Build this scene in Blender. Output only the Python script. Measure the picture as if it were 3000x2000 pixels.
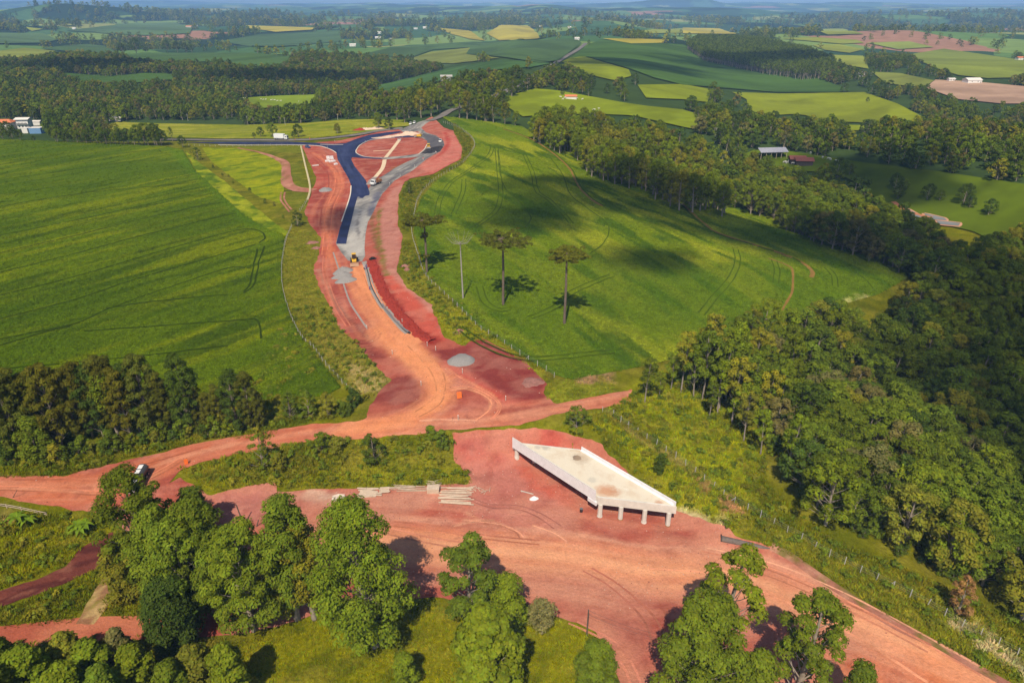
import bpy, bmesh, math, random
import numpy as np
from mathutils import Vector, Matrix
R = math.radians
for o in list(bpy.data.objects): bpy.data.objects.remove(o)
scene = bpy.context.scene
COL = scene.collection
# ------------------------------------------------------------------ camera
CAM_H, PITCH, FPX = 85.0, math.atan(0.5), 2000.0      # drone height, pitch, focal length for a 3000 px wide frame
cam_d = bpy.data.cameras.new('camera'); cam = bpy.data.objects.new('camera', cam_d); COL.objects.link(cam)
cam.location = (0, 0, CAM_H); cam.rotation_euler = (math.pi/2 - PITCH, 0, 0)
cam_d.sensor_width = 36; cam_d.lens = 36*FPX/3000; cam_d.clip_start = 0.5; cam_d.clip_end = 60000
scene.camera = cam
# ------------------------------------------------------------------ sky and sun
SUN_EL, SUN_AZ = R(52), R(190)        # azimuth measured clockwise from +Y: behind the camera, a little left
world = bpy.data.worlds.new('World'); scene.world = world; world.use_nodes = True
wn = world.node_tree
sky = wn.nodes.new('ShaderNodeTexSky'); sky.sky_type = 'NISHITA'; sky.sun_disc = False
sky.sun_elevation = SUN_EL; sky.sun_rotation = SUN_AZ; sky.altitude = 700; sky.air_density = 1.0; sky.dust_density = 1.0
wn.nodes['Background'].inputs[1].default_value = 0.10
wn.links.new(sky.outputs[0], wn.nodes['Background'].inputs[0])
SUN_DIR = Vector((math.sin(SUN_AZ)*math.cos(SUN_EL), math.cos(SUN_AZ)*math.cos(SUN_EL), math.sin(SUN_EL)))
sl = bpy.data.lights.new('sun', 'SUN'); sl.energy = 5.0; sl.angle = R(0.5); sl.color = (1, 0.89, 0.70)
so = bpy.data.objects.new('sun', sl); COL.objects.link(so); so.rotation_euler = SUN_DIR.to_track_quat('Z', 'Y').to_euler()
vs = scene.view_settings; vs.view_transform = 'Standard'; vs.look = 'None'; vs.gamma = 1; vs.use_curve_mapping = False; vs.exposure = 0.0
scene.cycles.max_bounces = 5; scene.cycles.diffuse_bounces = 2; scene.cycles.glossy_bounces = 2
scene.cycles.transmission_bounces = 2; scene.cycles.transparent_max_bounces = 8; scene.cycles.volume_bounces = 1
scene.cycles.use_denoising = True
# ------------------------------------------------------------------ numeric helpers
def smooth(a, b, x):
    t = np.clip((x-a)/(b-a), 0, 1); return t*t*(3-2*t)
_tab = np.random.RandomState(7).rand(256, 256)
def vnoise(x, y):
    xi = np.floor(x).astype(int); yi = np.floor(y).astype(int); fx = x-xi; fy = y-yi
    fx = fx*fx*(3-2*fx); fy = fy*fy*(3-2*fy)
    a = _tab[xi % 256, yi % 256]; b = _tab[(xi+1) % 256, yi % 256]; c = _tab[xi % 256, (yi+1) % 256]; d = _tab[(xi+1) % 256, (yi+1) % 256]
    return (a*(1-fx)+b*fx)*(1-fy)+(c*(1-fx)+d*fx)*fy
def fbm(x, y, o=4, g=0.5):
    s = 0; a = 1; t = 0
    for i in range(o):
        s = s+a*vnoise(x*2**i+17.3*i, y*2**i+9.1*i); t += a; a *= g
    return s/t                                   # 0..1
def seg_dist(px, py, pts, want_s=False):
    """distance to a polyline, signed side, and arc parameter (index units)"""
    best = np.full(px.shape, 1e18); side = np.zeros(px.shape); par = np.zeros(px.shape)
    for i in range(len(pts)-1):
        ax, ay = pts[i]; bx, by = pts[i+1]; dx, dy = bx-ax, by-ay; L = dx*dx+dy*dy+1e-9
        t = np.clip(((px-ax)*dx+(py-ay)*dy)/L, 0, 1)
        d = (px-ax-t*dx)**2+(py-ay-t*dy)**2
        m = d < best
        best = np.where(m, d, best)
        if want_s:
            side = np.where(m, np.sign(dx*(py-ay)-dy*(px-ax)), side); par = np.where(m, i+t, par)
    best = np.sqrt(best)
    return (best, side, par) if want_s else best
def in_poly(px, py, poly):
    c = np.zeros(px.shape, bool); n = len(poly)
    for i in range(n):
        x0, y0 = poly[i]; x1, y1 = poly[i-1]
        if y0 == y1: continue
        m = (y0 > py) != (y1 > py)
        c ^= m & (px < (x1-x0)*(py-y0)/(y1-y0)+x0)
    return c
# ------------------------------------------------------------------ terrain
HAZE = 8.5e-5
CLOUD_A = .8
CLOUDS = [(1720,560,70,40,.5),(1560,640,34,22,.2),(2060,640,66,34,-.5),(2330,720,50,24,-.4),(1900,760,26,16,0),(2900,900,60,130,.2),(2900,1250,30,55,.3),(2550,520,70,60,0),(2200,195,230,120,.2),(1850,185,160,110,0),(900,240,230,90,0),(300,200,200,100,.2),(1000,640,14,26,.2)]
CP, SP = math.cos(PITCH), math.sin(PITCH)
def ray(u, v):
    a = (np.asarray(u, float)-1500)/FPX; b = (np.asarray(v, float)-1000)/FPX
    return a, CP-b*SP, -SP-b*CP                  # x, y, z per unit of depth
def flat(pts, z=0.0):
    out = []
    for u, v in pts:
        a, b, c = ray(u, v); t = (z-CAM_H)/c; out.append((float(a*t), float(b*t)))
    return out
# the cut bank between the excavated floor and the old dirt road (halfway up the slope)
BANK = flat([(300,1440),(520,1405),(700,1385),(900,1365),(1100,1352),(1280,1340),(1400,1325),(1560,1300),(1680,1296),(1760,1330),(1830,1385),(1930,1440),(2050,1500),(2180,1556),(2380,1650),(2600,1780),(2820,1880),(3100,2040)], 2.5)
BANKH = np.array([0,.5,2.2,3.8,4.8,5.4,5.6,5.6,5.4,5.0,4.4,3.8,3.0,2.4,1.6,1.0,.6,.3])
BANKW = np.array([12,9,6,6.5,6.5,6,4.5,4,4,4,4,4,4.5,5,6,7,8,9])
BX = np.array([q[0] for q in BANK])
GY = np.array([-80, 20, 60, 100, 130, 150, 175, 200, 225, 250, 275, 330, 386, 450, 600])
GX = np.array([70, 60, 58, 60, 52, 46, 62, 95, 124, 122, 108, 72, 40, 10, -10])
def hgt(x, y):
    x = np.asarray(x, float); y = np.asarray(y, float)
    r = np.hypot(x, y)
    d, s, p = seg_dist(x, y, BANK, True)
    H = np.interp(x, BX, BANKH); W = np.interp(x, BX, BANKW)
    z = H*smooth(-1, 1, np.clip(d*s/W, -1, 1))
    fade = smooth(-60, -20, x)*0+1
    z = z*fade
    # ground north of the road rises softly towards the ridge; falls away to the left
    z = z + 1.5*smooth(120, 260, y)*smooth(-160, -60, x) - 3.0*smooth(-90, -260, x)*smooth(100, 200, y)
    # gully on the right
    u = x-np.interp(y, GY, GX)
    z = z - 13*smooth(0, 60, u)*smooth(520, 380, y) - 4*smooth(-60, 20, u)*smooth(120, 200, y)*smooth(520, 380, y) + 16*smooth(120, 260, u)*smooth(520, 360, y)*smooth(60, 260, y)
    # ridge that carries the road north, valleys on both sides
    xr = np.interp(y, [420, 500, 700, 1500, 3000], [-45, -30, 10, 160, 350])
    z = z - 20*smooth(60, 300, np.abs(x-xr))*smooth(440, 640, y)
    z = z + (fbm(x/520+3.1, y/520+1.7, 3)-.5)*34*smooth(430, 900, r)
    z = z + (fbm(x/1900+8.3, y/1900+2.2, 4)-.5)*140*smooth(1300, 4200, r) + (fbm(x/5200+1.3, y/5200+5.2, 3)-.45)*150*smooth(5000, 12000, r)
    z = z + 75*np.exp(-((x+2720)/430)**2-((y-4700)/330)**2) + 45*np.exp(-((x+3300)/900)**2-((y-4700)/450)**2)
    z = z + 190*np.exp(-((x-2900)/420)**2-((y-13000)/500)**2) + 60*np.exp(-((x-2900)/1200)**2-((y-13000)/700)**2)
    # small unevenness
    z = z + (fbm(x/14, y/14, 3)-.5)*0.7*smooth(700, 400, r)
    return z
def W(u, v, dz=0.0):
    """where the line of sight through a picture point meets the terrain raised by dz"""
    a, b, c = ray(u, v); n = a.shape if hasattr(a, 'shape') else ()
    a = np.atleast_1d(a); b = np.atleast_1d(b); c = np.atleast_1d(c)
    T = 35*1.018**np.arange(0, 370)
    X = a[:, None]*T; Y = b[:, None]*T; Z = CAM_H+c[:, None]*T
    below = Z < hgt(X, Y)+dz
    k = np.where(below.any(1), below.argmax(1), len(T)-1); k = np.maximum(k, 1)
    lo = T[k-1]; hi = T[k]
    for _ in range(14):
        m = (lo+hi)/2; bl = CAM_H+c*m < hgt(a*m, b*m)+dz
        hi = np.where(bl, m, hi); lo = np.where(bl, lo, m)
    return np.stack([a*hi, b*hi], 1)
def P1(u, v, dz=0.0):
    q = W(np.array([u]), np.array([v]), dz)[0]; return float(q[0]), float(q[1]), float(hgt(q[0], q[1]))
def project(x, y, z):
    zz = z-CAM_H; dep = y*CP-zz*SP; up = y*SP+zz*CP
    dep = np.maximum(dep, 1e-3)
    return 1500+FPX*x/dep, 1000-FPX*up/dep, dep
def dens(pts, n, closed):
    out = []; m = len(pts)
    for i in range(m if closed else m-1):
        a = pts[i]; b = pts[(i+1) % m]
        for k in range(n): out.append((a[0]+(b[0]-a[0])*k/n, a[1]+(b[1]-a[1])*k/n))
    if not closed: out.append(pts[-1])
    return np.array(out, float)
def spline(pts, n=6, closed=False):
    """Catmull-Rom through the points"""
    P = np.array(pts, float); m = len(P); out = []
    for i in range(m if closed else m-1):
        if closed: p0, p1, p2, p3 = P[i-1], P[i], P[(i+1) % m], P[(i+2) % m]
        else: p0, p1, p2, p3 = P[max(i-1, 0)], P[i], P[i+1], P[min(i+2, m-1)]
        for k in range(n):
            t = k/n; out.append(.5*((2*p1)+(-p0+p2)*t+(2*p0-5*p1+4*p2-p3)*t*t+(-p0+3*p1-3*p2+p3)*t**3))
    if not closed: out.append(P[-1])
    return np.array(out)
def wpoly(px, n=3, curved=False, rag=0.0, dz=0.0):
    q = spline(px, n, True) if curved else dens(px, n, True)
    w = W(q[:, 0], q[:, 1], dz)
    if rag:
        w = spline(w, 3, True); k = .45
        w = w+np.stack([(fbm(w[:, 0]*k+5, w[:, 1]*k, 3)-.5), (fbm(w[:, 0]*k+55, w[:, 1]*k+9, 3)-.5)], 1)*rag*1.3
    return w
def wline(px, n=5, curved=True):
    q = spline(px, n) if curved else dens(px, n, False)
    return W(q[:, 0], q[:, 1])
# crop helpers: points read off enlarged views of the photograph, in full-size pixels
def crop(ox, oy, s): return lambda *pts: [(ox+x/s, oy+y/s) for x, y in pts]
c4 = crop(0, 300, 2.24); c5 = crop(800, 300, 2.24); c6 = crop(2000, 350, 2.24); c7 = crop(0, 950, 2.24); c8 = crop(800, 900, 2.24)
cA = crop(850, 350, 3.92); cB = crop(900, 600, 5.2275); d1 = crop(0, 0, 2.352); d2 = crop(1000, 0, 2.352); d3 = crop(2000, 0, 2.352)
r2 = crop(1800, 800, 1.96); l3 = crop(0, 1400, 2.352); m3 = crop(900, 1400, 2.352); k3 = crop(1800, 1400, 1.96); br = crop(1400, 1200, 2.94)
def lin(*c):
    c = np.array(c, float)/255.0
    return tuple(np.where(c <= .04045, c/12.92, ((c+.055)/1.055)**2.4))
# ------------------------------------------------------------------ mesh helpers
def mesh(name, V, F, mat=None, cols=None, smooth_sh=True, mats=None, fmat=None):
    """V (n,3); F array (m,k) or list of such arrays"""
    V = np.asarray(V, np.float32); Fs = F if isinstance(F, list) and isinstance(F[0], np.ndarray) and F[0].ndim == 2 else [F]
    Fs = [np.asarray(f, np.int32) for f in Fs if len(f)]
    me = bpy.data.meshes.new(name)
    me.vertices.add(len(V)); me.vertices.foreach_set('co', V.ravel())
    loops = np.concatenate([f.ravel() for f in Fs]); tot = np.concatenate([np.full(len(f), f.shape[1], np.int32) for f in Fs])
    me.loops.add(len(loops)); me.loops.foreach_set('vertex_index', loops)
    me.polygons.add(len(tot)); me.polygons.foreach_set('loop_start', np.concatenate([[0], np.cumsum(tot)[:-1]]).astype(np.int32))
    me.polygons.foreach_set('use_smooth', np.full(len(tot), bool(smooth_sh)))
    if fmat is not None: me.polygons.foreach_set('material_index', np.asarray(fmat, np.int32))
    me.update(calc_edges=True)
    if cols is not None:
        c = np.ones((len(V), 4), np.float32); c[:, :3] = cols
        a = me.color_attributes.new('Col', 'FLOAT_COLOR', 'POINT'); a.data.foreach_set('color', c.ravel())
    for m in (mats or ([mat] if mat else [])): me.materials.append(m)
    return me
def obj(name, me, parent=None, loc=(0, 0, 0), rot=(0, 0, 0), scale=(1, 1, 1)):
    o = bpy.data.objects.new(name, me); COL.objects.link(o); o.parent = parent
    o.location = loc; o.rotation_euler = rot; o.scale = scale
    return o
def thing(name, label, cat, loc=(0, 0, 0), rz=0.0, group=None, scale=1.0):
    o = bpy.data.objects.new(name, None); COL.objects.link(o); o.empty_display_size = .3
    o.location = loc; o.rotation_euler = (0, 0, rz); o.scale = (scale,)*3
    o['label'] = label; o['category'] = cat
    if group: o['group'] = group
    return o
def tag(o, label, cat, group=None):
    o['label'] = label; o['category'] = cat
    if group: o['group'] = group
    return o
def kind(o, k, label=None):
    o['kind'] = k
    if label: o['label'] = label
    return o
def sheet(name, poly, sp, dz, colfn, mat, edge=None, zfn=None):
    """a draped sheet: grid clipped to a polygon with its border snapped to the outline"""
    poly = np.asarray(poly); x0, y0 = poly.min(0)-sp*1.5; x1, y1 = poly.max(0)+sp*1.5
    nx = int((x1-x0)/sp)+1; ny = int((y1-y0)/sp)+1
    gx, gy = np.meshgrid(x0+np.arange(nx)*sp, y0+np.arange(ny)*sp)
    ins = in_poly(gx.ravel(), gy.ravel(), poly).reshape(gx.shape)
    cell = (ins[:-1, :-1].astype(int)+ins[1:, :-1]+ins[:-1, 1:]+ins[1:, 1:]) >= 1
    j, i = np.nonzero(cell)
    Q = np.stack([j*nx+i, j*nx+i+1, (j+1)*nx+i+1, (j+1)*nx+i], 1)
    used, inv = np.unique(Q.ravel(), return_inverse=True); Q = inv.reshape(-1, 4)
    X = gx.ravel()[used].copy(); Y = gy.ravel()[used].copy(); I = ins.ravel()[used]
    out = np.nonzero(~I)[0]
    if len(out):
        bx, by = X[out], Y[out]; best = np.full(len(out), 1e18); qx = bx.copy(); qy = by.copy()
        for k in range(len(poly)):
            ax, ay = poly[k-1]; dx, dy = poly[k]-poly[k-1]; L = dx*dx+dy*dy+1e-12
            t = np.clip(((bx-ax)*dx+(by-ay)*dy)/L, 0, 1); ex = ax+t*dx; ey = ay+t*dy
            d = (bx-ex)**2+(by-ey)**2; m = d < best
            best = np.where(m, d, best); qx = np.where(m, ex, qx); qy = np.where(m, ey, qy)
        X[out] = qx; Y[out] = qy
    Z = hgt(X, Y)
    off = np.full(len(X), dz, float)
    if zfn is not None: off = off+zfn(X, Y)
    if edge is not None: off[~I] = edge
    cols = colfn(X, Y) if colfn is not None else None
    return obj(name, mesh(name, np.stack([X, Y, Z+off], 1), Q, mat, cols))
def ribbon(name, pts, w, dz, mat, colfn=None, thick=0.0, cross=1, zf=None):
    """a strip along a world polyline; w is one width or one per point; thick > 0 gives it side faces"""
    P = np.asarray(pts, float); n = len(P); T = np.gradient(P, axis=0); T /= np.linalg.norm(T, axis=1)[:, None]+1e-9
    N = np.stack([-T[:, 1], T[:, 0]], 1); w = np.broadcast_to(np.asarray(w, float), (n,))
    cs = np.linspace(-.5, .5, cross+1)
    V = []; rows = []
    for k, c in enumerate(cs):
        q = P+N*(w*c)[:, None]; z = (hgt(q[:, 0], q[:, 1]) if zf is None else zf)+dz+thick
        V.append(np.column_stack([q, z]))
    if thick:
        for c in (-.5, .5):
            q = P+N*(w*c)[:, None]; z = (hgt(q[:, 0], q[:, 1]) if zf is None else zf)+dz-.05; V.append(np.column_stack([q, z]))
    V = np.concatenate(V); F = []; i = np.arange(n-1)
    for k in range(cross): F.append(np.stack([k*n+i+1, k*n+i, (k+1)*n+i, (k+1)*n+i+1], 1))
    if thick:
        a = 0; b = (cross+1)*n; F.append(np.stack([a+i, a+i+1, b+i+1, b+i], 1))
        a = cross*n; b = (cross+2)*n; F.append(np.stack([a+i+1, a+i, b+i, b+i+1], 1))
        e0 = [0, cross*n, (cross+2)*n, (cross+1)*n]; e1 = [n-1+(cross)*n, n-1, n-1+(cross+1)*n, n-1+(cross+2)*n]
        F.append(np.array([e0, e1]))
    cols = colfn(V[:, 0], V[:, 1]) if colfn is not None else None
    return obj(name, mesh(name, V, F, mat, cols, smooth_sh=not thick))
# ------------------------------------------------------------------ materials
def new_mat(name):
    m = bpy.data.materials.new(name); m.use_nodes = True; nt = m.node_tree
    return m, nt, nt.nodes['Principled BSDF']
def nd(nt, t, **kw):
    n = nt.nodes.new(t)
    for k, v in kw.items(): setattr(n, k, v)
    return n
def noise(nt, scale, detail=4, rough=.55, vec=None):
    n = nd(nt, 'ShaderNodeTexNoise'); n.inputs['Scale'].default_value = scale; n.inputs['Detail'].default_value = detail; n.inputs['Roughness'].default_value = rough
    if vec is None:
        g = nd(nt, 'ShaderNodeNewGeometry'); vec = g.outputs['Position']
    nt.links.new(vec, n.inputs['Vector']); return n.outputs['Fac']
def maprange(nt, src, a, b, c, d):
    n = nd(nt, 'ShaderNodeMapRange'); nt.links.new(src, n.inputs[0])
    for i, v in enumerate((a, b, c, d)): n.inputs[1+i].default_value = v
    return n.outputs[0]
def mul(nt, col, fac):
    n = nd(nt, 'ShaderNodeVectorMath', operation='SCALE'); nt.links.new(col, n.inputs[0]); nt.links.new(fac, n.inputs['Scale']); return n.outputs[0]
def math_(nt, op, a, b):
    n = nd(nt, 'ShaderNodeMath', operation=op)
    for i, s in enumerate((a, b)):
        if isinstance(s, (int, float)): n.inputs[i].default_value = s
        else: nt.links.new(s, n.inputs[i])
    return n.outputs[0]
def ground_mat(name, scales, amps, bump=.3, bscale=2.0, rough=.95, spec=.04, base=None):
    """vertex-coloured ground with several scales of mottling and relief"""
    m, nt, b = new_mat(name)
    if base is None:
        a = nd(nt, 'ShaderNodeVertexColor', layer_name='Col').outputs['Color']
    else:
        rgb = nd(nt, 'ShaderNodeRGB'); rgb.outputs[0].default_value = (*base, 1); a = rgb.outputs[0]
    for s, am in zip(scales, amps):
        a = mul(nt, a, maprange(nt, noise(nt, s, 4, .6), .25, .75, 1-am, 1+am))
    nt.links.new(a, b.inputs['Base Color'])
    b.inputs['Roughness'].default_value = rough; b.inputs['Specular IOR Level'].default_value = spec
    if bump:
        bp = nd(nt, 'ShaderNodeBump'); bp.inputs['Strength'].default_value = 1.0; bp.inputs['Distance'].default_value = bump
        nt.links.new(noise(nt, bscale, 5, .65), bp.inputs['Height']); nt.links.new(bp.outputs[0], b.inputs['Normal'])
    return m
def flat_mat(name, col, rough=.6, metal=0.0, spec=.4, nscale=3.0, namp=.12, bump=0.0):
    m, nt, b = new_mat(name)
    rgb = nd(nt, 'ShaderNodeRGB'); rgb.outputs[0].default_value = (*col, 1); tc = nd(nt, 'ShaderNodeTexCoord')
    f = noise(nt, nscale, 4, .6, tc.outputs['Object'])
    nt.links.new(mul(nt, rgb.outputs[0], maprange(nt, f, .25, .75, 1-namp, 1+namp)), b.inputs['Base Color'])
    b.inputs['Roughness'].default_value = rough; b.inputs['Metallic'].default_value = metal; b.inputs['Specular IOR Level'].default_value = spec
    if bump:
        bp = nd(nt, 'ShaderNodeBump'); bp.inputs['Distance'].default_value = bump; nt.links.new(f, bp.inputs['Height']); nt.links.new(bp.outputs[0], b.inputs['Normal'])
    return m
# ================================================================== ground, fields, roads
def alb(r, g, b, k=.78): return np.array(lin(r, g, b))*k
class Paint:
    """colours of bare soil or sward laid down as soft-edged strokes and patches in world metres"""
    def __init__(s, base): s.base = np.asarray(base); s.ops = []
    def line(s, px, w, col, soft=.5, a=1.0, rag=0.3, curved=True, world=False):
        s.ops.append(('l', np.asarray(px) if world else wline(px, 4, curved), w, np.asarray(col), soft, a, rag)); return s
    def poly(s, px, col, soft=1.0, a=1.0, rag=1.0, curved=False):
        s.ops.append(('p', wpoly(px, 2, curved), 0, np.asarray(col), soft, a, rag)); return s
    def mottle(s, col, sx, sy, ang, lo, hi, a): s.ops.append(('n', (sx, sy, ang), lo, np.asarray(col), hi, a, 0)); return s
    def flow(s, px, col, sl, sd, lo, hi, a, reach): s.ops.append(('f', wline(px, 4), (sl, sd, reach), np.asarray(col), (lo, hi), a, len(s.ops)*1.7)); return s
    def __call__(s, x, y):
        c = np.tile(s.base, (len(x), 1)).astype(float)
        for k, P, w, col, soft, a, rag in s.ops:
            if k == 'f':
                d, sg, pr_ = seg_dist(x, y, P, True); cum = np.concatenate([[0], np.cumsum(np.hypot(*np.diff(P, axis=0).T))]); arc = np.interp(pr_, np.arange(len(cum)), cum)
                f = smooth(soft[0], soft[1], fbm(arc/w[0]+rag, d*sg/w[1]+40+rag, 3))*a*smooth(w[2], w[2]*.5, d)
            elif k == 'n':
                sx, sy, an = P; ca, sa = math.cos(an), math.sin(an)
                f = smooth(w, soft, fbm((x*ca+y*sa)/sx, (-x*sa+y*ca)/sy, 4))*a
            else:
                lo = P.min(0)-w-soft*2-3; hi = P.max(0)+w+soft*2+3
                f = np.zeros(len(x)); m = (x > lo[0]) & (x < hi[0]) & (y > lo[1]) & (y < hi[1])
                if not m.any(): continue
                xx, yy = x[m], y[m]
                if k == 'l': d = seg_dist(xx, yy, P)-w/2
                else:
                    d = seg_dist(xx, yy, np.vstack([P, P[:1]])); d = np.where(in_poly(xx, yy, P), -d, d)
                d = d+(fbm(xx*.5+3, yy*.5, 3)-.5)*rag*3
                f[m] = smooth(soft, -soft, d)*a*(.75+.5*fbm(xx*.9, yy*.9, 2)).clip(0, 1)
            c = c*(1-f[:, None])+col*f[:, None]
        return c
RED, DRED, PINK, ORANGE, PALE = alb(188, 100, 82), alb(154, 70, 60), alb(204, 140, 124), alb(232, 148, 102), alb(232, 190, 165)
DIRT, CREAM, MAROON = alb(214, 126, 96), alb(238, 214, 180), alb(128, 58, 54)
M_soil = ground_mat('red_soil', (.05, .35, 2.2, 7.0), (.07, .10, .14, .16), .22, 1.3)
M_grass = ground_mat('rough_grass', (.05, .3, 1.4, 6.0), (.14, .2, .28, .3), .35, 2.2)
M_crop = ground_mat('soy_canopy', (.06, .5, 2.6, 7.0), (.08, .12, .22, .35), .32, 3.0)
M_far = ground_mat('far_field', (.004, .02, .12), (.05, .08, .10), .0)
M_asph = ground_mat('fresh_asphalt', (.12, 1.2, 8.0), (.10, .14, .12), .02, 6.0, .62, .35)
M_grav = ground_mat('crushed_stone', (.15, 1.0, 6.0), (.10, .12, .16), .05, 5.0)
M_conc = ground_mat('pale_concrete', (.2, 1.2, 6.0), (.06, .12, .10), .02, 4.0, .85, .2, base=alb(226, 214, 196, .9))

# ---- far country: one fan-shaped sheet that reaches the horizon
NR, NT = 620, 520
rr = 230*(24000/230)**(np.linspace(0, 1, NR)); tt = np.linspace(-1.05, 1.05, NT)
gx = rr[:, None]*tt[None, :]; gy = np.repeat(rr[:, None], NT, 1)-200
near_box = (-290, -60, 230, 335)
gz = hgt(gx, gy)-.3
jj, ii = np.meshgrid(np.arange(NR-1), np.arange(NT-1), indexing='ij')
Q = np.stack([jj*NT+ii, jj*NT+ii+1, (jj+1)*NT+ii+1, (jj+1)*NT+ii], -1).reshape(-1, 4)
FX, FY = gx.ravel(), gy.ravel()
inb = (FX > near_box[0]+6) & (FX < near_box[2]-6) & (FY > near_box[1]+6) & (FY < near_box[3]-6)
Q = Q[~inb[Q].all(1)]
def far_mat():
    m, nt, b = new_mat('open_country'); L = nt.links.new
    geo = nd(nt, 'ShaderNodeNewGeometry'); pos = geo.outputs['Position']
    vm = nd(nt, 'ShaderNodeVectorMath', operation='MULTIPLY'); L(pos, vm.inputs[0]); vm.inputs[1].default_value = (1, .62, 0)
    dn = nd(nt, 'ShaderNodeTexNoise'); dn.inputs['Scale'].default_value = .0022; dn.inputs['Detail'].default_value = 3; L(vm.outputs[0], dn.inputs['Vector'])
    sc = nd(nt, 'ShaderNodeVectorMath', operation='MULTIPLY_ADD'); L(dn.outputs['Color'], sc.inputs[0]); sc.inputs[1].default_value = (420, 420, 0); L(vm.outputs[0], sc.inputs[2])
    vo = nd(nt, 'ShaderNodeTexVoronoi'); vo.inputs['Scale'].default_value = .0031; L(sc.outputs[0], vo.inputs['Vector'])
    sep = nd(nt, 'ShaderNodeSeparateColor'); L(vo.outputs['Color'], sep.inputs[0])
    ramp = nd(nt, 'ShaderNodeValToRGB'); L(sep.outputs[0], ramp.inputs[0]); cr = ramp.color_ramp; cr.interpolation = 'CONSTANT'
    pal = [(0, (0.041, 0.084, 0.041)), (.16, (0.070, 0.142, 0.054)), (.34, (0.115, 0.203, 0.057)), (.5, (0.054, 0.115, 0.049)), (.64, (0.176, 0.257, 0.068)), (.78, (0.270, 0.290, 0.095)), (.86, (0.081, 0.155, 0.061)), (.95, (0.324, 0.176, 0.115))]
    while len(cr.elements) < len(pal): cr.elements.new(.5)
    for e, (p, c) in zip(cr.elements, pal): e.position = p; e.color = (*c, 1)
    vc = nd(nt, 'ShaderNodeVertexColor', layer_name='Col'); sv = nd(nt, 'ShaderNodeSeparateColor'); L(vc.outputs['Color'], sv.inputs[0])
    ff = sv.outputs[1]
    frgb = nd(nt, 'ShaderNodeRGB'); frgb.outputs[0].default_value = (.024, .045, .022, 1)
    mx = nd(nt, 'ShaderNodeMix', data_type='RGBA'); L(ff, mx.inputs[0]); L(ramp.outputs[0], mx.inputs[6]); L(frgb.outputs[0], mx.inputs[7])
    near = nd(nt, 'ShaderNodeRGB'); near.outputs[0].default_value = (.045, .075, .022, 1)
    m2 = nd(nt, 'ShaderNodeMix', data_type='RGBA'); L(sv.outputs[0], m2.inputs[0]); L(near.outputs[0], m2.inputs[6]); L(mx.outputs[2], m2.inputs[7])
    c = mul(nt, m2.outputs[2], maprange(nt, noise(nt, .03, 4), .25, .75, .82, 1.18))
    L(c, b.inputs['Base Color']); b.inputs['Roughness'].default_value = 1; b.inputs['Specular IOR Level'].default_value = 0
    return m
wild = smooth(1250, 1600, np.hypot(FX, FY)+(fbm(FX/90, FY/90, 2)-.5)*300)
def wood(x, y): return smooth(.545, .565, fbm(x/300+2.7, y/460+4.1, 5, .55))
fwood = wood(FX, FY)
kind(obj('ground', mesh('ground', np.stack([FX, FY, gz.ravel()], 1), Q, far_mat(), np.stack([wild, fwood, wild], 1))), 'structure')

# ---- near ground: rough grass and weeds
LUSH, OLIVE, STRAW, YEL, BANKG = alb(144, 142, 2), alb(130, 122, 36), alb(168, 150, 78), alb(150, 152, 14), alb(146, 144, 26)
pg = Paint(alb(122, 122, 10))
pg.mottle(OLIVE, 14, 14, 0, .45, .7, .8).mottle(alb(80, 92, 12), 9, 9, 1, .5, .75, .6)
pg.poly([(690,1900),(1000,1780),(1240,1770),(1560,1790),(1740,1850),(1800,2000),(1700,2300),(500,2300),(540,1990)], LUSH, 2, .9, 1.5)
pg.poly(c8((0,900),(600,850),(1180,830),(1190,1000),(1300,1120),(1280,1170),(700,1190),(0,1200)), BANKG, 1.5, .8)
pg.poly(c7((1180,950),(1660,830),(2240,740),(2240,1080),(1800,1100),(1400,1110)), BANKG, 1.5, .8)
pg.poly([(600,1390),(800,1330),(1200,1300),(1330,1290),(1320,1350),(1000,1370),(700,1410)], alb(120, 116, 36), 2, .7, 2)
pg.poly(br((1180,250),(1500,560),(1720,850),(2352,1080),(2352,900),(2000,640),(1600,420),(1200,120),(1000,160)), alb(164, 164, 10), 1.5, .9)
pg.poly([(1900,1270),(2080,1200),(2230,1330),(2200,1480),(2110,1440)], alb(158, 162, 14), 3, .8, 2)
pg.poly(k3((640,270),(1100,490),(1600,820),(2250,1176),(2352,1176),(2352,980),(1700,600),(1300,430),(1000,290)), alb(142, 140, 34), 1.5, .8)
pg.poly(c8((130,0),(400,0),(620,280),(760,480),(680,590),(480,520),(330,330)), alb(158, 146, 62), 1.5, .8)
pg.poly(c8((480,370),(620,390),(760,480),(690,560),(560,560),(490,450)), alb(196, 172, 120), 1.5, .7)
pg.poly(c4((1880,840),(1990,830),(2110,890),(2060,1090),(2100,1250),(2240,1480),(2000,1560),(1880,1300),(1850,1100)), alb(142, 138, 44), 1.5, .8)
pg.poly(c5((1050,1080),(1300,1350),(1500,1500),(1620,1568),(1200,1568),(1050,1350),(820,1100)), alb(148, 146, 40), 1.5, .7)
pg.poly(c8((1040,0),(1200,0),(1560,260),(1900,560),(1780,620),(1800,500),(1400,200),(1230,260),(1100,150)), alb(160, 156, 30), 1.2, .8)
pg.poly(c8((1780,600),(1900,480),(2240,420),(2240,560),(1870,640)), alb(150, 152, 40), 1.2, .8)
pg.poly(k3((1900,760),(2150,900),(2352,1040),(2352,1150),(2100,980),(1920,860)), CREAM*.9, 1.0, .85, 2)
pg.poly(br((1740,880),(1830,900),(2140,970),(2120,1010),(2020,990),(1880,1010),(1800,960)), CREAM, .8, .9, 1)
pg.poly(br((1830,540),(1960,600),(2010,690),(1960,700),(1880,630)), PINK*1.0, .8, .8, 1)
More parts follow.
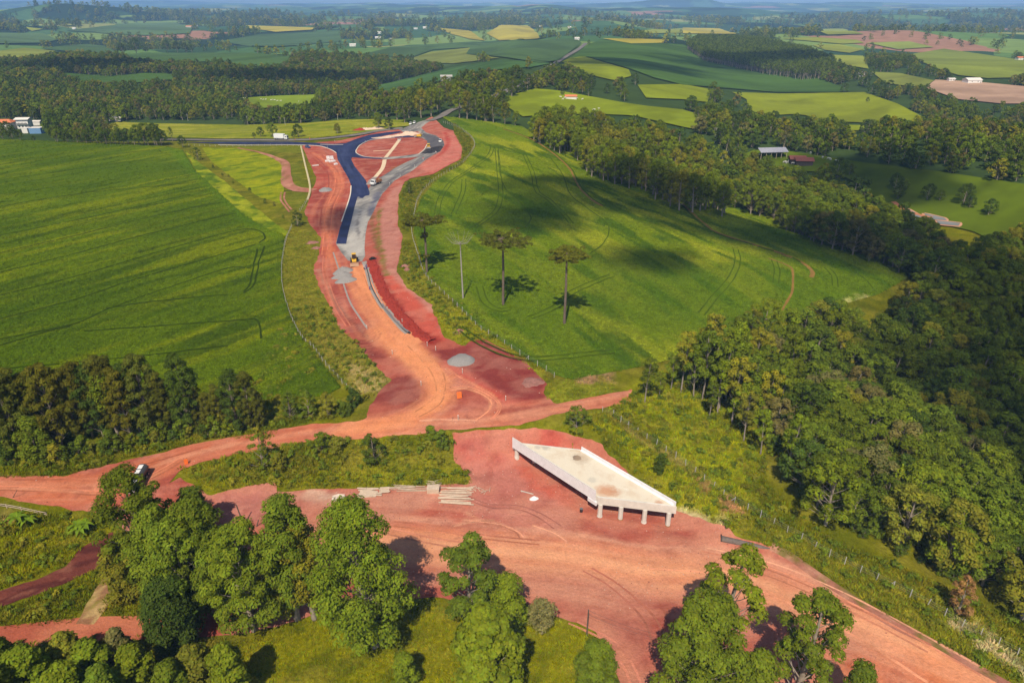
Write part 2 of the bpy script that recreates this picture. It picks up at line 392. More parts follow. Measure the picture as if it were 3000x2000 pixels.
pg.poly(br((2100,770),(2200,760),(2290,900),(2230,920),(2130,850)), PINK*1.05, .8, .8, 1)
pg.line(br((1150,40),(1300,180),(1500,320),(1700,430),(1830,540)), 1.4, alb(170, 150, 96), .8, .7)
pg.poly([(-300,1560),(330,1530),(330,1560),(0,1740),(-300,1800)], LUSH, 2, .8, 2)
pg.poly(l3((0,200),(60,210),(60,300),(0,320)), alb(196, 160, 120), 1, .8)
pg.poly(c8((2000,430),(2240,420),(2240,490),(2000,500)), alb(186, 138, 118), 1, .8)
pg.poly(c4((1500,290),(1990,285),(2000,330),(1880,330),(1700,310)), alb(122, 130, 26), 1.5, .8)
pg.poly(c4((1890,400),(1960,400),(2030,560),(2000,720),(1870,660),(1900,560)), alb(116, 122, 28), 1.2, .8)
pg.poly([(1860,1125),(1990,1050),(2110,1000),(2240,1200),(2080,1215),(1900,1262),(1800,1200)], alb(150, 152, 16), 2, .9, 2)
pg.mottle(alb(94, 104, 8), 3.0, 2.4, .5, .5, .72, .6).mottle(alb(160, 150, 50), 4.5, 3, .2, .56, .74, .5)
NB = [(near_box[0],near_box[1]),(near_box[2],near_box[1]),(near_box[2],near_box[3]),(near_box[0],near_box[3])]
kind(sheet('grass_ground', NB, 1.15, -.05, pg, M_grass), 'structure')
kind(sheet('grass_ground', [(-350, 336.5), (45, 336.5), (30, 470), (-330, 500)], 1.5, -.14, pg, M_grass), 'structure')

# ---- crops
def canopy(x, y): return (fbm(x/1.7, y/1.7, 3)-.5)*.34
left_field = wpoly(c4((-560,240),(0,245),(440,262),(800,278),(1080,290),(1200,312),(1290,460),(1440,595),(1600,740),(1740,830),(1870,875),(1848,1100),(1856,1240),(1915,1420),(1990,1560))+[(1000,1135),(950,1160),(820,1165),(640,1185),(300,1270),(-100,1350),(-300,1400)], 4)
a0, a1 = W(np.array([100., 560.]), np.array([720., 612.])); ROWL = math.atan2(a1[1]-a0[1], a1[0]-a0[0])
pl = Paint(alb(98, 120, 4)); pl.mottle(alb(132, 142, 4), 40, 5, ROWL, .42, .7, .7).mottle(alb(66, 90, 4), 26, 3.5, ROWL, .5, .72, .75).mottle(alb(78, 104, 4), 45, 40, 0, .4, .65, .6)
pl.poly(c4((1090,300),(1220,330),(1500,600),(1750,830),(1860,880),(1800,900),(1600,800),(1200,420)), alb(96, 130, 12), 3, .6)
kind(sheet('soy_field', left_field, .8, .45, pl, M_crop, .03, canopy), 'structure')
right_field = wpoly([(1293,342),(1383,351),(1531,372),(1565,393),(1680,431),(1723,470),(1800,500),(1900,532),(2000,562),(2147,580),(2268,620),(2384,664),(2473,700),(2607,749),(2690,779),(2660,815),(2571,863),(2387,912),(2157,972),(2040,1030),(1917,1066),(1800,1088),(1675,1112),(1625,1098),(1560,1060),(1407,960),(1340,893),(1252,806),(1212,680),(1221,621),(1235,579),(1279,530),(1360,481),(1395,430),(1382,398),(1340,370)], 4)
a0, a1 = W(np.array([1480., 1440.]), np.array([450., 620.])); ROWR = math.atan2(a1[1]-a0[1], a1[0]-a0[0])
pr = Paint(alb(122, 140, 18)); pr.mottle(alb(164, 168, 38), 34, 7, ROWR+.5, .42, .68, .75).mottle(alb(64, 98, 12), 22, 5, ROWR+.5, .48, .7, .8).mottle(alb(86, 116, 14), 60, 50, 0, .4, .65, .6)
pr.poly(c6((860,1270),(1000,1200),(1250,1170),(1300,1230),(1100,1290)), alb(210, 200, 130), 1.5, .7, 2)
kind(sheet('soy_field', right_field, .85, .45, pr, M_crop, .03, canopy), 'structure')
M_track = ground_mat('crop_track_shade', (.3, 2.5), (.25, .35), .2, 3.0, base=alb(78, 98, 8))  # dark base paints in the shade inside tracks of pressed crop
M_trackl = ground_mat('soy_track_shade', (.3, 2.5), (.25, .35), .2, 3.0, base=alb(54, 72, 4))  # left field tracks: track shade painted in, darker still
M_terr = ground_mat('terrace_soil', (.3, 2.5), (.25, .3), .1, 3.0, base=alb(150, 116, 60))
TRK = []
def track(px, w=.55, mat=None, name='shaded_wheel_track', off=0.0, z=.56):
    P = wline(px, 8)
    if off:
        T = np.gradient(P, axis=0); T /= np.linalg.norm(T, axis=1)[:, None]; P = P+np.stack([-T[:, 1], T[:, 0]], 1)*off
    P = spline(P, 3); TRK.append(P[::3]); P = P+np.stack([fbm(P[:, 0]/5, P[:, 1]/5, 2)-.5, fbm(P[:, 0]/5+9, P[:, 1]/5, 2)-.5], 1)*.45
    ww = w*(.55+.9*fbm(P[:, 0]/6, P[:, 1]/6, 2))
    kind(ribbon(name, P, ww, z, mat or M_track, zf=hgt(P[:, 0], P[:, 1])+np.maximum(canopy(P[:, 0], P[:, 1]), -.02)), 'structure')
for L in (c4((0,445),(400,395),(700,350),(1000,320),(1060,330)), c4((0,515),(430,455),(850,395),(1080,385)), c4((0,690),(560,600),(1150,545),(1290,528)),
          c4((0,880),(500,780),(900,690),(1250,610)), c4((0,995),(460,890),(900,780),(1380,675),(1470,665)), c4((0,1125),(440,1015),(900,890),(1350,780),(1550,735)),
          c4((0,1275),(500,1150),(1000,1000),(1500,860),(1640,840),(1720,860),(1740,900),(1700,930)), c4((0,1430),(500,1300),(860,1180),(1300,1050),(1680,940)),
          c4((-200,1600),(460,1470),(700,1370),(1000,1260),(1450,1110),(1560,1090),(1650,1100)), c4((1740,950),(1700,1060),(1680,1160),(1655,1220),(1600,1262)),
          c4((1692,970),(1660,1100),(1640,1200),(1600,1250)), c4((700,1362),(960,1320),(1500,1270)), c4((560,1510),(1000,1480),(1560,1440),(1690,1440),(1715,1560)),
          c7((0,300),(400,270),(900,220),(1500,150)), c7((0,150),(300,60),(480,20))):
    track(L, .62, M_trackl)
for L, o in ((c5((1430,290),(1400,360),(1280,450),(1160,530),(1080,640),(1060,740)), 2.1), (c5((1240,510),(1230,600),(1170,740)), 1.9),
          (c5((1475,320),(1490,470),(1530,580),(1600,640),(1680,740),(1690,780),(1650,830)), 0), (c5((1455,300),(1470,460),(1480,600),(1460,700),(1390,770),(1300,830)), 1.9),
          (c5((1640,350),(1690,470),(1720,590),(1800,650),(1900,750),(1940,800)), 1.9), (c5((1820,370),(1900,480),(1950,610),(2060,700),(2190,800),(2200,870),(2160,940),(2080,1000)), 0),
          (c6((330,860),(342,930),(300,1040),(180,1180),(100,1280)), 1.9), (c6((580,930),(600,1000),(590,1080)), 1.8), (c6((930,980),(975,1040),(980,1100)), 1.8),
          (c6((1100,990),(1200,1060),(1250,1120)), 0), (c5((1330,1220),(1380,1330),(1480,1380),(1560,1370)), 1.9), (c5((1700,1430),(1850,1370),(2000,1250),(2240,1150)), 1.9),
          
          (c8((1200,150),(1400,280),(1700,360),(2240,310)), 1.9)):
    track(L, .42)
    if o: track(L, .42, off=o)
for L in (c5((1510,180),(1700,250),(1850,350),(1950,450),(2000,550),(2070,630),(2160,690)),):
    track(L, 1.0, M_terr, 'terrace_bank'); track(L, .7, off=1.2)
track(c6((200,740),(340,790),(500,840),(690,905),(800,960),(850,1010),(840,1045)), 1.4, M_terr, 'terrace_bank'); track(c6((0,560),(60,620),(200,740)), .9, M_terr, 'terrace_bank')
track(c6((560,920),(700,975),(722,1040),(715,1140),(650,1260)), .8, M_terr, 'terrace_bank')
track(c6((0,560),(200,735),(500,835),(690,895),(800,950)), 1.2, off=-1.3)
# small yellow meadow, bright strip beside the left field
ym = Paint(alb(142, 152, 8)).mottle(alb(164, 166, 12), 9, 5, 0, .4, .65, .8).mottle(alb(98, 124, 12), 7, 4, .4, .48, .68, .8)
kind(sheet('yellow_meadow', wpoly(c4((1330,300),(1560,302),(1690,332),(1800,362),(1850,385),(1866,560),(1840,662),(1700,620),(1500,480),(1380,380)), 3, False, .8), 1.0, .08, ym, M_grass), 'structure')
ys = Paint(alb(122, 140, 14)).mottle(alb(168, 172, 34), 8, 4, 2.3, .42, .62, .9).mottle(alb(84, 112, 14), 6, 4, 2.3, .47, .66, .9)
kind(sheet('grass_strip', wpoly(c4((1215,318),(1300,390),(1450,500),(1620,640),(1800,790),(1890,850),(1870,880),(1740,832),(1600,742),(1440,597),(1290,462)), 3, False, 1.0), .9, .06, ys, M_grass), 'structure')
yp = Paint(alb(146, 150, 30)).mottle(alb(172, 168, 62), 30, 6, 0, .4, .65, .8).mottle(alb(110, 130, 22), 20, 5, 0, .48, .7, .8)
kind(sheet('roadside_meadow', wpoly(d1((640,880),(830,842),(1100,852),(1700,862),(2100,850))+[(1000,352),(1090,350),(1190,352),(1200,368),(1110,382),(1030,394),(930,405),(850,407),(640,407),(500,404),(370,395)], 3, False, 1.5), 1.6, .25, yp, M_grass), 'structure')

# ---- earthworks
ps = Paint(RED)
ps.mottle(DRED, 9, 5, .6, .5, .72, .6).mottle(PINK, 7, 5, .2, .52, .72, .45)
# upper works
ps.poly(c5((180,280),(300,300),(420,420),(500,560),(430,880),(400,1000),(300,980),(220,800),(230,600),(280,470)), alb(186, 78, 62), 2, .6)
ps.poly(c5((250,560),(380,590),(420,700),(400,860),(300,860),(240,780)), MAROON*1.15, 3, .55)
for L, w in ((c5((260,330),(360,400),(430,500),(420,600),(360,700),(350,850),(380,960),(420,1100)), 2.4), (c5((330,330),(430,440),(460,560),(400,700),(380,860),(360,1000),(340,1150),(400,1350)), 1.2),
             (c5((300,340),(390,450),(400,560),(340,700),(330,860),(340,1000)), 1.0)):
    ps.line(L, w, alb(226, 132, 92), .9, .8, .4)
ps.poly(c5((700,700),(790,560),(860,530),(820,640),(820,800),(850,880),(830,1000),(800,1110),(740,1130),(700,960)), PINK*.95, 1.5, .9)
ps.poly(c5((720,1150),(800,1130),(900,1220),(1060,1400),(1110,1500),(1130,1568),(1000,1568),(860,1380)), alb(210, 96, 78), 1.2, .9)
ps.line(c5((780,1100),(860,1190),(960,1270),(1060,1370)), 2.5, PINK, 1.2, .9)
ps.line(c5((640,1040),(680,1140),(740,1260),(830,1390),(950,1510),(1040,1568)), 4.0, alb(158, 52, 44), 1.0, .95, .8)
ps.poly(c5((1110,190),(1180,195),(1240,300),(1220,370),(1050,465),(950,430),(1060,350),(1120,290)), alb(214, 124, 108), 1.2, .85)
ps.line(c5((1130,200),(1150,260),(1110,330),(1040,380)), 3, alb(186, 66, 54), 1.2, .8)
ps.poly(c5((520,370),(700,378),(980,345),(830,430),(720,490),(640,500),(600,470)), alb(158, 74, 60), 1.5, .8)
ps.poly(c5((760,440),(980,350),(830,440)), alb(130, 104, 52), 1.2, .7)
ps.line(c5((640,700),(660,840),(700,1000)), 2.0, alb(128, 98, 56), .8, .8, 1.0)
ps.line(c5((700,700),(690,850),(720,1010),(740,1130)), 1.6, alb(122, 116, 40), .7, .85, 1.0)
ps.poly(c5((0,350),(60,380),(120,500),(240,550),(200,600),(80,570),(60,440)), alb(196, 128, 108), 1.0, .9)
ps.line(c5((300,1100),(420,1330),(560,1480),(640,1568)), 1.2, alb(170, 132, 112), .6, .7)
ps.poly(c8((470,60),(560,100),(640,240),(720,330),(640,340),(560,250)), MAROON*1.05, 1.2, .8)
# orange haul road down to the junction
ORL = c5((560,1090),(600,1200),(660,1320),(760,1450),(880,1568))+c8((700,150),(860,290),(980,390),(1070,500),(1080,600),(980,680),(820,760),(500,800))
ps.poly(c5((520,1080),(600,1075),(660,1250),(760,1400),(900,1520),(980,1568),(780,1568),(640,1440),(520,1250),(480,1170))+c8((900,180),(1010,290),(1100,370),(1160,470),(1170,580),(1120,660),(940,740),(700,760),(960,680),(1050,570),(1040,500),(900,380),(740,230),(600,60),(560,0)), ORANGE, 1.2, .95, .5)
ps.line(ORL, 4.0, alb(248, 172, 124), 2.0, .8, .5)
ps.line(c8((640,60),(820,260),(960,400),(1040,520)), 1.0, alb(206, 98, 66), .8, .5)
ps.poly(c8((770,470),(880,440),(1010,520),(1020,590),(930,670),(680,700),(620,640),(680,570)), MAROON*1.15, 1.2, .8)
ps.poly(c8((640,640),(860,630),(900,700),(620,720)), alb(190, 104, 84), 1.5, .8)
ps.poly(c8((1060,290),(1160,270),(1310,220),(1360,200),(1640,340),(1800,500),(1770,560),(1840,630),(1640,650),(1480,560),(1320,440),(1150,370)), alb(140, 56, 54), 1.2, .9)
ps.line(c8((1130,380),(1330,500),(1520,610),(1700,650)), 3.0, alb(206, 86, 70), 1.5, .8)
for off in (0, 26, 52):
    ps.line(c8((1170,545-off*.3),(1260,535-off*.5),(1370,570-off*.5),(1430,620-off*.2),(1410,680),(1330,740)) if off < 40 else c8((1130,400),(1300,500),(1420,560),(1480,630),(1470,690),(1420,735)), .55, alb(236, 160, 118), .35, .9, .1)
ps.line(c8((1140,420),(1220,480),(1300,530),(1400,560)), .5, alb(232, 150, 110), .4, .8, .1)
# old dirt road
DRC = [(-150,1425),(0,1425),(200,1432),(340,1420),(480,1360),(625,1318),(760,1292),(900,1268),(1068,1256),(1200,1250),(1336,1242),(1470,1226),(1630,1198),(1800,1168),(1850,1155)]
ps.line(DRC, 8.5, DIRT, 1.5, .95, .6); ps.line(DRC, 3.0, alb(232, 156, 120), 1.8, .6, .6)
ps.line([(u, v-14) for u, v in DRC], .7, alb(186, 92, 66), .6, .6); ps.line([(u, v+10) for u, v in DRC], .8, alb(192, 98, 70), .7, .5)
ps.poly(c7((0,1000),(700,950),(1100,850),(1200,930),(900,1050),(720,1250),(300,1180),(0,1130)), alb(208, 116, 80), 2.5, .7)
ps.line(c7((-100,1080),(300,1080),(700,1110),(1000,1000),(1150,900)), .8, alb(228, 150, 112), .6, .7)
ps.line(c7((620,1090),(640,1040),(680,1000)), .6, alb(230, 160, 120), .5, .7); ps.line(c7((680,1090),(700,1040),(740,990)), .6, alb(176, 84, 58), .5, .6)
ps.line(c8((960,745),(1100,738),(1340,742)), .5, alb(240, 190, 160), .3, .8)
ps.line(c8((1480,690),(1700,660),(1850,640)), 2.0, alb(150, 58, 50), .8, .7)
# cut face above the bridge and excavated floor
ps.poly(c8((1180,810),(1640,790),(1800,800),(2000,870),(1950,960),(1600,1000),(1300,1010),(1190,960)), alb(198, 74, 66), 1.2, .8)
ps.poly(c8((1190,840),(1560,820),(1580,930),(1400,960),(1200,940)), alb(186, 100, 92), 1.2, .7)
ps.poly(c8((1220,1010),(1600,960),(2000,1280),(1900,1500),(1300,1450),(1250,1150)), alb(206, 132, 118), 2.5, .75)
ps.poly(c8((1600,1040),(1760,1080),(1960,1260),(2100,1400),(1940,1320),(1700,1180)), alb(214, 104, 82), 1.2, .8)
ps.poly(c8((-50,1200),(300,1190),(1300,1190),(1350,1300),(900,1300),(300,1280)), alb(212, 148, 128), 2, .7)
ps.poly(c7((1400,1130),(1650,1060),(1800,1040),(1840,1110),(2240,1120),(2240,1250),(1800,1300),(1500,1300)), alb(198, 128, 116), 2, .8)
ps.poly(m3((0,60),(180,110),(260,180),(100,190),(-50,140)), alb(228, 196, 172), 1.2, .8)
ps.poly(m3((0,180),(600,250),(1300,300),(1750,420),(1300,500),(700,330),(0,330)), alb(196, 102, 84), 3, .6)
HAUL = m3((300,420),(900,470),(1400,510),(1900,560),(2352,640))+k3((700,560),(1200,760),(1700,960),(2200,1200))
ps.line(HAUL, 9.0, alb(240, 164, 120), 3.0, .9, .8); ps.line(HAUL, 2.5, alb(250, 192, 150), 1.6, .7, .5)
for k, (dv, cc) in enumerate(((-46, (206, 96, 70)), (-22, (190, 92, 66)), (24, (206, 104, 74)), (60, (214, 128, 104)), (-70, (238, 180, 150)), (44, (240, 170, 128)))):
    ps.line([(u, v+dv) for u, v in HAUL], .7+.3*(k % 3), alb(*cc), .9, .6, .3)
ps.poly(k3((1500,1000),(2000,1000),(2350,1300),(1700,1400),(1200,1176),(1100,980)), alb(226, 126, 78), 3, .8)
ps.poly(k3((250,420),(600,380),(1100,500),(1500,760),(1100,640),(640,500)), alb(222, 156, 128), 2, .7)
ps.poly(k3((720,480),(900,530),(1180,640),(1000,640),(760,540)), alb(184, 82, 62), 1.5, .8)
ps.line(k3((930,400),(1100,490),(1400,690),(1600,820),(1900,960),(2150,1110)), 1.2, alb(234, 186, 150), .6, .85)
ps.poly(k3((330,260),(420,310),(460,360),(380,340)), alb(172, 62, 54), .8, .8)
for a, b, c in (((1080,290),(1200,300),(1330,320)), ((1000,330),(1150,300),(1280,290)), ((1350,330),(1480,390),(1500,420)), ((1100,240),(1200,290),(1330,320)), ((1560,330),(1700,380),(1790,440))):
    ps.line(m3(a, b, c), .5, alb(238, 176, 140), .4, .7, .1)
for a, b, c in (((1270,310),(1350,340),(1460,400)), ((1020,350),(1130,320),(1250,310)), ((1900,640),(2100,760),(2300,800))):
    ps.line(m3(a, b, c), .5, alb(174, 84, 66), .4, .6, .1)
ps.poly(m3((1500,680),(1900,640),(2352,760),(2352,1411),(2150,1400),(2050,1160),(1950,1020),(1700,900)), alb(206, 134, 112), 3, .7)
ps.line(m3((1960,980),(2120,1180),(2230,1411)), 2.5, alb(214, 142, 112), 1.5, .8)
ps.poly(m3((-900,420),(100,420),(60,800),(-600,1100),(-900,1050)), alb(178, 84, 68), 3, .7)
hq = W(*[np.array(c_, float) for c_ in zip(*m3((900,470),(1900,560)))]); HA = math.atan2(hq[1][1]-hq[0][1], hq[1][0]-hq[0][0])
ps.mottle(alb(214, 152, 130), 5, 3.5, .4, .4, .68, .28).mottle(alb(150, 70, 60), 1.6, 1.4, 0, .56, .7, .3)
ps.flow(ORL, alb(250, 178, 132), 22, 1.1, .46, .68, .35, 6).flow(ORL, alb(206, 108, 76), 20, .8, .54, .72, .22, 7).flow(DRC, alb(234, 164, 130), 24, .8, .48, .68, .3, 6).flow(DRC, alb(186, 98, 72), 20, .7, .54, .7, .25, 7)
ps.line(ORL, 5.5, alb(244, 156, 104), 2.6, .7, .4)
LSH = c5((260,330),(360,400),(430,500),(400,600),(350,700),(345,850),(370,1000),(400,1150),(480,1350),(600,1540))
ps.flow(LSH, alb(220, 134, 100), 20, .8, .5, .68, .45, 10).flow(LSH, alb(146, 64, 54), 18, .9, .52, .7, .35, 12)
upper = c5((190,285),(300,262),(440,250),(600,215),(760,180),(900,170),(1040,95),(1060,105),(1120,165),(1180,188),(1240,300),(1232,370),(1050,470),(900,500),(862,525),(822,620),(820,800),(850,880),(832,1000),(812,1110),(880,1220),(1040,1330),(1062,1400),(1110,1500))+c8((1130,200),(1250,258),(1310,220),(1362,200),(1640,340),(1800,500),(1770,560),(1862,632))+[(1800,1150),(1850,1140),(1850,1175),(1800,1188),(1626,1214),(1514,1246),(1327,1259),(1202,1272),(1068,1286),(893,1295),(741,1322),(594,1353),(527,1376),(440,1470),(321,1510),(134,1479),(0,1456),(-200,1460),(-200,1390),(0,1392),(178,1396),(290,1370),(379,1347),(491,1320),(625,1289),(759,1267),(893,1245),(1000,1238),(1068,1228)]+c8((640,640),(680,570),(770,480),(700,420),(560,252),(430,130))+c5((370,1340),(300,1200),(265,1090),(300,1000),(315,890),(240,800),(210,720),(235,640),(285,500),(240,400))
kind(sheet('earthworks', wpoly(upper, 3, False, .9), .58, .05, ps, M_soil), 'structure')
lower = [(321,1508),(440,1440),(527,1400),(612,1450),(700,1428),(737,1423),(803,1414),(817,1440),(934,1431),(1112,1431),(1246,1420),(1371,1418),(1380,1395),(1331,1351),(1327,1268),(1400,1262),(1537,1255),(1603,1255),(1693,1279),(1760,1296),(1790,1340),(1870,1420),(1985,1497),(2022,1512),(2126,1540),(2157,1570),(2274,1603),(2361,1652),(2514,1754),(2616,1820),(2769,1892),(2897,1968),(3060,2080),(2700,2400),(1880,2350),(1812,1995),(1772,1893),(1729,1834),(1648,1812),(1546,1772),(1400,1765),(1270,1749),(1223,1753),(1010,1764),(931,1797),(761,1848),(676,1863),(560,1862),(600,1800),(480,1650)]
pf_ = Paint(RED); pf_.ops = list(ps.ops)
pf_.flow(HAUL, alb(240, 176, 142), 24, 1.0, .46, .68, .3, 14).flow(HAUL, alb(168, 82, 64), 20, .9, .52, .72, .28, 18).flow(HAUL, alb(196, 112, 90), 9, .6, .5, .7, .22, 22)
pf_.mottle(alb(214, 148, 120), 7, 5, .2, .36, .62, .38)
pf_.line(HAUL, 5.0, alb(248, 172, 126), 4.0, .6, .5)
kind(sheet('excavated_floor', wpoly(lower, 3, False, .8), .42, .06, pf_, M_soil), 'structure')
pt = Paint(alb(202, 122, 92)).mottle(alb(176, 90, 70), 6, 3, .1, .45, .7, .8)
kind(ribbon('dirt_track', wline([(-200,1885),(0,1868),(213,1845),(429,1837),(600,1832)]), 4.6, .07, M_soil, pt, cross=6), 'structure')
pt2 = Paint(alb(122, 66, 56)).mottle(alb(88, 44, 42), 4, 1.2, .4, .42, .65, .8).mottle(alb(160, 104, 84), 3, 1.5, .4, .54, .7, .7)
kind(sheet('ploughed_strip', wpoly(l3((-300,850),(0,775),(250,700),(450,620),(560,480),(770,370),(800,470),(750,580),(600,660),(450,720),(200,820),(0,890),(-300,990)), 3, False, .7), .6, .07, pt2, M_soil), 'structure')
pt3 = Paint(alb(196, 164, 112)).mottle(alb(150, 104, 78), 4, 1.6, 1.2, .42, .62, .9).mottle(alb(130, 128, 44), 3, 2, 1.2, .55, .7, .8)
kind(sheet('straw_strip', wpoly(l3((790,480),(740,590),(690,720),(600,880),(515,1010),(640,1005),(720,920),(790,830),(835,640),(830,520)), 3, False, .7), .6, .08, pt3, M_soil), 'structure')
pt4 = Paint(alb(184, 122, 102)).mottle(alb(206, 148, 124), 5, 3, 0, .45, .7, .8).mottle(alb(140, 104, 60), 3, 2, 0, .5, .7, .7)
kind(ribbon('field_path', wline(c4((1560,300),(1700,328),(1800,362),(1870,400),(1878,470),(1890,540),(1960,572),(2060,580))), np.array([2]*6+[3]*6+[5]*10+[6]*8+[7]*6), .11, M_soil, pt4, cross=4), 'structure')
for L in (c4((1845,590),(1842,640),(1870,680),(1900,720)), c4((1870,590),(1865,630),(1885,670),(1915,705))):
    kind(ribbon('wheel_rut', wline(L), .8, .09, M_soil, pt4), 'structure')

RUTS = [(c8((1165,548),(1260,538),(1370,572),(1432,625),(1412,682),(1330,742)), 1, .34), (c8((1168,528),(1270,520),(1400,565),(1480,640),(1470,690),(1425,738)), 1, .34), (c8((1130,400),(1300,505),(1420,565),(1492,635),(1484,690),(1440,735)), 1, .3),
        (c8((1150,470),(1230,510),(1330,535),(1430,590)), 1, .3), (c8((960,745),(1100,738),(1340,744)), 1, .35), (c8((1000,300),(1110,420),(1130,540),(1090,640),(960,720)), 0, .35), (c8((880,250),(1020,400),(1070,520),(1050,600),(930,690)), 0, .35),
        (m3((1080,292),(1200,302),(1330,322),(1420,350)), 1, .3), (m3((1010,335),(1150,303),(1290,292)), 0, .3), (m3((1350,330),(1450,370),(1490,410)), 1, .3), (m3((1320,320),(1430,370),(1465,415)), 0, .3), (m3((1560,330),(1700,380),(1790,440)), 1, .3),
        (m3((600,300),(900,330),(1200,390),(1600,430)), 0, .35), (m3((560,330),(880,360),(1180,415),(1600,460)), 0, .35), (m3((1900,640),(2100,760),(2330,1000),(2400,1300)), 0, .4), (m3((1960,620),(2180,760),(2420,1000),(2500,1300)), 0, .4),
        (m3((1800,1000),(2060,1130),(2180,1300),(2230,1420)), 1, .35), (m3((1860,990),(2120,1130),(2250,1300),(2300,1420)), 1, .35), (k3((700,500),(1000,610),(1400,790),(1800,1000)), 0, .4), (k3((720,470),(1020,580),(1420,760),(1820,960)), 0, .4), (k3((500,420),(900,520),(1300,690),(1700,900),(2100,1130)), 1, .35), (k3((520,400),(920,495),(1320,660),(1720,870),(2120,1095)), 1, .35),
        (k3((200,520),(600,560),(1000,720),(1400,920),(1800,1176)), 1, .45), (c7((620,1095),(645,1040),(690,990),(760,960)), 1, .3), (c7((680,1095),(705,1045),(750,1000)), 0, .3), (c7((-100,1060),(300,1070),(700,1090),(980,990),(1180,880)), 1, .4), (c7((-100,1085),(300,1098),(720,1115),(1010,1005),(1230,880)), 0, .35), (c7((100,1020),(500,1010),(900,930),(1300,820)), 0, .35),
        (c5((330,345),(430,450),(450,560),(395,700),(375,860),(350,1000)), 1, .5), (c5((300,350),(395,450),(405,560),(350,700),(335,860),(320,1000)), 1, .5), (c5((280,360),(350,440),(365,560),(320,700),(305,850)), 0, .5), (c5((330,1010),(330,1130),(390,1320),(480,1470)), 1, .4), (c5((360,1010),(355,1130),(415,1310),(510,1470)), 1, .4), (c5((620,1120),(680,1260),(770,1390),(890,1510)), 1, .35), (c5((590,1120),(650,1270),(740,1400),(850,1520)), 0, .35),
        (m3((0,300),(300,330),(700,420),(1200,520)), 0, .35), (m3((100,270),(400,300),(800,400),(1300,480)), 1, .35), (m3((1100,120),(1250,180),(1450,190),(1600,240),(1750,330)), 0, .3), (m3((1110,150),(1260,205),(1440,215),(1580,265),(1700,350)), 0, .3)]
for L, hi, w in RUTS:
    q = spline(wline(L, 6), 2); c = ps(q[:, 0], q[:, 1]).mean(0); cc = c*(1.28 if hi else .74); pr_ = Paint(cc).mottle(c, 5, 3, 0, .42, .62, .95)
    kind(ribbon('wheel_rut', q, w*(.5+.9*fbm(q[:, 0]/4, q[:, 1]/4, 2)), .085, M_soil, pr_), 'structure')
kind(ribbon('verge_path', wline(k3((900,392),(1010,452),(1200,585),(1420,725),(1620,850),(1850,960),(2120,1110),(2300,1210)), 5), 1.7, .08, M_soil, Paint(alb(176, 116, 98)).mottle(alb(204, 150, 124), 4, 2, .4, .45, .65, .8).mottle(alb(110, 112, 40), 3, 2, .4, .52, .68, .8), cross=3), 'structure')
# ---- paving
ASPH, BASE = alb(38, 42, 88, .62), alb(150, 146, 142)
pa = Paint(alb(40, 46, 92, .65)).mottle(alb(54, 60, 108, .65), 10, 3, 1.9, .45, .7, .8).mottle(alb(30, 30, 50, .6), 8, 4, .3, .5, .7, .5)
for L in (cA((300,285),(560,320),(620,450),(700,600),(780,720),(830,860)), cA((560,400),(640,520),(720,640)), cA((600,340),(800,250),(1000,190),(1200,155))):
    pa.line(L, .9, alb(62, 72, 120, .62), .8, .55, .3)
pa.flow(cA((300,285),(560,320),(620,450),(700,600),(780,720),(830,860)), alb(78, 88, 132, .65), 14, .5, .5, .66, .5, 6).flow(cA((620,330),(800,250),(1000,190),(1200,155)), alb(74, 84, 128, .65), 14, .5, .5, .66, .5, 6)
asph_px = [(540,418),(640,416),(740,416)]+cA((0,258),(300,272),(480,284),(640,274),(760,226),(900,182),(1100,152),(1250,138),(1292,148),(1150,176),(950,214),(1010,204),(1200,190),(1440,185),(1420,206),(1200,214),(1000,231),(900,250),(800,302),(758,358),(764,386),(830,420),(940,434),(1030,440),(1062,457),(960,455),(800,445),(712,436),(702,462),(742,542),(822,642),(870,702),(914,850),(908,874),(862,880),(832,908),(802,904),(780,872),(742,1000),(702,1170))+[(1021,680),(1014,715),(985,715),(995,672),(1010,630)]+cA((655,1000),(692,862),(700,762),(672,682),(602,562),(546,462),(532,382),(470,346),(350,306),(180,294),(0,290))+[(740,423),(640,422)]
kind(sheet('asphalt_road', wpoly(asph_px, 3), .55, .13, pa, M_asph), 'structure')
pb = Paint(BASE).mottle(alb(182, 176, 168), 8, 3, 1.2, .45, .68, .8).mottle(alb(104, 102, 104), 12, 2.5, 1.25, .5, .7, .7)
pb.poly(cA((1490,395),(1560,345),(1640,315),(1740,305),(1765,320),(1720,370),(1620,392)), alb(52, 50, 56), .7, .95, .4)
pb.poly(cA((1500,155),(1680,190),(1760,250),(1770,300),(1600,330),(1560,250)), alb(92, 90, 98), 1.0, .85)
pb.line(cA((1640,400),(1500,480),(1300,600),(1100,760),(1000,900)), 3.0, alb(104, 100, 106), 1.4, .7, .6)
pb.line(cA((1010,840),(960,960),(920,1100)), 3.0, alb(84, 90, 120), 1.2, .6, .8)
pb.poly(cB((640,300),(720,30),(900,100),(940,200),(880,500),(893,790),(700,800),(450,610),(600,600)), alb(206, 200, 192), 1.2, .7, .8)
pb.line(cB((820,100),(770,300),(800,520)), .8, alb(92, 90, 98), .7, .6, .8)
